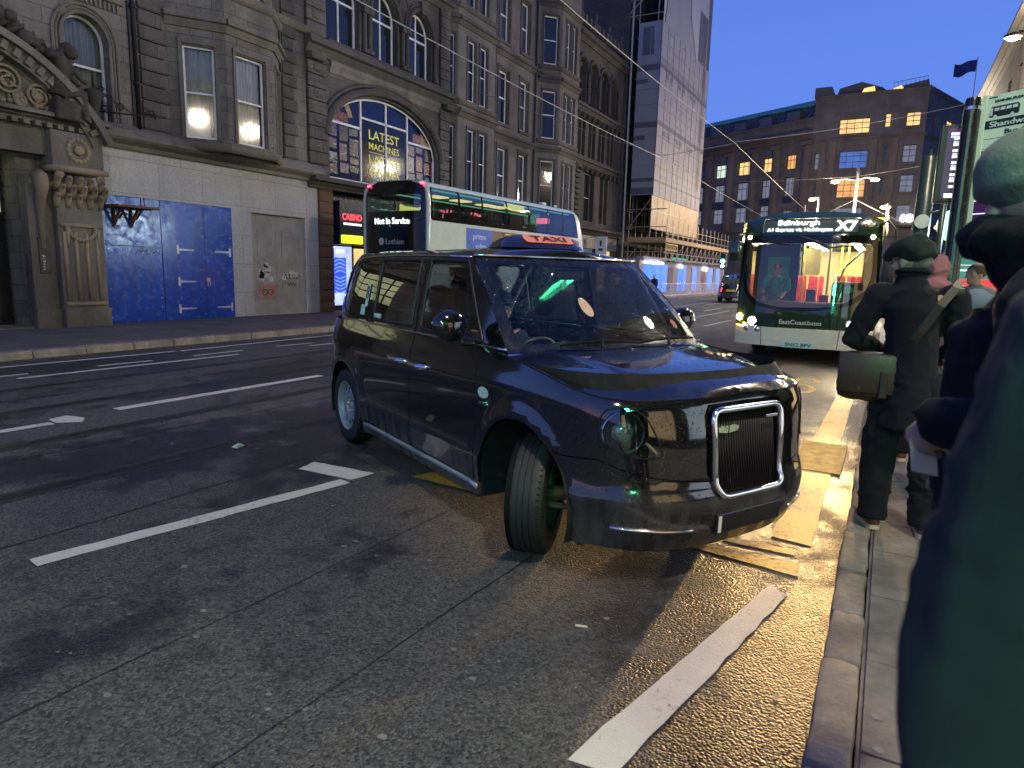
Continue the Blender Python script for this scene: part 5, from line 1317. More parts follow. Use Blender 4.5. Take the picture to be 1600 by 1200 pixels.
cs = MB(); cs.text('£300', F2(18.35, 2.23), height=.13, width=.42); cs.v = [(x - .43, y, z) for x, y, z in cs.v]; cs.build('lettering', emit('white sign letters', (.8, .85, 1), .6), pnl)
cs = MB(); cs.box(-.40, -.37, 19.1 - B2Y, 23.6 - B2Y, .4, 2.35); cs.build('lit_doorway', lit('lit entrance', (1.0, .72, .30), .30), ent)
# ================================================================ building 3: four-storey tenement with canted bays
B3Y = 24.5
b3 = thing('bay_tenement', 'grey sandstone tenement with two stacks of canted bay windows and white sashes', 'building', (-17.9, B3Y, 0))
T = FR(B3Y)
FL = [(5.2, 7.85), (9.05, 11.55), (12.95, 15.4)]
wu = [(30.2, 31.17), (32.4, 33.3)]
mb = MB(); wall(mb, T, 24.5, 38.25, 3.4, 18.2, [(a, b, c, d) for a, b in wu for c, d in FL + [(16.6, 17.9)]], .26); block_shell(mb, -9, -.4, 0, 13.7, 0, 18.2); mb.build('wall', ST_TEN, b3)
for a, b in wu:
    for c, d in FL + [(16.6, 17.9)]: window(b3, T, a, b, c, d, w=-.16, fr=.075, pane=random.choice((PANE, PANE, PANEB)))
tr = MB()
for v in (8.25, 12.2, 15.95): band(tr, T, 24.5, 38.25, corn(v, .34, .24))
band(tr, T, 24.5, 38.25, corn(17.9, .5, .5)); band(tr, T, 24.5, 38.25, corn(3.4, .5, .5))
for a, b in wu:
    for c, d in FL:
        tr.box(0, .05, a - .14 - B3Y, a - .02 - B3Y, c, d + .1); tr.box(0, .05, b + .02 - B3Y, b + .14 - B3Y, c, d + .1); tr.box(0, .07, a - .16 - B3Y, b + .16 - B3Y, d + .05, d + .2); tr.box(0, .09, a - .12 - B3Y, b + .12 - B3Y, c - .16, c - .02)
tr.build('stone_moulding', ST_TRIMD, b3, angle=45)
for y0, y1, fr_ in ((24.52, 29.3, (25.35, 28.45)), (34.45, 38.2, (35.5, 37.95))):
    P = [(0, y0 - B3Y), (.85, fr_[0] - B3Y), (.85, fr_[1] - B3Y), (0, min(y1, 38.22) - B3Y)]
    Lf = math.hypot(.85, fr_[0] - y0); L = fr_[1] - fr_[0]; g = .62 if L > 3 else .52
    bay(b3, None, P, FL, ST_TEN, ST_TRIMD, 17.4, [[(Lf / 2 - .40, Lf / 2 + .42)], [(L * .24, L * .24 + g), (L * .56, L * .56 + g)], []], 3.9, pane=PANE)
for u in (29.7, 34.0):
    m_ = MB(); m_.tube([T(u, .09, 3.9), T(u, .09, 18)], .055, 8); m_.build('downpipe', IRON, b3)
gs = MB(); gs.box(.1, .16, 24.8 - B3Y, 38 - B3Y, .4, 3.0); gs.build('shop_window', lit('dim shop', (.8, .6, .35), .10), b3)
gs = MB(); gs.box(.05, .3, 24.6 - B3Y, 38.2 - B3Y, 3.0, 3.4); gs.box(0, .25, 24.6 - B3Y, 38.2 - B3Y, .1, .45)
for u in (24.6, 28.2, 31.5, 34.8, 37.8): gs.box(.05, .28, u - B3Y, u + .4 - B3Y, .1, 3.1)
gs.build('shop_fascia', mat('dark shop paint', (.03, .035, .03), .4), b3)
# ================================================================ building 4: black carved facade with arcade
B4Y = 38.25
b4 = thing('arcaded_building', 'blackened carved stone building with an arcade of round arches under its parapet', 'building', (-17.45, B4Y, 0))
T = FR(B4Y)
h1 = [(38.75 + i * 1.7, 39.95 + i * 1.7, 12.0, 14.5, .6) for i in range(4)]; h2 = [(39.0 + i * 1.62, 39.5 + i * 1.62, 8.9, 11.1) for i in range(4)] + [(39.62 + i * 1.62, 40.12 + i * 1.62, 8.9, 11.1) for i in range(4)]; h3 = [(40.3, 41.9, 5.0, 8.0), (42.9, 43.5, 5.0, 8.0), (43.7, 44.3, 5, 8)]
mb = MB(); wall(mb, T, 38.25, 46.4, 4.5, 16.2, h1 + h2 + h3, .4); wall(mb, T, 38.25, 46.4, 0, 4.5, [(39.6, 42.6, .5, 3.3), (43.0, 45.8, .5, 3.3)], .3); block_shell(mb, -9, -.5, 0, 8.15, 0, 16.2); mb.build('wall', ST_BLACK, b4)
tr = MB()
for v, p in ((4.2, .5), (8.3, .35), (11.4, .35), (15.3, .45)): band(tr, T, 38.2, 46.4, corn(v, .4, p))
for h in h1:
    hood(tr, T, h[0], h[1], h[3] - .6, .6, .13, .10)
    for u in (h[0] - .2, h[1] + .2): tr.tube([T(u, .1, 12.0), T(u, .1, 13.8)], .1, 8); tr.cbox(-.02, .25, u - .15 - B4Y, u + .15 - B4Y, 13.8, 14.0, .02)
for i in range(12): tr.cbox(0, .2, 38.4 + i * .68 - B4Y, 38.7 + i * .68 - B4Y, 16.2, 16.8, .02)
for i in range(4): tr.lathe([(.16, 16.2), (.2, 16.7), (.08, 16.9), (.14, 17.2), (.02, 17.5)], 8, lambda x, y, z, i=i: T(38.6 + i * 2.2 + x, .1 + y, z))
for i in range(11): tr.cbox(0, .22, 38.5 - B4Y, 39.3 - B4Y, 4.9 + i * .32, 5.06 + i * .32, .03)
for i in range(10): tr.sphere(T(38.6 + i * .8, .15, 11.2), (.15, .12, .2), 6, 5); tr.sphere(T(38.6 + i * .8, .15, 8.1), (.15, .12, .2), 6, 5)
tr.build('stone_moulding', ST_BLACK, b4, angle=45)
for h in h1: window(b4, T, *h[:4], rise=h[4], w=-.3, fr=.05, frame=SASHD, pane=PANE)
for h in h2 + h3: window(b4, T, *h[:4], w=-.3, fr=.05, frame=mat('grey sash paint', (.22, .22, .22), .5), pane=PANE)
sp_ = MB(); sp_.box(-.28, -.22, 42.95 - B4Y, 45.8 - B4Y, .5, 3.25); sp_.build('shop_window', lit('lit small shop', (1.0, .75, .35), .30), b4)
sp_ = MB(); sp_.box(-.28, -.22, 39.6 - B4Y, 42.6 - B4Y, .5, 3.3); sp_.build('shop_window', lit('dim green shop', (.25, .35, .28), .08), b4)
sp_ = MB(); sp_.box(0, .12, 39.0 - B4Y, 46.2 - B4Y, 3.3, 4.1); sp_.build('shop_fascia', mat('grey fascia', (.12, .12, .11), .5), b4)
bs = thing('banner_sign', 'small white banner sign projecting from the black carved shop building', 'sign', (-16.9, 41.3, 2.9))
s_ = MB(); s_.cbox(.0, .75, -.03, .03, 0, 1.15, .01); s_.build('panel', mat('white sign panel', (.55, .57, .6), .4), bs); s_ = MB(); s_.box(.2, .5, -.04, -.031, .25, .4); s_.box(.28, .42, -.04, -.031, .55, .9); s_.build('emblem', BLACKP, bs); s_ = MB(); s_.tube([(-.55, 0, 1.1), (.8, 0, 1.18)], .02, 6); s_.build('arm', IRON, bs)
# ================================================================ building 5: tall building behind printed scaffold wrap
b5 = thing('gabled_building', 'tall dark stone building whose bare side gable rises behind the scaffolding', 'building', (-17.3, 46.5, 0))
mb = MB(); wall(mb, lambda u, w, v: (w, u, v), 0, 14.5, 0, 27, [(1.5 + i * 3, 3.2 + i * 3, 5 + j * 4, 7.6 + j * 4) for i in range(4) for j in range(4)], .3)
mb.quad((-22, 0, 0), (0, 0, 0), (0, 0, 27), (-22, 0, 27)); mb.quad((-22, 14.5, 0), (0, 14.5, 0), (0, 14.5, 27), (-22, 14.5, 27)); mb.quad((-22, 0, 27), (0, 0, 27), (0, 14.5, 27), (-22, 14.5, 27))
mb.build('wall', stone('dark rubble gable', (.085, .08, .085), (.055, .055, .06), .5, .22, .55, bstr=.6), b5)
m_ = MB(); m_.tube([(.25, .2, 2.8), (.2, .2, 20)], .07, 8); m_.build('downpipe', mat('grey pipe', (.30, .30, .30), .5), b5)
for i in range(4):
    for j in range(4): window(b5, lambda u, w, v: (w, u, v), 1.5 + i * 3, 3.2 + i * 3, 5 + j * 4, 7.6 + j * 4, pane=PANEB)
# scaffold with printed sheeting
scf = thing('scaffolding', 'scaffolding wrapped in sheeting printed with a pale facade, bare poles below', 'scaffolding', (-15, 46.6, 0))
def m_wrap():
    m, nt, out = nodes('printed wrap'); v = coord(nt)
    c = mix(nt, noise(nt, v, .8, 5), (.15, .16, .20), (.21, .215, .26)); b = bsdf(nt, out, c, .6, 0, .3); bump(nt, b, noise(nt, coord(nt, (.5, .5, 1.5)), 1.2, 4), .5, .08); return m
WRAP = m_wrap(); WRAPD = mat('printed wrap dark', (.065, .065, .085), .6, var=.25, scale=1.5); WRAPL = mat('printed wrap cream', (.30, .225, .14), .6, var=.12, scale=1); WRAPM = mat('printed wrap grey', (.115, .115, .14), .6, var=.2); WRAPW = mat('printed wrap white', (.26, .27, .31), .6, var=.1)
s = MB(); s.quad((0, 0, 7.2), (0, 13.05, 7.2), (0, 13.05, 18.5), (0, 0, 18.5)); s.quad((-1.62, 0, 7.2), (0, 0, 7.2), (0, 0, 18.5), (-1.62, 0, 18.5)); s.quad((-1.6, 13.05, 4.8), (0, 13.05, 4.8), (0, 13.05, 26), (-1.6, 13.05, 26)); wrap = s.build('wrap_sheet', WRAP, scf)
s = MB(); s.quad((-.05, .1, 4.9), (-.05, 13.0, 4.9), (-.05, 13.0, 7.19), (-.05, .1, 7.19)); s.build('cream_sheet', WRAPL, scf)
s = MB(); s.quad((-.25, .95, 18.5), (-.25, 13.05, 18.5), (-.25, 13.05, 27), (-.25, .95, 27)); up = s.build('upper_sheet', WRAPW, scf)
def rectw(m, u0, u1, v0, v1, d): m.quad((d, u0, v0), (d, u1, v0), (d, u1, v1), (d, u0, v1))
pd = MB(); pm = MB(); pwh = MB(); pk = MB()
for v in (11.9, 15.6): rectw(pd, 0, 13.05, v, v + .32, .006); pd.quad((-1.62, -.006, v - .2), (0, -.006, v - .2), (0, -.006, v + .18), (-1.62, -.006, v + .18)); pd.quad((-1.62, -.006, v - 1.0), (-.8, -.006, v - 1.0), (-.8, -.006, v - .72), (-1.62, -.006, v - .72))
rectw(pd, 0, 13.05, 8.15, 8.30, .006); rectw(pm, 0, 13.05, 16.0, 16.35, .006); pd.quad((-1.62, -.006, 8.1), (0, -.006, 8.1), (0, -.006, 8.35), (-1.62, -.006, 8.35)); pd.quad((-1.6, -.006, 7.25), (0, -.006, 7.25), (0, -.006, 7.7), (-1.6, -.006, 7.7))
for k in range(3):
    u0 = 1.3 + k * 3.2
    for (v0, v1) in ((8.6, 11.3), (12.5, 15.1)):
        for dx in (0, 1.05):
            rectw(pm, u0 + dx, u0 + dx + .85, v0, v1, .005); rectw(pwh, u0 + dx + .1, u0 + dx + .75, v0 + .1, v1 - .12, .009); rectw(pk, u0 + dx + .1, u0 + dx + .75, (v0 + v1) / 2 - .03, (v0 + v1) / 2 + .03, .012); rectw(pk, u0 + dx + .4, u0 + dx + .45, v0 + .1, v1 - .1, .0125)
            rectw(pk, u0 + dx + .05, u0 + dx + .8, v1 + .08, v1 + .42, .005)
    rectw(pm, u0 + .5, u0 + 1.45, 16.6, 18.2, .005); rectw(pwh, u0 + .6, u0 + 1.35, 16.7, 18.1, .009); rectw(pk, u0 + .6, u0 + 1.35, 17.38, 17.44, .012)
    rectw(pm, u0 + .2, u0 + 1.7, 7.3, 7.9, .005)
rectw(pm, 10.9, 12.4, 8.6, 18.3, .004); 
for v in (8.8, 12.6, 16.6): rectw(pk, 11.2, 12.1, v, v + 1.8, .008)
pd.build('printed_cornice', WRAPD, wrap); pm.build('printed_window', WRAPM, wrap); pwh.build('printed_glass', mat('printed wrap pale', (.20, .20, .235), .6), wrap); pk.build('printed_shadow', mat('printed wrap charcoal', (.07, .07, .09), .6), wrap)
pd = MB(); pd.quad((-1.3, -.006, 16.4), (-.75, -.006, 16.4), (-.75, -.006, 18.2), (-1.3, -.006, 18.2)); pd.quad((-.7, -.007, 16.4), (-.45, -.007, 16.4), (-.55, -.007, 18.2), (-.72, -.007, 18.2)); pd.build('printed_window', WRAPD, wrap)
gb = MB(); gp = [(1.2, 18.5), (1.6, 20.3), (2.3, 20.6), (2.6, 21.6), (3.2, 22.1), (4.2, 26.9), (6.4, 26.9), (7.2, 23.5), (7.7, 21.0), (9.0, 19.6), (9.6, 18.5)]; gb.add([(-.245, u, v) for u, v in gp], [tuple(range(len(gp)))]); gb.build('printed_gable', WRAP, up)
gb = MB(); gb.tube([(-.24, u, v) for u, v in gp], .04, 5); rectw(gb, 10.3, 12.8, 18.5, 22.5, -.24); rectw(gb, 11.2, 12.3, 25, 27, -.24); gb.lathe([(.5, 0), (.42, .03)], 18, lambda x, y, z: (-.24 + z, 5.3 + x * .7, 22.4 + y * 1.3)); gb.build('printed_gable_edge', WRAPD, up)
# sheet lacing: battens and creases over the poles
ls = MB()
for u in [1.45 * i for i in range(10)]: ls.tube([(.012, u, 7.2), (.012, u, 18.5)], .012, 4)
for v in (9.2, 10.2, 11.2, 13.2, 14.2, 17.2): ls.tube([(.012, 0, v), (.012, 13.0, v)], .010, 4); ls.tube([(-1.62, -.012, v), (0, -.012, v)], .010, 4)
ls.tube([(0.01, -.01, 7.2), (.01, -.01, 18.5)], .03, 5); ls.build('sheet_lacing', mat('sheet lacing', (.07, .07, .085), .7), wrap)
POLE = mat('scaffold tube', (.33, .29, .22), .45, .6, var=.25)
def poles(name, segs, r=.03, m=None): 
    mb_ = MB()
    for a, b in segs: mb_.tube([a, b], r, 6)
    return mb_.build(name, m or POLE, scf)
for x in (-1.6, -.05, 1.15):
    poles('standards', [((x, y, 2.6 if x > 0 else 0), (x, y, 5.6 if x > .5 else 7.2)) for y in [0 + 1.45 * i for i in range(15 if x > .5 else 10)]])
    poles('ledgers', [((x, -.3, z), (x, 20.6 if x > .5 else 13.3, z)) for z in ([2.75, 3.25, 4.0, 4.55, 5.05] if x > .5 else [2.75, 3.9, 5.0, 6.2])])
poles('braces', [((1.15, 1.45 * i, 2.8), (1.15, 1.45 * i + 1.4, 3.9)) for i in range(13)] + [((-1.6, 0, 2.8), (-.05, 0, 4.6)), ((-.05, 0, 2.8), (-1.6, 0, 4.6)), ((-1.6, -.02, 5), (-.05, -.02, 7))] + [((-1.7, -.3 + .0, z), (1.2, -.3, z)) for z in (2.75, 3.3, 3.95, 5.0, 6.2)])
for k in range(9): poles('transom', [((-1.7, 1.45 * k, 3.95), (1.3, 1.45 * k, 3.95))])
s = MB(); s.box(-1.6, 1.2, -.2, 20.6, 3.98, 4.03); s.box(1.15, 1.19, -.2, 20.6, 4.03, 4.28); s.box(-1.6, 1.2, -.24, -.2, 4.03, 4.28); s.build('deck_boards', mat('scaffold boards', (.30, .22, .13), .8, var=.25), scf)
poles('upper_standards', [((-1.6, 0, z0), (-1.6, 0, z1)) for z0, z1 in ((18.5, 26),)] + [((-.3, .0, 18.5), (-.3, 0, 26)), ((-2.6, 0, 18.5), (-2.6, 0, 26))] + [((-3, 0, z), (0, 0, z)) for z in (19, 20, 21, 22, 23.5, 25)] + [((-2.6, 0, 19), (-.3, 0, 21)), ((-.3, 0, 21.2), (-2.6, 0, 23.4))])
gz = MB()
for i in range(8): gz.box(1.16, 1.2, .05 + i * .32, .12 + i * .32, 3.45, 3.85)
gz.tube([(1.18, -.2, 3.45), (1.18, 2.7, 3.45)], .04, 6); gz.tube([(1.18, -.2, 3.85), (1.18, 2.7, 3.85)], .04, 6); gz.build('lattice_beam', mat('scaffold yellow', (.45, .33, .12), .5), scf)
# hoarding
hrd = thing('site_hoarding', 'site hoarding with lit blue panels along the foot of the scaffolding', 'hoarding', (-14.45, 43.0, 0))
s = MB(); s.box(-.05, 0, 0, 26, .12, 2.75); s.box(-2.4, 0, -.05, 0, .12, 2.75); s.box(-.2, .25, -.1, 26, 2.75, 2.9); s.build('board_wall', mat('grey violet hoarding', (.20, .18, .24), .5, var=.2, scale=1.2), hrd)
BL = lit('lit blue panel', (.10, .28, 1.0), .42)
for u0, u1 in ((.8, 4.6), (4.75, 6.3), (9.2, 10.3), (10.5, 11.6), (13.6, 15.2), (19.0, 21.0), (22.5, 24)):
    s = MB(); s.box(.003, .03, u0, u1, .5, 2.45); s.build('blue_panel', BL, hrd)
for u0, u1, v0, v1 in ((.9, 5.0, 2.46, 2.6), (9.2, 10.2, 2.3, 2.5), (17.0, 18.5, 2.2, 2.45)):
    s = MB(); s.box(.035, .12, u0, u1, v0, v1); s.build('strip_lamp', emit('white strip lamp', (.85, .92, 1.0), 3.0), hrd)
s = MB(); s.box(.005, .05, 7.0, 11.5, 2.76, 3.05); s.build('green_banner', emit('green glow banner', (.0, .30, .16), .25), hrd)
for k in range(5):
    s = MB(); s.box(.004, .02, 6.6 + k * 3.4, 7.9 + k * 3.4, .6, 2.3); s.build('printed_panel', mat('dim printed panel', (.10, .085, .10), .5, var=.6, scale=1.3), hrd)
# crowd barriers at its foot
bar0 = thing('crowd_barrier', 'steel crowd barrier in the row standing before the blue hoarding', 'barrier', (-14.0, 46.8, .0), 0, 'barriers along the hoarding')
s = MB(); s.tube([(0, 0, .25), (0, 0, 1.1), (0, 2.2, 1.1), (0, 2.2, .25), (0, 0, .25)], .022, 6); s.build('frame', mat('galvanised steel', (.55, .56, .58), .45, .4), bar0)
s = MB()
for i in range(1, 14): s.tube([(0, i * .157, .27), (0, i * .157, 1.1)], .009, 5)
s.build('bars', mat('galvanised steel', (.55, .56, .58), .45, .4), bar0)
for y in (.3, 1.9):
    s = MB(); s.tube([(-.28, y, .03), (0, y, .25), (.28, y, .03)], .018, 6); s.build('foot', mat('galvanised steel', (.55, .56, .58), .45, .4), bar0)
for i in range(1, 8): o = copy_tree(bar0); o.location = (-14.0 - .02 * i, 46.8 + 2.35 * i, 0)
s = MB(); s.box(0, .0, 0, 0, 0, 0)
# ================================================================ far corner department-store building
b6 = thing('corner_department_store', 'big brown stone corner building with lit upper windows and a green copper mansard roof', 'building', (1.8, 95, 0))
def dirf(o, d, sgn):
    L = math.hypot(*d); d = (d[0] / L, d[1] / L); n = (d[1] * sgn, -d[0] * sgn)
    return lambda u, w, v: (o[0] + d[0] * u + n[0] * w, o[1] + d[1] * u + n[1] * w, v)
FC = dirf((0, 0), (-1, 0), -1); FLf = dirf((-12.1, 0), (-.879, .477), -1); FRt = dirf((0, 0), (.342, .94), 1)
ST_JW = stone('brown store stone', (.15, .138, .128), (.12, .11, .102), 1.1, .5, .42, (.035, .03, .028), .7, .01, bstr=.3)
ST_JWT = stone('brown store moulding', (.165, .14, .118), (.13, .112, .095), flat=True, soot=.4)
cw = [(5.8, 9.2, 19.4, 21.2), (3.6, 4.25, 19.9, 21.5), (.55, 2.05, 19.85, 21.45), (5.7, 8.85, 15.3, 17.4), (5.65, 8.8, 11.8, 14.0), (11.0, 11.65, 15.3, 17.3), (3.6, 4.15, 15.8, 17.8), (.6, 2.05, 15.7, 17.75), (.55, 2.0, 12.25, 14.3), (11.0, 11.6, 12.0, 13.8), (3.6, 4.15, 12.2, 14.2), (5.7, 8.8, 8.3, 10.6), (.55, 2.0, 8.8, 10.8)]
cl = [LIT_WARM, LIT_WARM, LIT_WARM, lit('lit blue office', (.10, .22, .75), .20), LIT_ORANGE, LIT_BLIND, PANEB, LIT_BLIND, LIT_BLIND, PANEB, PANEB, LIT_BLIND, LIT_BLIND]
mb = MB(); wall(mb, FC, 0, 12.1, 0, 24.1, cw, .45); 
rw_ = [(6.9, 9.6, 19.9, 21.6), (2.0, 2.9, 15.7, 17.7), (4.6, 5.5, 15.7, 17.7), (2, 2.9, 19.8, 21.4), (11, 13, 19.9, 21.6)]
wall(mb, FRt, 0, 40, 0, 24.3, rw_, .45); mb.build('wall', ST_JW, b6)
lw_ = []
lm = []
for k, (a, b) in enumerate(((2.15, 3.65), (5.4, 7.25), (9.0, 11.4), (13.1, 15.4), (17.0, 19.3), (21, 23.2), (25, 27))):
    for j, (c, d) in enumerate(((15.75, 17.6), (12.35, 14.8), (9.25, 11.4))):
        if k == 0 and j == 2: c, d = 9.4, 10.6
        lw_.append((a, b, c, d)); lm.append([LIT_ORANGE, LIT_WARM, LIT_WARM, LIT_WHITE, PANEB, PANEB, PANEB][k] if j == 0 else LIT_BLIND)
mb = MB(); wall(mb, FLf, 0, 30, 0, 21.6, lw_, .6); mb.quad(FLf(0, 0, 21.5), FLf(0, -12, 21.5), FLf(0, -12, 24.0), FLf(0, 0, 24)); mb.quad(FC(0, 0, 24), FC(12.1, 0, 24), FC(12.1, -14, 24), FC(0, -30, 24)); mb.build('wall', ST_JW, b6)
for h, m_ in zip(cw, cl): window(b6, FC, *h, w=-.3, fr=.09, rails=(.38, .72), mull=3 if h[1] - h[0] > 2.5 else (1 if h[1] - h[0] > 1 else 0), frame=SASHD, pane=m_)
for h, m_ in zip(rw_, [LIT_WARM, PANEB, PANEB, PANEB, LIT_WARM]): window(b6, FRt, *h, w=-.3, fr=.09, rails=(.4, .75), mull=2, frame=SASHD, pane=m_)
for h, m_ in zip(lw_, lm): window(b6, FLf, *h, w=-.42, fr=.09, rails=(.65,), mull=2, frame=SASHD, pane=m_)
tr = MB()
for v, h, p in ((18.9, .5, .35), (19.4, .7, .9), (21.3, .4, .3), (7.6, .6, .5)): band(tr, FLf, 0, 30, corn(v, h, p))
for v, h, p in ((18.6, .35, .25), (23.6, .5, .25), (7.9, .7, .9), (6.9, .3, .3)): band(tr, FC, -.1, 12.1, corn(v, h, p)); band(tr, FRt, 0, 40, corn(v, h, p))
for u in (-.2, 4.3, 7.85, 11.9, 15.9, 19.8, 23.7): 
    for k in range(9):
        a0, a1 = math.pi * k / 9, math.pi * (k + 1) / 9; q = lambda a: (u + .75 - .62 * math.cos(a), .45 * math.sin(a))
        p_, r_ = q(a0), q(a1); tr.quad(FLf(p_[0], p_[1], 8.2), FLf(r_[0], r_[1], 8.2), FLf(r_[0], r_[1], 18.6), FLf(p_[0], p_[1], 18.6))
    tr.box(0, 1, 0, 1, 0, 1, lambda x, y, z, u=u: FLf(u + 1.5 * x, .6 * y, 18.4 + .5 * z))
for u in (4.75, 9.25, 10.4, 2.6): tr.box(0, 1, 0, 1, 0, 1, lambda x, y, z, u=u: FC(u + .75 * x, .28 * y, 8.6 + 10 * z))
for (a, b, c, d) in [w for w in cw if w[1] - w[0] > 1]: tr.box(0, 1, 0, 1, 0, 1, lambda x, y, z, a=a, b=b, c=c: FC(a - .15 + (b - a + .3) * x, .15 * y, c - .25 + .2 * z))
tr.build('stone_moulding', ST_JWT, b6)
SPM = mat('dark spandrel', (.02, .02, .022), .5)
for (a, b, c, d) in ((5.75, 8.8, 14.05, 15.2), (.6, 2.0, 14.35, 15.6), (.6, 2, 10.9, 12.2), (5.75, 8.8, 10.7, 11.75)): sp_ = MB(); sp_.box(0, 1, 0, 1, 0, 1, lambda x, y, z, a=a, b=b, c=c, d=d: FC(a + (b - a) * x, .02 * y, c + (d - c) * z)); sp_.build('spandrel_panel', SPM, b6)
for (a, b, c, d) in lw_:
    if 12 < c < 13: sp_ = MB(); sp_.box(0, 1, 0, 1, 0, 1, lambda x, y, z, a=a, b=b, c=c: FLf(a + (b - a) * x, .02 * y, c - .9 + .85 * z)); sp_.build('spandrel_panel', SPM, b6)
ms = MB(); ms.quad(FLf(0, -.3, 21.7), FLf(30, -.3, 21.7), FLf(30, -2.0, 23.7), FLf(0, -2.0, 23.7))
for i in range(44): u = .3 + i * .68; ms.tube([FLf(u, -.25, 21.75), FLf(u, -1.95, 23.72)], .06, 5)
ms.quad(FLf(0, -.3, 21.7), FLf(0, -2.0, 23.7), FLf(0, -12, 23.7), FLf(0, -12, 21.7)); rf = ms.build('mansard_roof', mat('lead roof', (.06, .065, .075), .5, .2, var=.25), b6)
ms = MB(); ms.quad(FLf(0, -1.95, 23.72), FLf(30, -1.95, 23.72), FLf(30, -4.2, 24.9), FLf(1.2, -4.2, 24.9)); ms.tube([FLf(0, -1.9, 23.75), FLf(30, -1.9, 23.75)], .14, 6); ms.quad(FLf(0, -1.95, 23.72), FLf(1.2, -4.2, 24.9), FLf(1.2, -11, 24.9), FLf(0, -12, 23.7)); ms.build('copper_ridge', mat('green copper', (.055, .26, .20), .55, .1, var=.2), rf)
for k in range(5):
    u = 2.2 + k * 4.2; d_ = MB(); d_.box(0, 1, 0, 1, 0, 1, lambda x, y, z, u=u: FLf(u + 1.9 * x, -1.2 + 1.1 * y, 21.7 + 1.2 * z)); d_.build('dormer', mat('lead roof', (.06, .065, .075)), rf)
at_ = MB()
at_.prism([(9.9, 24.0), (12.3, 24.0), (12.3, 25.15), (10.4, 25.15)], lambda a, b, d: FC(a, -d, b), 0.0, 3)
at_.prism([(4.2, 24.0), (9.9, 24.0), (9.6, 25.0), (7.2, 25.55), (4.9, 24.7)], lambda a, b, d: FC(a, -d, b), .8, 6)
at_.prism([(-.02, 24.0), (4.2, 24.0), (3.6, 24.4), (.2, 25.0)], lambda a, b, d: FC(a, -d, b), .3, 6); at_.build('attic', mat('attic cladding', (.05, .045, .045), .6, var=.3), b6)
for poly, dd in (([(5.6, 24.05), (7.2, 24.05), (6.9, 24.75), (5.8, 24.9)], .75), ([(2.6, 24.05), (3.9, 24.05), (3.7, 24.32), (2.9, 24.6)], .25)):
    g = MB(); g.add([FC(a, -dd, b) for a, b in poly], [(0, 1, 2, 3)]); g.build('lit_terrace', lit('lit terrace', (1.0, .58, .16), .5), b6)
rl = MB(); rl.tube([FC(.3, -.2, 25.35), FC(3.8, -.2, 24.95)], .03, 5)
for i in range(9): rl.tube([FC(.3 + i * .43, -.2, 24.4), FC(.3 + i * .43, -.2, 25.35 - i * .05)], .02, 5)
rl.build('roof_railing', IRON, b6)
g = MB(); g.box(0, 1, 0, 1, 0, 1, lambda x, y, z: FC(2.6 + 2.6 * x, .05 + .5 * y, 7.6 + 1.7 * z)); g.build('lit_bay', lit('lit yellow bay', (1.0, .75, .10), .5), b6)
for u in range(7):
    g = MB(); g.box(0, 1, 0, 1, 0, 1, lambda x, y, z, u=u: FC(.8 + u * 1.6 + 1.2 * x, -.05 + .1 * y, .5 + 4.2 * z)); g.build('shop_window', lit('lit store window', (1.0, .7, .35), .25) if u % 2 else PANE, b6)
# clock with twin lit dials on the corner
ck = thing('street_clock', 'projecting clock with two white lit dials on the corner of the brown building', 'clock', (1.0, 93.8, 9.0))
s = MB(); s.tube([(0, 1.4, -.9), (0, .2, -.75), (0, 0, -.6)], .09, 8); s.cbox(-.55, .55, -.5, .3, -.95, -.7, .05); s.build('bracket', IRON, ck)
for dx, tw in ((-.42, .9), (.25, 0)):
    c0 = Vector((dx, -.1, .1)); s = MB(); s.lathe([(.48, -.06), (.5, 0), (.44, .05), (0, .06)], 24, lambda x, y, z: (c0.x + x * math.cos(tw), c0.y - z - .05 + x * math.sin(tw) * -.5, c0.z + y)); f = s.build('dial', emit('lit clock dial', (.95, .97, 1.0), .9), ck)
    s = MB(); s.tube([(c0.x, c0.y - .13, c0.z), (c0.x + .1 * (1 if tw == 0 else .6), c0.y - .13, c0.z + .22)], .02, 5); s.tube([(c0.x, c0.y - .13, c0.z), (c0.x + .22 * (1 if tw == 0 else .6), c0.y - .13, c0.z - .1)], .02, 5); s.build('hands', IRON, f)
# flag on the roof
fg = thing('flag', 'dark blue flag blown left on a thin roof flagpole', 'flag', (6.9, 108, 24))
s = MB(); s.tube([(0, 0, 0), (0, 0, 6.2)], .05, 6); s.build('flagpole', mat('grey pole', (.3, .3, .32), .5), fg)
s = MB(); n = 14; vs = []
for i in range(n + 1):
    for j in range(5): vs.append((-.05 - 2.4 * i / n, .25 * math.sin(i * .7 + j * .3), 5.9 - .35 * j - .12 * i / n * (j + 1) + .1 * math.sin(i * .5) - (.25 * i / n if j < 1 else 0) ))
s.add(vs, [(i * 5 + j, (i + 1) * 5 + j, (i + 1) * 5 + j + 1, i * 5 + j + 1) for i in range(n) for j in range(4)]); s.build('cloth', mat('navy flag cloth', (.02, .03, .12), .8), fg, smooth=True)
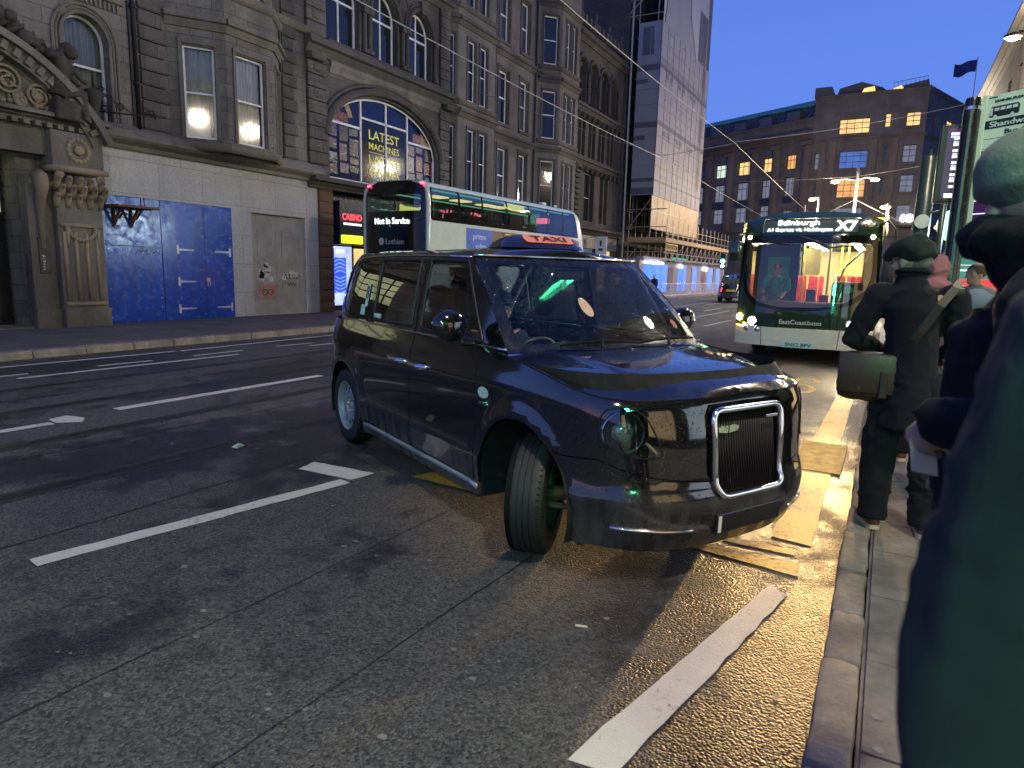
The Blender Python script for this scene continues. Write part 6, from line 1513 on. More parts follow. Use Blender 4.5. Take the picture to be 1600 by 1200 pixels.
# ================================================================ right-hand terrace
def right_terrace(y0, y1, h, label, floors, shop, stonem, x=3.6):
    b = thing('shop_terrace', label, 'building', (x, y0, 0)); T = lambda u, w, v: (-w, u, v); L = y1 - y0; n = max(1, int(L / 2.6)); g = L / n
    hs = [(g * i + g * .3, g * i + g * .68, c, d) for i in range(n) for c, d in floors]
    mb = MB(); wall(mb, T, 0, L, 4.2, h, hs, .3); mb.quad((9, 0, 0), (0, 0, 0), (0, 0, h), (9, 0, h)); mb.quad((9, L, 0), (0, L, 0), (0, L, h), (9, L, h)); mb.quad((0, 0, h), (9, 0, h + 2.5), (9, L, h + 2.5), (0, L, h)); mb.quad((9, 0, 0), (9, L, 0), (9, L, h + 2.5), (9, 0, h + 2.5)); mb.build('wall', stonem, b)
    for hh in hs: window(b, T, *hh, w=-.18, fr=.07)
    tr = MB(); band(tr, T, 0, L, corn(h - .5, .5, .5)); band(tr, T, 0, L, corn(4.2, .35, .3)); tr.build('cornice', ST_TRIMD, b)
    k = max(1, int(L / 5)); g = L / k
    for i in range(k):
        s = MB(); s.box(-.12, .3, g * i + .1, g * i + g - .1, 3.2, 4.15); fa = s.build('shop_fascia', mat('dark shop fascia', (.04, .04, .045), .4), b)
        s = MB(); s.box(.3, .35, g * i + .5, g * i + g - .5, .5, 3.1); s.build('shop_window', shop[i % len(shop)], b)
        s = MB(); s.box(-.05, .4, g * i, g * i + .45, .1, 3.2); s.box(-.05, .4, g * i + g - .45, g * i + g, .1, 3.2); s.box(.0, .4, g * i + .4, g * i + g - .4, .1, .5); s.build('shop_pier', ST_TRIMD, b)
    return b
LS1 = lit('lit warm shop', (1.0, .70, .36), .45); LS2 = lit('lit cool shop', (.75, .88, 1.0), .55); LS3 = lit('lit green shop', (.45, .9, .7), .35)
right_terrace(-14, 8, 12, 'stone terrace of lit shops along the near right pavement', [(5.2, 7.4), (8.6, 10.8)], [LS1, LS3, LS1, LS2], ST_BLACK)
rt2 = right_terrace(8.1, 27, 11.7, 'middle stretch of the right-hand shop terrace, with a white lit fascia', [(5.2, 7.4), (8.4, 10.4)], [LS1, LS2, LS2], ST_BLACK)
right_terrace(27.1, 46, 11.7, 'brown stone shop terrace at the right edge, glowing beside the wall lamp', [(5.0, 7.2), (8.2, 10.2)], [LS2, LS1, LS3], ST_BLACK)
s = MB(); s.box(-.20, -.14, 12.6, 16.6, 3.3, 4.05); s.build('lit_fascia', emit('white lit fascia', (.62, .85, 1.0), 16), rt2)
# pharmacy-style green cross sign further back along the near shops
gcx = thing('green_cross_sign', 'lit green cross sign projecting from the near shop terrace', 'sign', (3.45, -4.2, 3.0))
s = MB(); s.cbox(-1.5, -.1, -.09, .09, .45, .95, .01); s.cbox(-1.05, -.55, -.088, .088, 0.0, 1.4, .01); cr_ = s.build('cross', emit('green cross lamp', (.10, 1.0, .50), 13), gcx); s = MB(); s.tube([(-.2, 0, .7), (.3, 0, .7)], .04, 8); s.build('arm', IRON, gcx)
# round blade sign and its shop's lit sign
bl = thing('round_blade_sign', 'round white lit blade sign lettered SK:N hanging from the right-hand shops', 'sign', (2.35, 30, 3.75))
s = MB(); s.lathe([(.56, -.07), (.60, -.06), (.60, .06), (.56, .07)], 36, lambda x, y, z: (-.45 + x, z, y)); dsc = s.build('disc', emit('pale lit disc', (.45, .75, .62), .22), bl, angle=40)
s = MB(); s.text('SK:N', lambda x, y, z: (-.38 - y, -.075 - z, x), height=.46, width=.92, bold=.012); s.tube([(-.38 + .30 * math.cos(t), -.08, .15 + .38 * math.sin(t)) for t in [R(-10 + 10 * i) for i in range(12)]], .03, 5); s.build('lettering', emit('white sign letters bright', (.9, 1, .95), 1.3), dsc)
s = MB(); s.tube([(.1, 0, .3), (1.3, 0, .3)], .03, 6); s.tube([(.1, 0, -.3), (1.3, 0, -.3)], .03, 6); s.tube([(.1, 0, -.3), (.1, 0, .3)], .03, 6); s.build('arm', IRON, bl)
# ---------------------------------------------------------------- street lamps
LAMPC = (1.0, .62, .22)
def lamp_light(name, loc, power, parent, color=(1.0, .86, .66), r=.34):
    l = bpy.data.lights.new(name, 'POINT'); l.energy = power; l.color = color; l.shadow_soft_size = r
    o = bpy.data.objects.new(name, l); COL.objects.link(o); o.location = loc; o.parent = parent; return o
GLOW = emit('sodium lamp glow', (1.0, .72, .25), 14)
for y, lab in ((30, 'glaring yellow wall lamp bracketed high on the right-hand terrace'), (45, 'wall lamp at the far end of the right-hand terrace'), (15, 'wall lamp above the middle of the right-hand terrace'), (0, 'wall lamp above the pavement where the queue stands'), (-14, 'wall lamp at the near end of the right-hand terrace')):
    L = thing('wall_lamp', lab, 'street lamp', (3.55, y, 10.1), 0, 'lamps on the right-hand terrace')
    s = MB(); s.tube([(.1, 0, -.3), (-.2, 0, .12), (-.55, 0, .18)], .035, 8); s.build('bracket', IRON, L); s = MB(); s.lathe([(.10, .14), (.20, .08), (.22, .0)], 16, lambda x, y_, z: (-.68 + x * 1.4, y_, z)); s.build('hood', IRON, L, smooth=True)
    s = MB(); s.sphere((-.68, 0, -.02), (.22, .15, .10), 14, 8); s.build('lamp_glass', GLOW, L, smooth=True)
    lamp_light('lamp', (-.68, 0, -.18), 900 if y > 10 else 700, L)
def mast(name, label, x, y, h, arms, group=None, wires=True):
    L = thing(name, label, 'street lamp', (x, y, 0), 0, group); s = MB(); s.tube([(0, 0, 0), (0, 0, 2), (0, 0, h)], [.13, .11, .08], 10); s.build('pole', mat('pale steel pole', (.32, .32, .32), .5, .4), L, smooth=True)
    for dx, z in arms:
        s = MB(); s.tube([(0, 0, z + .05), (dx * .5, 0, z + .2), (dx, 0, z + .15)], .04, 6); a = s.build('arm', mat('pale steel pole', (.32, .32, .32)), L)
        s = MB(); s.sphere((dx, 0, z), (.32, .2, .12), 12, 8); s.build('lamp_glass', GLOW, L, smooth=True); lamp_light('lamp', (dx, 0, z - .3), 1200, L, (1.0, .78, .52))
    return L
m1 = mast('lamp_mast', 'twin-armed lamp mast rising behind the single-decker bus, carrying tram wires', -3.1, 62, 10.6, ((-1.6, 9.55), (1.25, 9.6)))
mast('lamp_mast', 'single lamp low over the bus roof, left of the twin mast', -7.0, 75, 9.9, ((-.6, 9.6),)); mast('lamp_mast', 'short lamp beside the yellow lit bay, right of the twin mast', -.6, 55, 7.1, ((-.2, 6.8),))
for x, y, z, lab in ((1.6, 70, 6.4, 'small orange lamp low on the brown corner building'),):
    L = thing('bulkhead_lamp', lab, 'lamp', (2.9, 64, 6.0)); s = MB(); s.sphere((0, 0, 0), (.25, .2, .15), 10, 6); s.build('lamp_glass', emit('orange lamp glow', (1, .45, .12), 12), L, smooth=True); s = MB(); s.tube([(0, 0, .1), (.7, 0, .3)], .04, 6); s.build('bracket', IRON, L)
# green tram column and its neighbours
GREENP = mat('dark green pole paint', (.018, .035, .026), .35, .1, var=.2)
gc = thing('tram_pole', 'thick dark green stepped column with a round plate, behind the flat cap', 'pole', (.55, 20, .12))
s = MB(); s.tube([(0, 0, 0), (0, 0, 3.7), (0, 0, 3.72), (0, 0, 4.55), (0, 0, 4.62)], [.19, .19, .175, .17, .13], 16); s.tube([(0, 0, 4.6), (0, 0, 4.75)], .04, 8); s.build('column', GREENP, gc, smooth=True, angle=40)
s = MB(); s.tube([(.42, 0, 0), (.42, 0, 4.1)], .07, 8); s.tube([(.0, 0, 3.2), (.42, 0, 3.3)], .03, 6); s.tube([(0, 0, 4.0), (.42, 0, 4.05)], .03, 6); s.build('side_pipe', GREENP, gc, smooth=True)
s = MB(); s.lathe([(.17, .20), (.17, .23), (0, .235)], 20, lambda x, y, z: (x, -z, 3.02 + y)); s.build('round_plate', mat('pale plate', (.35, .42, .36), .4), gc)
s = MB(); s.tube([(-.28, 0, 0), (-.28, 0, 2.6)], .03, 6); s.tube([(-.28, 0, 2.5), (0, 0, 2.55)], .02, 6); s.build('stay_tube', GREENP, gc)
# overhead wires
WIRE = mat('wire', (.20, .20, .20), .5, .5)
def wire(label, pts, r=.014):
    s = MB(); out = []
    for a, b in zip(pts, pts[1:]):
        for i in range(12):
            t = i / 12; out.append((a[0] + (b[0] - a[0]) * t, a[1] + (b[1] - a[1]) * t, a[2] + (b[2] - a[2]) * t - .25 * math.sin(math.pi * t) * min(1, math.dist(a, b) / 40)))
    out.append(pts[-1]); s.tube(out, r, 5); return tag(s.build('overhead_wire', WIRE), label, 'wire', 'tram wires')
wire('tram wire running up the street over the double-decker side', [(-6.25, 2, 7.1), (-6.25, 30, 7.2), (-6.2, 80, 7.2)]); wire('tram wire running up the street nearest the left facades', [(-9.0, 2, 6.6), (-9.0, 30, 6.6), (-9, 80, 6.6)])
wire('span wire slanting up to the right-hand terrace', [(-6.25, 30, 7.25), (-2.2, 34, 8.3), (3.5, 38, 9.9)], .012); wire('thin span wire from the left facades to the tram wires', [(-17, 27, 9.6), (-9, 29, 6.7), (-6.25, 30, 7.2)], .012); wire('fine wire crossing before the corner building', [(-12, 60, 9.6), (-3.1, 62, 9.9), (3.5, 60, 10.6)], .012); wire('mast wire falling to the left behind the bus', [(-3.1, 62, 8.1), (-8, 66, 6.2)], .02); wire('mast wire falling to the right behind the bus', [(-3.1, 62, 8.1), (.4, 60, 6.1)], .02)
# traffic light far ahead
tl = thing('traffic_light', 'distant traffic light showing green beside the hoarding', 'traffic light', (-9.95, 47, 0))
s = MB(); s.tube([(0, 0, 0), (0, 0, 3.1)], .06, 8); s.build('pole', mat('white post', (.5, .5, .5), .5), tl); s = MB(); s.cbox(-.18, .18, -.15, .1, 2.2, 3.2, .03); s.build('head', BLACKP, tl)
s = MB(); s.lathe([(.14, 0), (.1, .05), (0, .07)], 14, lambda x, y, z: (x, -.15 - z, 2.72 + y)); s.build('green_lamp', emit('green signal', (.05, 1.0, .45), 8), tl)
s = MB(); s.lathe([(.11, 0), (.08, .04), (0, .05)], 14, lambda x, y, z: (x, -.15 - z, 2.40 + y)); s.build('white_signal', emit('white signal', (.8, 1, .9), 3), tl)
# ---------------------------------------------------------------- bus stop pole with flag and departures screen
bs = thing('bus_stop_sign', 'pale green bus stop flag lettered Shandwick Place on a black pole', 'bus stop sign', (.52, 8.0, .12))
s = MB(); s.lathe([(.066, 0), (.066, 3.24), (.058, 3.27), (0, 3.28)], 20); pole = s.build('pole', mat('black pole paint', (.012, .012, .014), .25), bs, smooth=True, angle=40)
s = MB(); s.lathe([(.070, 3.16), (.070, 3.19)], 20); s.build('collar', CHROME, pole)
s = MB()
for a in (0, 1.6, 3.1, 4.6): s.box(-.010 + .064 * math.cos(a), .010 + .064 * math.cos(a), -.010 + .064 * math.sin(a), .010 + .064 * math.sin(a), 0, 3.15)
s.build('pole_channel', mat('dark grey channel', (.05, .055, .05), .35, .5), pole)
FA = R(-38)      # flag board runs from the pole to the right and towards the viewer
fd = (math.cos(FA), math.sin(FA)); fn = (-math.sin(-FA) * 1, 0)
nx, ny = fd[1], -fd[0]
FS = .76
def FT(x, y, z): return (.075 + fd[0] * x * FS + nx * z, fd[1] * x * FS + ny * z, 2.46 + y * FS)     # x along board, y up, z towards viewer
PG = mat('pale green sign face', (.72, .90, .60), .5, var=.06)
s = MB(); s.box(0, .98, 0, 1.06, -.02, 0, FT); s.box(.0, .06, -.55, 1.08, -.025, .004, FT); flag = s.build('flag_board', PG, bs)
INK = mat('dark green ink', (.012, .03, .02), .5); WH = mat('sign white ink', (.62, .72, .62), .5)
def ft(x0, y0): return lambda x, y, z: FT(x0 + x, y0 + y, .004 + z)
d = MB(); d.box(.07, .98, .665, .765, .001, .003, FT); d.box(.07, .98, .545, .549, .001, .003, FT); d.box(.07, .98, .430, .434, .001, .003, FT)
d.text('Bus Stop', ft(.52, .60), height=.072, width=.40, bold=.006); d.text('From City', ft(.52, .488), height=.078, width=.40, bold=.006); d.text('EDINBURGH', ft(.33, .985), height=.03, width=.34); d.box(.08, .18, 1.028, 1.042, .001, .003, FT)
d.text('100 Airport Express', ft(.68, .385), height=.042, width=.50); d.text('X4  112', ft(.58, .30), height=.045, width=.20); d.text('900  902  978', ft(.66, .21), height=.05, width=.44)
d.prism(roundpoly([(.11, .80), (.45, .80), (.455, .90), (.43, .925), (.12, .925)], .01, 2), lambda a, b, q: FT(a, b, q), .001, .003)
d.build('lettering', INK, flag)
d = MB(); d.text('Shandwick Place', ft(.54, .715), height=.066, width=.82, bold=.012); d.text('AIRLINK', ft(.20, .385), height=.042, width=.24); 
for i in range(4): d.box(.165 + i * .07, .22 + i * .07, .87, .905, .003, .005, FT)
d.box(.12, .145, .82, .91, .003, .005, FT)
for u in (.18, .38): d.prism(circle(u, .803, .022, 12), lambda a, b, q: FT(a, b, q), .003, .005)
lw = d.build('lettering', WH, flag)
d = MB(); d.box(.07, .33, .36, .41, .0012, .002, FT); d.box(.07, .33, .275, .325, .0012, .002, FT); d.build('route_band', mat('navy band', (.02, .03, .05), .5), flag)
d = MB(); d.text('EastCoastbuses', ft(.20, .30), height=.032, width=.24); d.build('lettering', WH, flag)
d = MB(); d.box(.07, .33, .185, .240, .0012, .002, FT); d.prism(circle(.66, .88, .145, 36), lambda a, b, q: FT(a, b, q), .002, .004); d.build('yellow_disc', mat('yellow green ink', (.55, .55, .06), .45), flag)
d = MB(); d.text('SD', ft(.67, .88), height=.135, width=.20, bold=.01); d.text('citylink', ft(.20, .212), height=.045, width=.22, bold=.008, shear=.2); d.tube([FT(.66 + .145 * math.cos(t), .88 + .145 * math.sin(t), .004) for t in [i * .175 for i in range(36)]], .006, 5, closed=True); d.build('lettering', INK, flag)
d = MB(); d.box(.08, .42, .045, .058, .001, .003, FT); d.build('small_print', mat('pale brown ink', (.30, .25, .14), .5), flag)
d = MB(); d.box(.06, .75, -.62, -.02, -.02, -.004, FT); pp = d.build('purple_panel', mat('purple panel', (.09, .02, .13), .4), bs)
d = MB()
for y in (-.20, -.36): d.box(.06, .75, y, y + .012, -.003, -.001, FT)
d.box(.06, .55, -.60, -.50, -.003, -.001, FT); d.build('lettering', emit('pale screen bar', (.8, .75, .95), .3), pp)
rt = thing('departures_screen', 'black framed departures screen with rows of white text on the bus stop pole', 'screen', (.54, 8.12, 2.44))
s = MB(); s.cbox(-.25, .26, -.02, .10, 0, .74, .012); cs_ = s.build('case', BLACKP, rt)
def SCt(x, y, z): return (-.19 + x, -.024 - z, .04 + y)
s = MB(); s.box(0, .40, 0, .67, 0, .002, SCt); sc_ = s.build('screen', emit('dark violet screen', (.03, .01, .045), .35), rt)
d = MB(); y = .60
for k in range(9):
    yy = .555 - k * .057
    for (a, b) in ((.06, .12), (.15, .25), (.28, .33)): d.box(a, b, yy, yy + .024, .002, .004, SCt)
    if k % 2: d.box(.06, .34, yy + .034, yy + .040, .002, .004, SCt)
d.box(.03, .38, .005, .045, .002, .004, SCt); d.build('text_rows', emit('screen white', (.9, .85, 1), .6), sc_)
d = MB(); d.box(.03, .38, .60, .625, .002, .004, SCt); d.build('heading_bar', emit('screen pink', (.8, .5, .85), .4), sc_); d = MB(); d.box(.03, .38, .575, .595, .002, .004, SCt); d.build('heading_bar', emit('screen blue', (.3, .4, .95), .4), sc_)
s = MB(); s.tube([(-.02, -.12, .10), (-.02, .02, .10)], .02, 6); s.build('clamp', IRON, rt)
# bus shelter end panel with poster
shl = thing('bus_shelter', 'bus shelter end panel with a teal and red lit poster, behind the queue', 'bus shelter', (1.05, 17, .12))
s = MB(); s.box(0, .07, -.05, .05, 0, 2.15); s.box(1.05, 1.12, -.05, .05, 0, 2.15); s.box(0, 1.12, -.05, .05, 2.05, 2.2); s.box(0, 1.12, -.05, .05, .1, .2); s.build('frame', BLACKP, shl)
s = MB(); s.box(.07, 1.05, -.03, .03, .2, 2.05); pb_ = s.build('poster', emit('lit teal poster', (.03, .16, .13), .28), shl)
s = MB(); s.box(.07, 1.05, -.034, -.031, .6, 1.62); s.build('red_block', emit('lit red poster', (.65, .03, .04), .25), pb_)
d = MB(); d.box(.15, .8, -.037, -.035, 1.90, 1.915); d.tube([(.25 + .05 * i, -.036, 1.42 + .07 * math.sin(i * 1.9)) for i in range(11)], .016, 5); d.box(.15, .45, -.037, -.035, 1.78, 1.82); d.build('poster_print', emit('poster lettering', (.7, .7, .7), .25), pb_)
s = MB(); s.box(1.12, 1.16, 0, 3.5, 0, 2.2); s.box(0, 1.2, -.1, 3.5, 2.2, 2.27); s.build('roof', BLACKP, shl)
# ================================================================ buses
CREAM = mat('cream bus paint', (.60, .65, .52), .18, var=.06, coat=.6); BGREEN = mat('dark green bus paint', (.012, .035, .018), .14, var=.2, coat=.8); BBLACK = mat('gloss black panel', (.006, .006, .007), .12, var=.1); WHITEB = mat('off white bus paint', (.50, .55, .48), .2, var=.06, coat=.6)
BUSGLASS = glass('bus window glass', (.80, .84, .80), .04, .01, 1.0); BUSTINT = glass('tinted bus glass', (.42, .46, .42), .06, .01, 1.3)
def spot(name, parent, loc, target, power, color, ang=75, blend=.7, r=.07):
    l = bpy.data.lights.new(name, 'SPOT'); l.energy = power; l.color = color; l.spot_size = R(ang); l.spot_blend = blend; l.shadow_soft_size = r
    o = bpy.data.objects.new(name, l); COL.objects.link(o); o.parent = parent; o.location = loc
    o.rotation_euler = (Vector(target) - Vector(loc)).to_track_quat('-Z', 'Y').to_euler(); return o
# ---------------------------------------------------------------- single-decker facing us
sb = thing('single_decker_bus', 'dark green and cream single-decker bus facing us, headlights on, destination X7', 'bus', (-1.43, 14.0, 0), R(-90))
def sbx(y, z):
    x = -.34 * (abs(y) / 1.25) ** 3.4
    if z > .95: x -= .10 * (z - .95) / 1.5
    if z > 2.45: x -= .38 * ((z - 2.45) / .5) ** 2
    if z < .72: x += .03
    return x
def sbf(y, z): return (sbx(y, z), y, z)
def rtop(y): return 2.95 - .17 * (abs(y) / 1.22) ** 3
top = [(1.22 - 2.44 * i / 20, rtop(1.22 - 2.44 * i / 20)) for i in range(21)]
glassP = roundpoly([(-1.13, 2.33), (1.10, 2.33), (1.13, 1.75), (1.05, 1.45), (.74, 1.22), (.30, 1.12), (-.40, 1.10), (-.84, 1.18), (-1.07, 1.42), (-1.16, 1.85)], .10, 4)
lamps_h = [circle(.88, .82, .085, 16), circle(-.91, .81, .085, 16)]
greenP = [(-1.25, .73), (-.7, .71), (.7, .71), (1.25, .73), (1.25, 1.7), (1.235, 2.42), (1.22, 2.72)] + top + [(-1.22, 2.72), (-1.235, 2.42), (-1.25, 1.7)]
destP = roundpoly([(-.86, 2.54), (.84, 2.54), (.84, 2.81), (-.86, 2.81)], .02)
K = dict(flip=True)
fr = surf('front_panel', BGREEN, sb, sbf, greenP, [glassP, destP] + lamps_h, .09)
surf('screen_surround', BBLACK, fr, sbf, roundpoly([(-1.20, 2.48), (1.20, 2.48), (1.20, 1.7), (1.12, 1.40), (.8, 1.16), (.3, 1.06), (-.4, 1.04), (-.9, 1.12), (-1.14, 1.38), (-1.21, 1.75)], .1, 4), [glassP], .1, off=.006)
surf('windscreen', BUSGLASS, sb, sbf, glassP, (), .12)
cream = [(-1.25, .34), (1.25, .34), (1.25, .725), (.7, .705), (-.7, .705), (-1.25, .725)]
bp_ = surf('bumper', CREAM, sb, sbf, roundpoly(cream, .03), (), .09)
for y in (-.70, .69):
    g = MB(); g.tube([tuple(Vector(sbf(y - .02 * (i / 5 - .5) * (1 if y < 0 else -1), .35 + .35 * i / 5)) + Vector((.003, 0, 0))) for i in range(6)], .006, 5); g.build('bumper_joint', BLACKGAP, bp_)
g = MB(); g.tube([tuple(Vector(sbf(-1.2 + 2.4 * i / 30, .60 - .17 * (1 - (abs(-1.2 + 2.4 * i / 30) / 1.2) ** 2))) + Vector((.002, 0, 0))) for i in range(31)], .008, 5); g.build('bumper_crease', CREAM, bp_, smooth=True)
# destination display
ds = MB(); P, F = sheet(destP, [], .2); ds.add([(sbx(y, z) - .03, y, z) for y, z in P], F); disp = ds.build('destination_display', mat('display glass', (.06, .075, .065), .12), sb)
DT = lambda y0, z0: (lambda x, y, z: (sbx(y0 + x, z0 + y) - .018 + z, y0 + x, z0 + y))
WLED = emit('white led letters', (.9, 1.0, .95), 1.5); WLED2 = emit('white led rear letters', (.9, 1.0, .98), 1.0)
d = MB(); d.text('Edinburgh', DT(-.22, 2.715), height=.125, width=.74, bold=.003); d.text('A1 Express via Haddington', DT(-.19, 2.583), height=.078, width=1.17, bold=0.0); d.text('X7', DT(.62, 2.665), height=.20, width=.36, bold=.03); d.build('lettering', WLED, disp)
d = MB(); d.text('196', lambda x, y, z: (sbx(.99 + x * .9, 2.66) + .004 + z - y * .15, .99 + x, 2.66 + y), height=.07, width=.12); d.build('lettering', mat('cream number', (.6, .55, .35), .5), fr)
d = MB(); d.text('EastCoast', lambda x, y, z: (sbx(-.13 + x, .82) + .006 + z, -.13 + x, .825 + y), height=.085, width=.50, bold=.012); d.text('buses', lambda x, y, z: (sbx(.255 + x, .82) + .006 + z, .255 + x, .825 + y), height=.085, width=.24); d.build('lettering', mat('pale lettering', (.6, .62, .58), .5), fr)
d = MB(); d.text('VOLVO', lambda x, y, z: (sbx(0, 1.0) + .012 + z, .0 + x, 1.005 + y), height=.038, width=.2); d.build('lettering', CHROME, fr)
pl = MB(); pl.cbox(.035, .05, -.29, .29, .335, .45, .006); plate = pl.build('number_plate', mat('number plate with green light tint', (.42, .72, .66), .4), sb)  # white plate; the green light falling on it is put into its colour
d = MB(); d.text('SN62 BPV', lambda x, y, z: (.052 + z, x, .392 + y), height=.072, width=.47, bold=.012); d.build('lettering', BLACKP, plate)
# lamps
HB = emit('bus headlamp glow', (1.0, .86, .62), 90); AMB = emit('amber indicator glow', (1.0, .42, .05), 70)
for y, z in ((.88, .82), (-.91, .81)):
    x0 = sbx(y, z); s = MB(); s.lathe([(.085, .01), (.08, -.02), (.06, -.06), (0, -.07)], 18, lambda a, b, c, y=y, z=z, x0=x0: (x0 + c - .02, y + a, z + b)); hl = s.build('headlight', CHROME, sb, smooth=True)
    s = MB(); s.sphere((x0 - .02, y, z), (.03, .08, .08), 14, 8); s.build('bulb', HB, hl, smooth=True)
    spot('headlamp_beam', sb, (x0 + .08, y, z), (x0 + 14, y + .12, .50), 950, (1.0, .60, .22), 14, .9, .09)
    spot('headlamp_spill', sb, (x0 + .08, y, z), (x0 + 8, y, .2), 25, (1.0, .70, .36), 100, .9)
s = MB(); s.sphere((sbx(-1.17, .87) + .02, -1.17, .87), (.03, .065, .065), 12, 8); s.build('indicator', AMB, sb, smooth=True)
for y in (-1.0, -.78):
    s = MB(); s.lathe([(.055, .012), (.06, 0), (.05, -.02), (0, -.03)], 14, lambda a, b, c, y=y: (sbx(y, .66) + c + .004, y + a, .655 + b)); s.build('fog_lamp', CHROME, sb, smooth=True)
for y in (-1.10, 1.08):
    s = MB(); s.sphere((sbx(y, 2.45) + .01, y, 2.45), (.03, .045, .035), 10, 6); s.build('marker_lamp', emit('marker lamp glow', (1.0, .85, .35), 22), sb, smooth=True)
# wipers
for pts in (((-.15, 2.46), (.12, 2.38), (.42, 2.24)), ((-.92, 2.44), (-.6, 2.33), (-.30, 2.30)), ((.42, 2.25), (.6, 2.28), (.98, 2.28))):
    s = MB(); s.tube([tuple(Vector(sbf(y, z)) + Vector((.03, 0, 0))) for y, z in pts], .014, 6); s.build('wiper', BLACKP, sb)
# sides, roof, floor
for sg in (-1, 1):
    s = MB(); y = 1.25 * sg
    T = lambda u, w, v: (-u, y + w * sg, v)
    wall(s, T, .34, 12, .34, 2.76, [(.9 + i * 1.55, 2.3 + i * 1.55, 1.25, 2.35) for i in range(7)] + [(1.9, 2.9, .30, .9), (8.4, 9.4, .30, .9)], .05); s.build('side_panel', BGREEN, sb)
    for i in range(7): g = MB(); g.quad((-.9 - i * 1.55, y, 1.25), (-2.3 - i * 1.55, y, 1.25), (-2.3 - i * 1.55, y, 2.35), (-.9 - i * 1.55, y, 2.35)); g.build('side_window', BUSTINT, sb)
    for xw in (-2.4, -8.9):
        w = MB(); w.lathe([(.28, -.13), (.46, -.12), (.48, -.08), (.48, .08), (.46, .12), (.28, .13)], 28, lambda a, b, c, xw=xw: (xw + a, sg * 1.08 + c, .48 + b)); wh = w.build('wheel', RUBBER, sb, smooth=True, angle=40); w = MB(); w.lathe([(.28, .10), (.2, .04), (.1, .08), (0, .08)], 20, lambda a, b, c, xw=xw: (xw + a, sg * (1.08 + c), .48 + b)); w.build('rim', STEEL, wh, smooth=True)
s = MB(); vs = [];
for i in range(21):
    yy = 1.22 - 2.44 * i / 20
    for xx in (sbx(yy, rtop(yy)) , -12): vs.append((xx, yy, rtop(yy)))
s.add(vs, [(2 * i, 2 * i + 1, 2 * i + 3, 2 * i + 2) for i in range(20)]); s.quad((-12, -1.25, .34), (-12, 1.25, .34), (-12, 1.25, 2.9), (-12, -1.25, 2.9)); s.build('roof', BGREEN, sb, smooth=True)
s = MB(); s.box(-11.9, -.5, -1.2, 1.2, .36, .42); s.build('floor', mat('bus floor', (.08, .06, .05), .5), sb)
s = MB(); s.tube([sbf(-1.05, 1.06), (-.10, -.5, 1.02), (-.08, .4, 1.02), sbf(1.05, 1.08)], [.16, .2, .2, .16], 10); s.v = [(x - .28, y, z) for x, y, z in s.v]; s.build('dashboard', mat('brown dashboard', (.09, .06, .045), .6), sb, smooth=True)
s = MB(); s.box(-1.9, -1.86, -1.2, -.32, .42, 2.4); s.build('cab_partition', mat('dark cab wall', (.02, .025, .04), .5), sb); s = MB(); s.box(-1.855, -1.84, -.95, -.50, 1.5, 2.12); s.build('cab_panel', mat('teal cab panel', (.04, .26, .18), .5), sb)
s = MB(); s.tube([(-.62 + .06 * math.sin(t), -.68 + .23 * math.cos(t), 1.22 + .20 * math.sin(t) * .6) for t in [i * .3 for i in range(21)]], .018, 6, closed=True); s.tube([(-.62, -.68, 1.22), (-.5, -.68, .95)], .03, 6); s.build('steering_wheel', BLACKP, sb)
YP = mat('yellow grab pole', (.75, .55, .08), .35); REDS = mat('red seat moquette', (.40, .02, .025), .8, var=.5, scale=14)
for (x, y) in ((-2.2, .25), (-2.6, -.3), (-3.4, .55), (-4.2, -.35), (-5.2, .3), (-6.4, -.3)):
    s = MB(); s.tube([(x, y, .42), (x, y, 2.5)], .022, 8); s.build('grab_pole', YP, sb, smooth=True)
s = MB(); s.tube([(-1.3, .45, 1.3), (-1.3, .6, 1.9), (-1.6, .9, 2.25), (-2.2, 1.0, 2.3)], .02, 8); s.build('grab_rail', CHROME, sb, smooth=True)
for x in (-3.6, -4.5, -5.4, -6.3, -7.2, -8.1):
    for y in (-.95, -.5, .5, .95):
        if x > -4 and y < 0: continue
        s = MB(); s.cbox(x - .08, x + .02, y - .21, y + .21, .95, 1.75, .04); s.cbox(x - .02, x + .40, y - .21, y + .21, .85, .97, .03); s.build('seat', REDS, sb, angle=40)
s = MB(); s.cbox(-1.35, -1.05, .42, 1.0, .85, 1.62, .06); s.build('luggage_pen', mat('dark grey pen', (.03, .035, .035), .5), sb); s = MB(); s.lathe([(.085, 0), (.085, .006), (0, .008)], 20, lambda a, b, c: (-1.045 + c, .72 + a, 1.46 + b)); s.build('round_badge', mat('green badge', (.05, .45, .25), .5), sb)
s = MB(); s.cbox(-1.25, -1.05, -.05, .12, 1.05, 1.45, .02); s.build('ticket_machine', mat('ticket machine', (.05, .05, .07), .4), sb); s = MB(); s.cbox(-1.0, -.85, .22, .38, 1.05, 1.35, .02); s.build('red_box', mat('red box', (.35, .02, .03), .4), sb)
for y in (-.55, .55):
    s = MB(); s.box(-11, -2.3, y - .10, y + .10, 2.60, 2.63); s.build('ceiling_light', emit('bus ceiling light', (1.0, .86, .55), 11), sb)
s = MB(); s.box(-11.5, -11.4, -1.2, 1.2, .45, 2.6); s.box(-2.35, -2.3, .9, 1.2, .5, 2.4); s.build('rear_bulkhead', mat('cream bulkhead', (.55, .45, .22), .5), sb)
s = MB(); s.box(-2.9, -2.86, -.30, .02, 1.75, 2.35); s.build('notice_panel', mat('yellow notice', (.62, .52, .25), .5), sb)
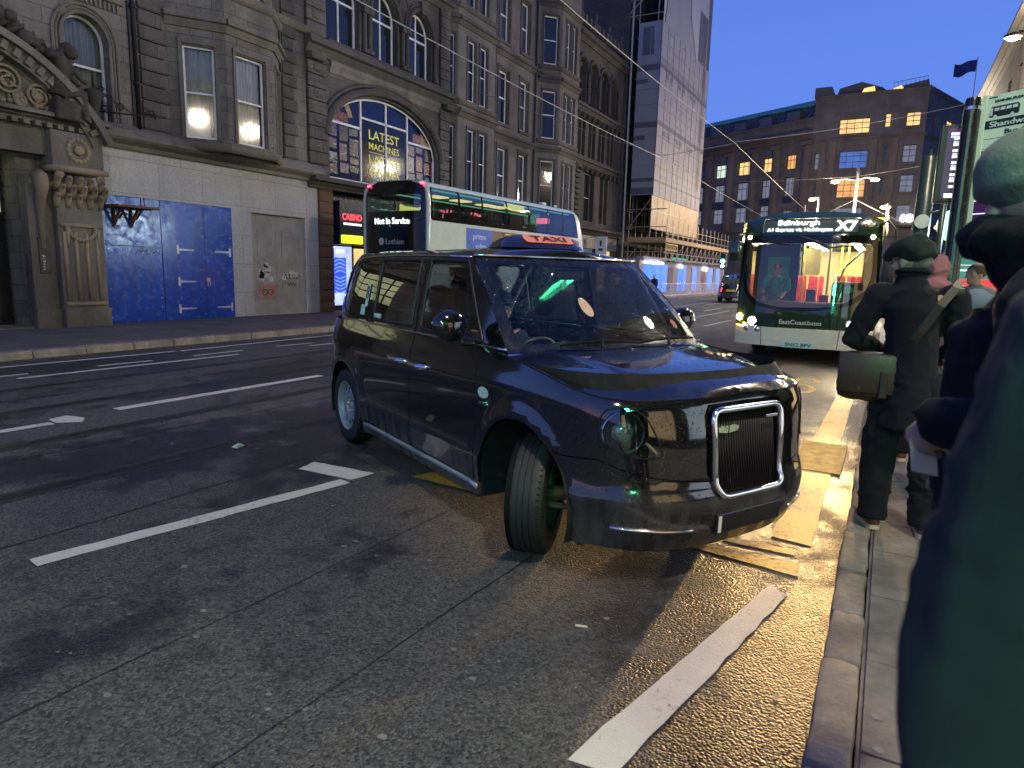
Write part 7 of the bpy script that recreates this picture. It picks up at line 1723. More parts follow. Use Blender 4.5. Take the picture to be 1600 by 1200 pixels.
# mirrors on their arms
for sg, pts, bx in ((1, [(-.5, 1.2, 2.70), (-.05, 1.30, 2.72), (.15, 1.44, 2.55), (.18, 1.46, 2.1)], (.12, 1.28, 1.52)), (-1, [(-.5, -1.2, 2.55), (-.1, -1.28, 2.5), (.0, -1.36, 2.38)], (-.05, -1.43, 1.97))):
    s = MB(); s.tube(pts, .022, 8); s.build('mirror_arm', BLACKP, sb, smooth=True); s = MB(); s.cbox(bx[0], bx[0] + .10, bx[1], bx[1] + .22, bx[2], bx[2] + (.58 if sg > 0 else .40), .04); s.build('mirror', BGREEN if sg < 0 else BLACKP, sb, angle=40)
s = MB(); s.tube([(-.85, -.2, 2.93), (-.88, -.2, 3.12)], [.02, .012], 6); s.build('aerial', mat('white aerial', (.6, .6, .6), .5), sb)
# ---------------------------------------------------------------- double-decker seen from behind
db = thing('double_decker_bus', 'white double-decker bus with black rear reading Not in Service, seen past the taxi', 'bus', (-13.28, 16.2, 0), R(87))
DL, DH = 10.9, 4.27
def sect(z):      # half width by height
    return 1.25 if z < 3.7 else 1.25 - .20 * ((z - 3.7) / .57) ** 2.4
def dbr(y, z): return (.0 + .22 * (abs(y) / 1.25) ** 4 + (.16 * ((z - 3.7) / .57) ** 2 if z > 3.7 else 0) + .02 * (z - 2) * 0, y, z)
rt_ = [(1.18 - 2.36 * i / 16, DH - .02 - .16 * (abs(1.18 - 2.36 * i / 16) / 1.18) ** 4) for i in range(17)]
rear = [(-1.25, .35), (1.25, .35), (1.25, 3.7), (1.22, 3.95)] + rt_ + [(-1.22, 3.95), (-1.25, 3.7)]
rear = [(-y, z) for y, z in rear]
rw_ = roundpoly([(-1.07, 3.36), (1.0, 3.34), (1.0, 3.83), (-1.07, 3.83)], .06)
rp = surf('rear_panel', BBLACK, db, dbr, rear, [rw_], .12, flip=True); surf('rear_window', BUSTINT, db, dbr, rw_, (), .3, flip=True)
g = MB(); g.box(-.012, .0, -.20, -.15, 3.36, 3.83); g.build('window_bar', BBLACK, rp)
RT_ = lambda y0, z0: (lambda x, y, z: (-.012 - z, y0 - x, z0 + y))
d = MB(); d.text('Not In Service', RT_(-.06, 3.07), height=.18, width=1.36, bold=.004); d.build('lettering', WLED2, rp)
d = MB(); d.text('Lothian', RT_(-.17, 2.465), height=.16, width=.70); d.lathe([(.11, 0), (.11, .004), (0, .005)], 18, lambda a, b, c: (-.012 - c, .36 + a, 2.465 + b)); d.build('lettering', mat('pale grey lettering', (.4, .4, .4), .5), rp)
d = MB(); d.text('624', RT_(-1.04, 3.10), height=.07, width=.16); d.build('lettering', mat('dim lettering', (.1, .1, .1), .5), rp)
d = MB(); d.sphere((-.02, 0, 2.9), (.03, .045, .035), 10, 6); d.build('camera_dome', CHROME, rp)
for y in (.98, -1.12): d = MB(); d.sphere((.12, y, 4.13), (.03, .07, .03), 10, 6); d.build('marker_lamp', emit('red marker lamp', (1, .03, .06), 4), db)
for y in (-1.05, 1.05):
    for z in (1.0, 1.25): d = MB(); d.lathe([(.07, 0), (.05, .03), (0, .035)], 12, lambda a, b, c: (.1 - c, y + a, z + b)); d.build('tail_light', emit('tail lamp', (1, .02, .02), 4), db)
def dbs(x, z, sg=-1): return (x, sg * (sect(z) - .10 * max(0, (x - 9.6) / 1.3) ** 2), z)
uw = [(.42, 1.68), (1.80, 2.95), (3.07, 4.42), (4.56, 5.92), (6.05, 7.38), (7.48, 8.6), (8.72, 9.75)]
def uwin(a, b, k):
    p = [(a, 3.16), (b, 3.16), (b, 4.05), (a, 4.05)]
    if k == 6: p = [(a, 3.16), (b + .18, 3.16), (b - .12, 4.03), (a, 4.05)]
    return roundpoly(p, .05 if k else .12)
for sg in (-1, 1):
    fn = lambda x, z, sg=sg: dbs(x, z, sg)
    side = [(.20, .35), (10.75, .35), (10.75, 2.6), (10.45, 3.2), (10.0, 3.95), (9.75, 4.12), (.30, 4.13), (.22, 3.9)]
    lw = [roundpoly([(1.2 + i * 1.5, 1.35), (2.55 + i * 1.5, 1.35), (2.55 + i * 1.5, 2.2), (1.2 + i * 1.5, 2.2)], .05) for i in range(6)]
    band_ = roundpoly([(.34, 3.10), (10.08, 3.10), (9.62, 4.10), (.34, 4.11)], .14)
    sp = surf('side_panel', WHITEB, db, fn, side, [band_] + lw, .16, flip=sg > 0)
    surf('window_band', BBLACK, sp, fn, band_, [uwin(a, b, k) for k, (a, b) in enumerate(uw)], .16, flip=sg > 0)
    for k, (a, b) in enumerate(uw): surf('side_window', BUSTINT, db, fn, uwin(a, b, k), (), .3, off=-.004, flip=sg > 0)
    for l in lw: surf('side_window', BUSTINT, db, fn, l, (), .4, off=-.004, flip=sg > 0)
    for xw in (2.2, 8.4): w = MB(); w.lathe([(.28, -.13), (.48, -.1), (.48, .1), (.28, .13), (.1, .1), (0, .1)], 24, lambda a, b, c, xw=xw: (xw + a, sg * (1.14 + c), .48 + b)); w.build('wheel', RUBBER, db, smooth=True, angle=40)
    if sg < 0:
        ST_ = lambda x0, z0: (lambda x, y, z: (x0 + x, -1.258 - z, z0 + y))
        a = MB(); a.box(2.15, 8.66, -1.256, -1.250, 2.35, 3.0); ad = a.build('advert_panel', mat('brown advert', (.11, .06, .03), .35, var=.5, scale=1.5), db)
        a = MB(); a.box(2.15, 3.62, -1.258, -1.2565, 2.35, 3.0); a.build('advert_blue', mat('advert blue', (.03, .10, .45), .35), ad)
        a = MB(); a.text('prime', ST_(2.88, 2.72), height=.24, width=.72); a.text('video', ST_(2.95, 2.46), height=.18, width=.6); a.build('lettering', mat('advert white', (.55, .6, .65), .4), ad)
        a = MB(); a.text('STEAL', ST_(4.7, 2.70), height=.26, width=1.05, bold=.03); a.box(4.45, 4.95, -1.260, -1.257, 2.90, 2.94); a.build('lettering', mat('advert yellow', (.75, .5, .04), .4), ad)
        a = MB()
        for i in range(5): x = 5.7 + i * .58; a.sphere((x + .1, -1.256, 2.72), (.13, .004, .17), 12, 8); a.prism([(x - .15, 2.36), (x + .35, 2.36), (x + .25, 2.58), (x - .05, 2.58)], lambda p, q, r: (p, -1.256 - r, q), 0, .002)
        a.build('advert_figures', mat('advert skin tones', (.32, .19, .12), .4, var=.3), ad)
        a = MB(); a.add([(x, -1.259, z) for x, z in ((8.75, 2.35), (10.2, 2.35), (10.1, 2.95), (9.5, 3.05), (9.0, 2.85))], [tuple(range(5))]); a.build('red_flash', mat('bus red', (.22, .015, .02), .3), sp)
s = MB(); n = 12; vs = []
for i in range(n + 1):
    a = math.pi * i / n; y = 1.20 * math.cos(a); z = 4.06 + .21 * math.sin(a) ** .55 if 0 < i < n else 4.05
    for x in (.16, .30, 9.5, 9.85): vs.append((x, y * (1 if x < 9.8 else .97), z - (.05 if x < .2 else 0) - (.08 if x > 9.8 else 0)))
s.add(vs, [(i * 4 + j, i * 4 + j + 1, (i + 1) * 4 + j + 1, (i + 1) * 4 + j) for i in range(n) for j in range(3)]); s.build('roof', WHITEB, db, smooth=True)
c = MB()
for sg in (-1, 1): c.tube([dbs(.24, z, sg) for z in [.4 + 3.6 * i / 12 for i in range(13)]] + [(.25, sg * 1.1, 4.15), (.22, sg * .8, 4.22)], .075, 10)
c.tube([(.2, 1.1 - 2.2 * i / 10, 4.16 + .08 * math.sin(math.pi * i / 10)) for i in range(11)], .05, 8); c.build('corner_trim', WHITEB, db, smooth=True)
s = MB(); s.quad((10.75, -1.15, .35), (10.75, 1.15, .35), (10.75, 1.15, 2.6), (10.75, -1.15, 2.6)); s.build('front_panel', WHITEB, db); s = MB(); s.add([(10.75, -1.15, 2.6), (10.75, 1.15, 2.6), (9.8, 1.1, 4.1), (9.8, -1.1, 4.1)], [(0, 1, 2, 3)]); s.build('front_window', BUSTINT, db)
s = MB(); s.box(.3, 10.5, -1.2, 1.2, 2.30, 2.36); s.build('upper_floor', mat('bus floor', (.08, .06, .05)), db)
SEATB = mat('dark bus seat', (.015, .016, .018), .7)
for i in range(11):
    for y in (-.95, -.5, .5, .95):
        x = .75 + i * .82; s = MB(); s.cbox(x, x + .09, y - .2, y + .2, 2.6, 3.42, .05); s.build('seat', SEATB, db, angle=40)
for y in (-.95, .95):
    s = MB(); s.box(.8, 9.6, y - .06, y + .06, 4.0, 4.03); s.build('ceiling_light', emit('teal bus light', (.25, 1.0, .78), .14), db)
s = MB(); s.box(.8, 9.8, 1.13, 1.16, 3.12, 3.42); s.build('far_side_glow', emit('teal lit side panel', (.12, .75, .6), .24), db)
for x in (1.9, 3.2, 4.7, 5.6):
    s = MB(); s.box(x, x + .7, -.2, .25, 3.98, 4.02); s.build('roof_poster', emit('lit roof panel', (1.0, .75, .4), .5), db)
s = MB(); s.cbox(4.58, 5.9, -1.10, -1.08, 3.80, 4.0, .03); s.build('yellow_frame', emit('yellow panel frame', (.9, .85, .2), .3), db)
s = MB(); s.box(8.35, 8.7, -.6, -.2, 3.6, 3.8); s.build('next_stop_display', emit('red stop display', (1, .15, .25), .5), db)
s = MB(); s.cbox(7.6, 7.9, -.9, -.7, 4.24, 4.34, .03); s.sphere((8.6, -.9, 4.27), (.12, .05, .05), 8, 5); s.build('roof_vent', WHITEB, db)
# ---------------------------------------------------------------- taxi driving away in the distance
tlm = MB()
for s_ in (-1, 1):
    q = MB(); pp = path_on(t_body, [(.62 + .02 * math.sin(i), .72 + .05 * i) for i in range(6)], .006); q.tube(pp if s_ < 0 else mirr(pp), .035, 8); q.build('tail_light', emit('taxi tail lamp', (1, .03, .02), 1.2), taxi, smooth=True)
q = MB(); x, y, z = t_body(.02, .80); q.box(x - .015, x - .004, -.27, .27, .74, .86); q.build('rear_plate', mat('yellow number plate', (.75, .58, .02), .4), taxi)
q = MB(); x, y, z = t_body(.02, .98); q.box(t_rear_x(1.3) - .004, t_rear_x(1.3) + .002, -.55, .55, 1.25, 1.60); q.build('rear_window', CARGLASS, taxi)
t2 = copy_tree(taxi); t2.location = (-9.15, 47, 0); t2.rotation_euler = (0, 0, R(91)); t2['label'] = 'small distant black taxi driving away with a yellow rear plate'
taxi['label'] = 'black taxi nearest us, front wheel steered, with a wet bonnet and orange TAXI sign'
# ================================================================ people
SKIN = mat('skin', (.36, .22, .15), .55, var=.15, scale=20); SKIN2 = mat('pale skin', (.36, .24, .17), .55, var=.12, scale=20)
def cloth(name, col, rough=.9, scale=8, weave=450, var=.25, bs=.35):
    if name in _mc: return _mc[name]
    m, nt, out = nodes(name); v = coord(nt); c = mix(nt, noise(nt, v, scale, 5), tuple(x * (1 - var) for x in col), tuple(x * (1 + var) for x in col))
    b = bsdf(nt, out, c, rough, 0, .2); b.inputs['Sheen Weight'].default_value = .03; b.inputs['Sheen Roughness'].default_value = .5
    h = math_(nt, 'ADD', noise(nt, v, weave, 2), math_(nt, 'MULTIPLY', noise(nt, v, 14, 4), 2.0)); bump(nt, b, h, bs, .004); _mc[name] = m; return m
def rotz(p, a): c, s = math.cos(a), math.sin(a); return Vector((p[0] * c - p[1] * s, p[0] * s + p[1] * c, p[2]))
def head(mb, c, yaw=0, pitch=0, k=1.0):
    """head shapes facing +y turned by yaw; c = centre of the skull"""
    M = Matrix.Rotation(yaw, 3, 'Z') @ Matrix.Rotation(pitch, 3, 'X'); c = Vector(c)
    def sp(p, r, n=14, m=10):
        t = MB(); t.sphere((0, 0, 0), tuple(x * k for x in r), n, m); q = M @ (Vector(p) * k); mb.add([tuple(c + q + M @ Vector(v)) for v in t.v], t.f)
    sp((0, -.01, .02), (.074, .095, .095)); sp((0, .02, -.05), (.060, .072, .075)); sp((0, .065, -.088), (.030, .030, .026))
    sp((0, .095, -.022), (.013, .024, .022), 8, 6); sp((0, .088, .0), (.010, .016, .03), 8, 6)
    for s in (-1, 1):
        sp((s * .076, -.008, -.02), (.010, .022, .034), 8, 6); sp((s * .034, .078, .024), (.026, .016, .010), 8, 6); sp((s * .040, .060, -.03), (.026, .026, .024), 8, 6); sp((s * .031, .078, .006), (.013, .010, .009), 8, 6)
    sp((0, .086, -.058), (.024, .012, .007), 8, 6); sp((0, .085, -.068), (.020, .012, .007), 8, 6)
    return lambda p: tuple(c + M @ (Vector(p) * k))
def hand(mb, wrist, direc, palm_n, curl=.6, k=1.0, thumb=1):
    """palm, four unequal bent fingers and a thumb from the side; direc = along the hand, palm_n = out of the palm"""
    d = Vector(direc).normalized(); n = Vector(palm_n); n = (n - d * n.dot(d)).normalized(); s = d.cross(n) * thumb; w = Vector(wrist)
    def P(a, b, c): return w + (d * a + s * b + n * c) * k
    mb.tube([tuple(P(-.02, 0, 0)), tuple(P(.02, 0, 0)), tuple(P(.06, 0, 0)), tuple(P(.095, 0, 0))], [.026 * k, .034 * k, .040 * k, .036 * k], 10, flat=(.55, 1.05) if abs(n.z) > .5 else (1.0, .62))
    for i, (b, L) in enumerate(((.030, .078), (.011, .088), (-.010, .082), (-.030, .062))):
        p = P(.085, b, 0); a = 0; pts = [tuple(p)]; rr = [.0095 * k]
        for j, f in enumerate((.45, .32, .23)):
            a += curl * (.7 + .25 * j) * (1 + .08 * i); p = p + (d * math.cos(a) + n * math.sin(a)) * L * f * k; pts.append(tuple(p)); rr.append((.009 - .001 * j) * k)
        mb.tube(pts, rr, 8)
    mb.tube([tuple(P(.025, .028, .005)), tuple(P(.055, .052, .018 + .02 * curl)), tuple(P(.085, .052, .03 + .03 * curl))], [.013 * k, .011 * k, .009 * k], 8)
def taper(mb, pts, rs, n=12, flat=None): mb.tube(pts, rs, n, flat=flat)
def limbs_body(name, label, loc, rz, J, skin, yaw=0, pitch=0, curl=.6, group=None, kh=1.0, voxel=.0075, dirs=None):
    mb = MB()
    taper(mb, [J['pelvis'], J['waist'], J['chest'], J['neck'], J['head']], [.13, .12, .14, .058, .05], 12)
    for s in 'LR':
        taper(mb, [J['chest'], J['sh' + s], J['el' + s], J['wr' + s]], [.09, .052, .040, .027], 10)
        taper(mb, [J['pelvis'], J['hip' + s], J['kn' + s], J['an' + s]], [.10, .082, .055, .036], 10)
        f = J['to' + s]; taper(mb, [J['an' + s], tuple((Vector(J['an' + s]) + Vector(f)) / 2 + Vector((0, 0, -.02))), f], [.036, .036, .025], 8)
        w = Vector(J['wr' + s]); dd = dirs[s] if dirs else ((w - Vector(J['el' + s])), Vector((0, .3, -1)) if True else 0)
        hand(mb, w, dd[0], dd[1], curl, 1.0, 1 if s == 'L' else -1)
    H = head(mb, J['head'], yaw, pitch, kh)
    o = fused(mb, name, skin, None, voxel, 3, .4); o.location = loc; o.rotation_euler = (0, 0, rz)
    tag(o, label, 'person', group); return o, H
def shoe(parent, an, to, upper, sole, k=1.0):
    an, to = Vector(an), Vector(to); d = to - an; d.z = 0; L = d.length; d.normalize(); s = Vector((-d.y, d.x, 0)); z0 = to.z - .03
    base = an - d * .07; tot = L + .14
    def P(a, b, h): q = base + d * (a * tot) + s * b; return (q.x, q.y, h)
    out = [(0, .022), (.05, .034), (.2, .038), (.4, .036), (.6, .044), (.78, .048), (.92, .036), (1.0, .012)]
    ring = [(a, b) for a, b in out] + [(a, -b) for a, b in reversed(out)]
    mb = MB(); mb.prism(ring, lambda a, b, h: P(a, b * 1.08, h), .0, .028); so = mb
    up = MB(); vs = []; hs = {0: .085, .05: .095, .2: .10, .4: .085, .6: .065, .78: .052, .92: .04, 1.0: .03}
    n = len(ring); lev = [0, .45, .8, 1.0]; wd = [1, .98, .75, .3]
    for l, w_ in zip(lev, wd): vs += [P(a, b * w_, .026 + hs[a] * l) for a, b in ring]
    up.add(vs, [(r * n + i, r * n + (i + 1) % n, (r + 1) * n + (i + 1) % n, (r + 1) * n + i) for r in range(3) for i in range(n)] + [tuple(3 * n + i for i in range(n))])
    o = up.build('shoe', upper, parent, smooth=True); so.build('sole', sole, o, angle=40, smooth=True); return o
def ticket(label, cat, loc, size, rot, m):
    b = MB(); b.box(-size[0] / 2, size[0] / 2, -size[1] / 2, size[1] / 2, -.0008, .0008); o = b.build('paper_ticket', m); o.location = loc; o.rotation_euler = rot; return tag(o, label, cat)
PZ = .122
NAVYC = cloth('navy wool coat', (.006, .0075, .012)); TROU = cloth('dark trousers', (.008, .009, .014), scale=5); CAPC = cloth('dark tweed cap', (.016, .022, .020), weave=260); BROWNL = mat('brown leather', (.028, .016, .010), .45, var=.3, scale=16, bmp=.35, bscale=120, bdist=.002); SHOEB = mat('brown shoe leather', (.11, .045, .02), .4, var=.25); SOLEW = mat('off white sole', (.55, .48, .38), .6)
# ---- man in the flat cap (back to us, head turned left)
J = dict(pelvis=(0, .0, .93), waist=(-.01, 0, 1.08), chest=(-.03, .0, 1.36), neck=(-.05, .01, 1.53), head=(-.075, .03, 1.655),
         shL=(-.20, .0, 1.45), shR=(.17, .0, 1.45), elL=(-.325, .03, 1.17), elR=(.225, .04, 1.16), wrL=(-.15, .24, 1.07), wrR=(.14, .22, 1.05),
         hipL=(-.09, 0, .90), hipR=(.10, 0, .90), knL=(-.115, .03, .49), knR=(.135, .02, .49), anL=(-.115, .0, .085), anR=(.165, -.02, .085), toL=(-.165, .14, .035), toR=(.155, .15, .035))
LOC = (.165, 4.64, PZ)
man, H = limbs_body('person', 'person in a flat cap and navy coat, brown shoes, back turned, strap across the back', LOC, 0, J, SKIN2, yaw=.95, pitch=-.1, curl=.5)
mb = MB()
taper(mb, [(0, .0, .66), (0, .0, .85), (-.005, 0, 1.05), (-.02, .0, 1.25), (-.03, -.005, 1.38), (-.035, .0, 1.47), (-.045, .005, 1.54)], [.215, .205, .19, .205, .205, .16, .085], 22, flat=(.70, 1.0))
mb.tube([(-.05, .005, 1.49), (-.055, .01, 1.585)], [.082, .075], 14)
for s in 'LR':
    w = Vector(J['wr' + s]); e = Vector(J['el' + s]); taper(mb, [tuple(Vector(J['sh' + s]) + Vector((0, 0, .0))), tuple((Vector(J['sh' + s]) + e) / 2 + Vector((.008 if s == 'R' else -.008, 0, 0))), J['el' + s], tuple(e.lerp(w, .5)), tuple(e.lerp(w, .93))], [.088, .078, .070, .060, .052], 14)
    mb.sphere(J['sh' + s], (.085, .08, .07), 12, 8)
coat = fused(mb, 'coat', NAVYC, man, .012, 6, .5, .004, .10, 3, folds=.013)
mb = MB(); mb.tube([(-.005, -.155, .665), (-.01, -.165, .80), (-.015, -.148, .98)], .006, 5); mb.build('coat_vent', mat('coat seam', (.004, .005, .008), .9), coat)
mb = MB(); mb.tube([(-.05 + .082 * math.cos(a), .008 + .078 * math.sin(a), 1.583 - .012 * math.sin(a)) for a in [i * .35 for i in range(18)]], .016, 8, closed=True); mb.build('collar', NAVYC, coat, smooth=True)
mb = MB()
for s in 'LR': taper(mb, [J['hip' + s], tuple(Vector(J['hip' + s]).lerp(Vector(J['kn' + s]), .5)), J['kn' + s], tuple(Vector(J['kn' + s]).lerp(Vector(J['an' + s]), .55)), tuple(Vector(J['an' + s]) + Vector((0, 0, .03))), tuple(Vector(J['an' + s]) + Vector((0, -.012, -.035)))], [.118, .108, .098, .092, .090, .088], 14)
mb.sphere((0, 0, .9), (.20, .15, .14), 14, 10)
fused(mb, 'trousers', TROU, man, .012, 4, .5, .004, .07, 8, folds=.018)
for s in 'LR': shoe(man, J['an' + s], J['to' + s], SHOEB, SOLEW)
mb = MB(); mb.tube([H((0, .150, .022)), H((0, .11, .040)), H((0, .05, .068)), H((0, -.02, .082)), H((0, -.075, .050)), H((0, -.11, -.005))], [.035, .066, .098, .112, .108, .075], 18, flat=(.62, 1.0)); mb.sphere(H((0, -.045, .10)), (.065, .065, .055), 14, 10); mb.sphere(H((0, -.03, .03)), (.095, .10, .06), 14, 10)
fused(mb, 'flat_cap', CAPC, man, .008, 4)
mb = MB()
for s in (-1, 1):
    mb.tube([H((s * .034 + .024 * math.cos(t), .098, .004 + .019 * math.sin(t))) for t in [i * .4 for i in range(16)]], .003, 5, closed=True); mb.tube([H((s * .058, .095, .008)), H((s * .080, .01, .004))], .003, 5)
mb.build('spectacles', BLACKP, man)
mb = MB(); mb.sphere(H((0, -.065, -.02)), (.070, .045, .05), 12, 8); mb.build('hair', mat('grey hair', (.12, .11, .10), .8, bmp=.6, bscale=180), man, smooth=True)
# shoulder bag
bag = thing('shoulder_bag', 'dark brown leather shoulder bag hanging at the left hip of the person in the cap', 'bag', (LOC[0] - .215, LOC[1] - .06, PZ + .80))
mb = MB()
for v in (0,): mb.cbox(-.165, .15, -.07, .07, .01, .285, .045)
mb.sphere((-.01, -.01, .10), (.17, .10, .10), 14, 10)
body = fused(mb, 'bag_body', BROWNL, bag, .009, 5, .5, .008, .06, 2)
mb = MB(); mb.cbox(-.17, .14, -.105, -.075, .06, .295, .012); mb.cbox(-.17, .14, -.10, .06, .275, .30, .012); mb.build('flap', BROWNL, bag, angle=40)
mb = MB(); mb.cbox(.06, .10, -.118, -.10, .04, .20, .005); mb.build('flap_strap', mat('darker leather', (.018, .011, .008), .5), bag)
mb = MB(); mb.tube([(.135, -.06, .27), (.155, -.07, .30), (.16, -.07, .33)], .012, 6); mb.build('buckle', mat('tarnished brass', (.22, .17, .10), .4, .8), bag)
mb = MB(); pts = [(.15, -.11, .29), (.235, -.150, .45), (.31, -.165, .60), (.375, -.125, .70), (.40, -.02, .735), (.36, .10, .66), (.15, .16, .42)]
sm_ = []
for i in range(len(pts) - 1):
    for k in range(5): sm_.append(tuple(Vector(pts[i]).lerp(Vector(pts[i + 1]), k / 5)))
for p, q in zip(sm_, sm_[1:]):
    p, q = Vector(p), Vector(q); t = (q - p).normalized(); n = Vector((0, -1, .15)) if p.y < -.02 else Vector((.3, .2, 1)); w_ = t.cross(n).normalized() * .022; nn = w_.cross(t).normalized() * .003
    mb.add([tuple(v) for v in (p - w_ + nn, p + w_ + nn, q + w_ + nn, q - w_ + nn, p - w_ - nn, p + w_ - nn, q + w_ - nn, q - w_ - nn)], [(0, 1, 2, 3), (7, 6, 5, 4), (0, 3, 7, 4), (1, 5, 6, 2)])
mb.build('strap', BROWNL, bag)
mb = MB(); mb.cbox(.355, .42, -.115, -.07, .655, .70, .008); mb.build('strap_pad', mat('darker leather', (.018, .011, .008), .5), bag, angle=40)
# ---- general standing helper
def stand(h=1.0, arm='hang', hipw=.10, shw=.19):
    k = h
    J = dict(pelvis=(0, 0, .93 * k), waist=(0, 0, 1.08 * k), chest=(0, .0, 1.34 * k), neck=(0, .01, 1.50 * k), head=(0, .035, 1.63 * k))
    for s, g in (('L', -1), ('R', 1)):
        J['sh' + s] = (g * shw, 0, 1.43 * k); J['el' + s] = (g * (shw + .05), -.01, 1.13 * k); J['wr' + s] = (g * (shw + .04), .06, .88 * k)
        J['hip' + s] = (g * hipw * .9, 0, .90 * k); J['kn' + s] = (g * hipw, .02, .49 * k); J['an' + s] = (g * hipw, 0, .085); J['to' + s] = (g * (hipw + .03), .16, .035)
    return J
def dress(man, J, coatm, trm, shoem, hem=.75, girth=1.0, dispr=.006, seed=1, vox=.014, collar=True, solem=None, cuff=.95):
    mb = MB(); k = J['head'][2] / 1.63; c = J['chest']
    taper(mb, [(0, 0, hem), (0, 0, 1.0 * k), (c[0], 0, 1.25 * k), (c[0], 0, 1.38 * k), (J['neck'][0], .0, 1.46 * k), (J['neck'][0], .005, 1.52 * k)], [.195 * girth, .185 * girth, .195 * girth, .19 * girth, .14, .08], 20, flat=(.72, 1.0))
    for s in 'LR':
        w = Vector(J['wr' + s]); e = Vector(J['el' + s]); sh = Vector(J['sh' + s]); taper(mb, [tuple(sh), tuple(sh.lerp(e, .5)), tuple(e), tuple(e.lerp(w, .5)), tuple(e.lerp(w, cuff))], [.085 * girth, .075 * girth, .068 * girth, .060, .052], 14)
        mb.sphere(J['sh' + s], (.085, .08, .07), 12, 8)
    near = seed in (5, 11, 15)
    co = fused(mb, 'coat', coatm, man, vox if near else vox * 1.3, 6, .5, dispr * .5, .11, seed, folds=(.010 + dispr * .4) if near else 0)
    mb = MB(); mb.sphere((0, 0, .9 * k), (.18, .14, .13), 12, 8)
    for s in 'LR': taper(mb, [J['hip' + s], J['kn' + s], tuple(Vector(J['kn' + s]).lerp(Vector(J['an' + s]), .6)), tuple(Vector(J['an' + s]) + Vector((0, -.01, -.02)))], [.11, .088, .082, .080], 12)
    fused(mb, 'trousers', trm, man, .018, 4, .5, .006, .07, seed + 4)
    for s in 'LR': shoe(man, J['an' + s], J['to' + s], shoem, solem or SOLEW)
    return co
# ---- person in pale beanie, black jacket and scarf, holding a ticket
J = stand(1.05); J['head'] = (0, .10, 1.685); J['neck'] = (0, .05, 1.545); J['elL'] = (-.29, -.10, 1.27); J['wrL'] = (-.21, .129, 1.244); J['elR'] = (.25, .06, 1.2); J['wrR'] = (.15, .22, 1.1)
pb, H = limbs_body('person', 'person in a green beanie and bulky black jacket with a scarf, close on the right', (.335, 1.74, PZ), R(66), J, SKIN2, yaw=-.95, curl=1.15, dirs={'L': (Vector((.25, .6, -.55)), Vector((.8, -.3, -.1))), 'R': (Vector((0, .2, -1)), Vector((-1, 0, 0)))}, voxel=.006)
BLKJ = cloth('black quilted jacket', (.007, .007, .0075), .75, scale=6)
co = dress(pb, J, BLKJ, TROU, SHOEB, hem=.72, girth=1.12, dispr=.012, seed=5, cuff=1.16)
mb = MB(); mb.tube([(.0 + .105 * math.cos(a), .0 + .10 * math.sin(a), 1.575 + .02 * math.sin(2 * a)) for a in [i * .35 for i in range(18)]], .058, 10, closed=True); mb.tube([(.0 + .125 * math.cos(a), .045 + .125 * math.sin(a), 1.625 + .012 * math.cos(a)) for a in [i * .35 for i in range(18)]], .048, 10, closed=True)
fused(mb, 'scarf', cloth('black scarf', (.007, .007, .008), .95, weave=180, bs=.6), pb, .011, 4, .5, .004, .05, 9, folds=.014)
mb = MB(); mb.sphere(H((0, -.022, .070)), (.108, .122, .095), 18, 12); mb.tube([H((.094 * math.cos(a), -.012 + .112 * math.sin(a), .035 - .012 * math.sin(a))) for a in [i * .35 for i in range(18)]], .018, 8, closed=True)
fused(mb, 'beanie', cloth('pale green beanie', (.17, .20, .15), .95, weave=150, bs=.6), pb, .009, 4)
tk = ticket('small pale paper ticket held in the hand of the beanie wearer', 'ticket', (.100, 1.625, PZ + 1.165), (.055, .085), (R(55), R(10), R(25)), mat('ticket paper', (.50, .56, .42), .7))
# ---- person in an olive parka, mostly cut by the frame
J = stand(1.04); J['elL'] = (-.29, .02, 1.22); J['wrL'] = (-.22, .14, 1.04)
po_, H = limbs_body('person', 'person in an olive green parka, squeezed between black jacket and blurred teal coat', (.475, 1.22, PZ), R(5), J, SKIN, curl=.5)
co = dress(po_, J, cloth('olive parka', (.026, .030, .017), .85, scale=5), TROU, SHOEB, hem=.70, girth=1.16, dispr=.009, seed=11)
mb = MB(); mb.sphere(H((0, -.02, .04)), (.088, .105, .085), 14, 10); mb.build('hair', mat('dark hair', (.02, .015, .012), .7, bmp=.6, bscale=180), po_, smooth=True)
# ---- nearest person, teal coat, out of focus
J = stand(1.12); J['elL'] = (-.265, .0, 1.22); J['wrL'] = (-.27, .04, .95); J['shL'] = (-.20, 0, 1.50)
pt_, H = limbs_body('person', 'person in a dark teal coat filling the bottom right corner, out of focus', (.375, .62, PZ), 0, J, SKIN, curl=.5)
co = dress(pt_, J, cloth('dark teal coat', (.032, .040, .038), .95, scale=4), TROU, SHOEB, hem=.55, girth=1.15, dispr=.004, seed=15)
mb = MB(); mb.sphere(H((0, -.02, .04)), (.088, .105, .085), 14, 10); mb.build('hair', mat('dark hair', (.02, .015, .012), .7), pt_, smooth=True)
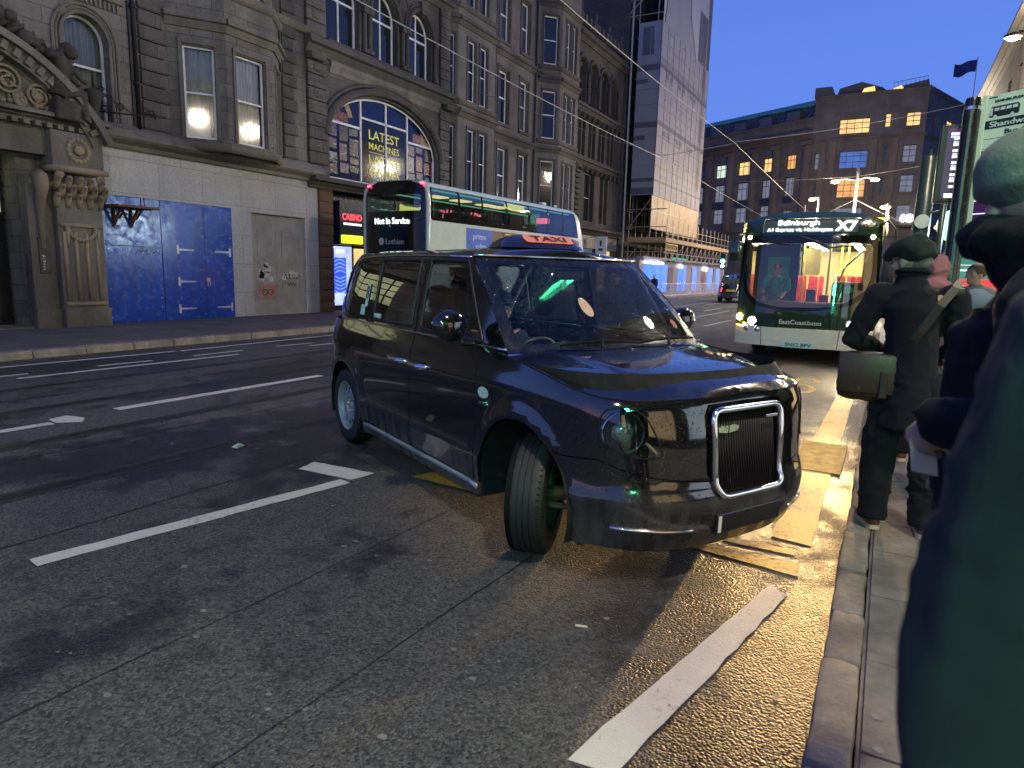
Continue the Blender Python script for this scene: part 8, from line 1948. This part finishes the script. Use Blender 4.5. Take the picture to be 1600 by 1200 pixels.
# ---- person with bottle, denim sleeve and jeans, beyond the cap
J = stand(1.0); J['elL'] = (-.27, .0, 1.15); J['wrL'] = (-.19, -.10, 1.06)
pd_, H = limbs_body('person', 'person in pale denim jacket and jeans, half hidden behind the black jacket', (.66, 4.95, PZ), R(-10), J, SKIN, curl=.8, dirs={'L': (Vector((.15, -.35, -.6)), Vector((.9, .3, 0))), 'R': (Vector((0, .2, -1)), Vector((-1, 0, 0)))}, voxel=.006)
dress(pd_, J, cloth('pale denim', (.13, .17, .21), .8), cloth('blue jeans', (.025, .04, .08), .8), mat('dark trainer', (.03, .025, .03), .5), hem=.9, girth=1.0, seed=21)
mb = MB(); mb.sphere(H((0, -.02, .035)), (.09, .105, .09), 14, 10); mb.build('hair', mat('brown hair', (.07, .04, .02), .7, bmp=.6, bscale=180), pd_, smooth=True)
bo = thing('water_bottle', 'crumpled clear plastic bottle held low by the person in denim', 'bottle', (.415, 4.78, PZ + .93), 0)
mb = MB(); prof = [(0, 0), (.028, .0), (.032, .01), (.030, .04), (.033, .07), (.029, .10), (.033, .13), (.030, .16), (.014, .19), (.013, .215)]; Mx = Matrix.Rotation(R(38), 3, 'Y') @ Matrix.Rotation(R(-25), 3, 'X')
mb.lathe(prof, 14, lambda a, b, c: tuple(Mx @ Vector((a + .004 * math.sin(c * 90), b, c)))); mb.build('bottle_shell', glass('bottle plastic', (.85, .88, .92), .18, .08, 2.0, drops=.2), bo, smooth=True)
mb = MB(); mb.lathe([(.016, .205), (.016, .228), (0, .23)], 12, lambda a, b, c: tuple(Mx @ Vector((a, b, c)))); mb.build('cap', mat('blue cap', (.10, .14, .25), .5), bo)
# ---- person in a pink hood further along
J = stand(1.0)
pk_, H = limbs_body('person', 'person wearing a pink hood, showing just past the flat cap', (.325, 6.6, PZ), R(10), J, SKIN2, yaw=.3)
co = dress(pk_, J, cloth('grey pink coat', (.10, .07, .07), .9), TROU, SHOEB, hem=.7, seed=31)
mb = MB(); mb.sphere(H((0, -.03, .015)), (.096, .110, .120), 16, 12); mb.sphere((0, -.03, 1.50), (.13, .11, .07), 14, 8); fused(mb, 'hood', cloth('pink hood', (.30, .13, .13), .9), pk_, .012, 4, .5, .006, .05, 6, folds=.02)
# ---- another queue member beyond
J = stand(1.0)
pq, H = limbs_body('person', 'person further up the queue near the shelter poster, fair faced, in a pale jacket', (.86, 9.2, PZ), R(120), J, SKIN, yaw=.2, voxel=.010)
dress(pq, J, cloth('pale grey jacket', (.16, .17, .17), .85), TROU, SHOEB, hem=.8, seed=41); mb = MB(); mb.sphere(H((0, -.025, .035)), (.09, .105, .09), 14, 10); mb.build('hair', mat('brown hair', (.07, .04, .02), .7), pq, smooth=True)
# ---- pedestrian by the hoarding
J = stand(.97)
pe, H = limbs_body('person', 'white haired person in a dark coat walking past the lit blue hoarding', (-13.45, 43.2, .0), R(60), J, SKIN2, voxel=.014)
dress(pe, J, cloth('black overcoat', (.012, .012, .014), .9), TROU, SHOEB, hem=.6, seed=51, vox=.02); mb = MB(); mb.sphere(H((0, -.02, .035)), (.10, .115, .10), 12, 8); mb.build('hair', mat('white hair', (.55, .55, .55), .8), pe, smooth=True)
# ---- taxi driver (seated) and bus driver (seated)
def seated(name, label, loc, rz, top, hat=None, k=1.0, reach=.45, hairm=None, specs=False, wz=1.10):
    J = dict(pelvis=(0, 0, .62), waist=(0, .0, .78), chest=(0, .04, 1.02), neck=(0, .06, 1.19), head=(0, .085, 1.32), shL=(-.19, .04, 1.12), shR=(.19, .04, 1.12), elL=(-.25, .18, .90), elR=(.25, .18, .90), wrL=(-.16, reach, wz - .1), wrR=(.16, reach, wz - .1),
             hipL=(-.09, .05, .60), hipR=(.09, .05, .60), knL=(-.12, .48, .62), knR=(.12, .48, .62), anL=(-.12, .55, .2), anR=(.12, .55, .2), toL=(-.12, .72, .15), toR=(.12, .72, .15))
    o, H = limbs_body(name, label, loc, rz, J, SKIN, curl=.9, voxel=.0085)
    mb = MB(); taper(mb, [(0, 0, .62), (0, .01, .8), (0, .04, 1.0), (0, .05, 1.12), (0, .06, 1.17)], [.17, .17, .185, .15, .08], 16, flat=(.75, 1))
    for s in 'LR': sh, e, w = [Vector(J[q + s]) for q in ('sh', 'el', 'wr')]; taper(mb, [tuple(sh), tuple(e), tuple(e.lerp(w, .9 if top is not POLO else .35))], [.08, .062, .048], 12)
    fused(mb, 'shirt', top, o, .015, 5, .5, .005, .09, 4)
    mb = MB()
    for s in 'LR': taper(mb, [J['hip' + s], J['kn' + s], J['an' + s]], [.10, .08, .06], 10)
    fused(mb, 'trousers', TROU, o, .02, 3)
    if hairm: mb = MB(); mb.sphere(H((0, -.022, .035)), (.085, .10, .082), 14, 10); mb.build('hair', hairm, o, smooth=True)
    if hat: mb = MB(); mb.sphere(H((0, -.02, .06)), (.105, .125, .085), 16, 10); mb.sphere(H((0, .09, .04)), (.06, .06, .014), 12, 8); fused(mb, 'cap', hat, o, .01, 3)
    if specs:
        mb = MB()
        for s in (-1, 1): mb.tube([H((s * .034 + .022 * math.cos(t), .098, .004 + .017 * math.sin(t))) for t in [i * .5 for i in range(13)]], .004, 5, closed=True); mb.tube([H((s * .056, .095, .008)), H((s * .080, .01, .004))], .004, 5)
        mb.build('spectacles', BLACKP, o)
    return o
POLO = cloth('green polo shirt', (.02, .16, .08), .8)
ct, st_ = math.cos(TA), math.sin(TA)
def tw(x, y, z): return (TX + ct * x - st_ * y, TY + st_ * x + ct * y, z)
seated('person', 'taxi driver in dark cap and jacket, hands on the steering wheel behind the wet windscreen', tw(1.80, -.40, -.02 + .08), TA - math.pi / 2, cloth('dark blue jacket', (.015, .02, .05), .8), hat=cloth('dark blue cap', (.012, .016, .04), .85), reach=.42, wz=1.06)
seated('person', 'bus driver with glasses in a green polo shirt behind the single-decker windscreen', (-1.43 - .66, 14 + 1.28, .545), math.pi, POLO, hairm=mat('short dark hair', (.03, .025, .02), .8), specs=True, reach=.52, wz=.80)
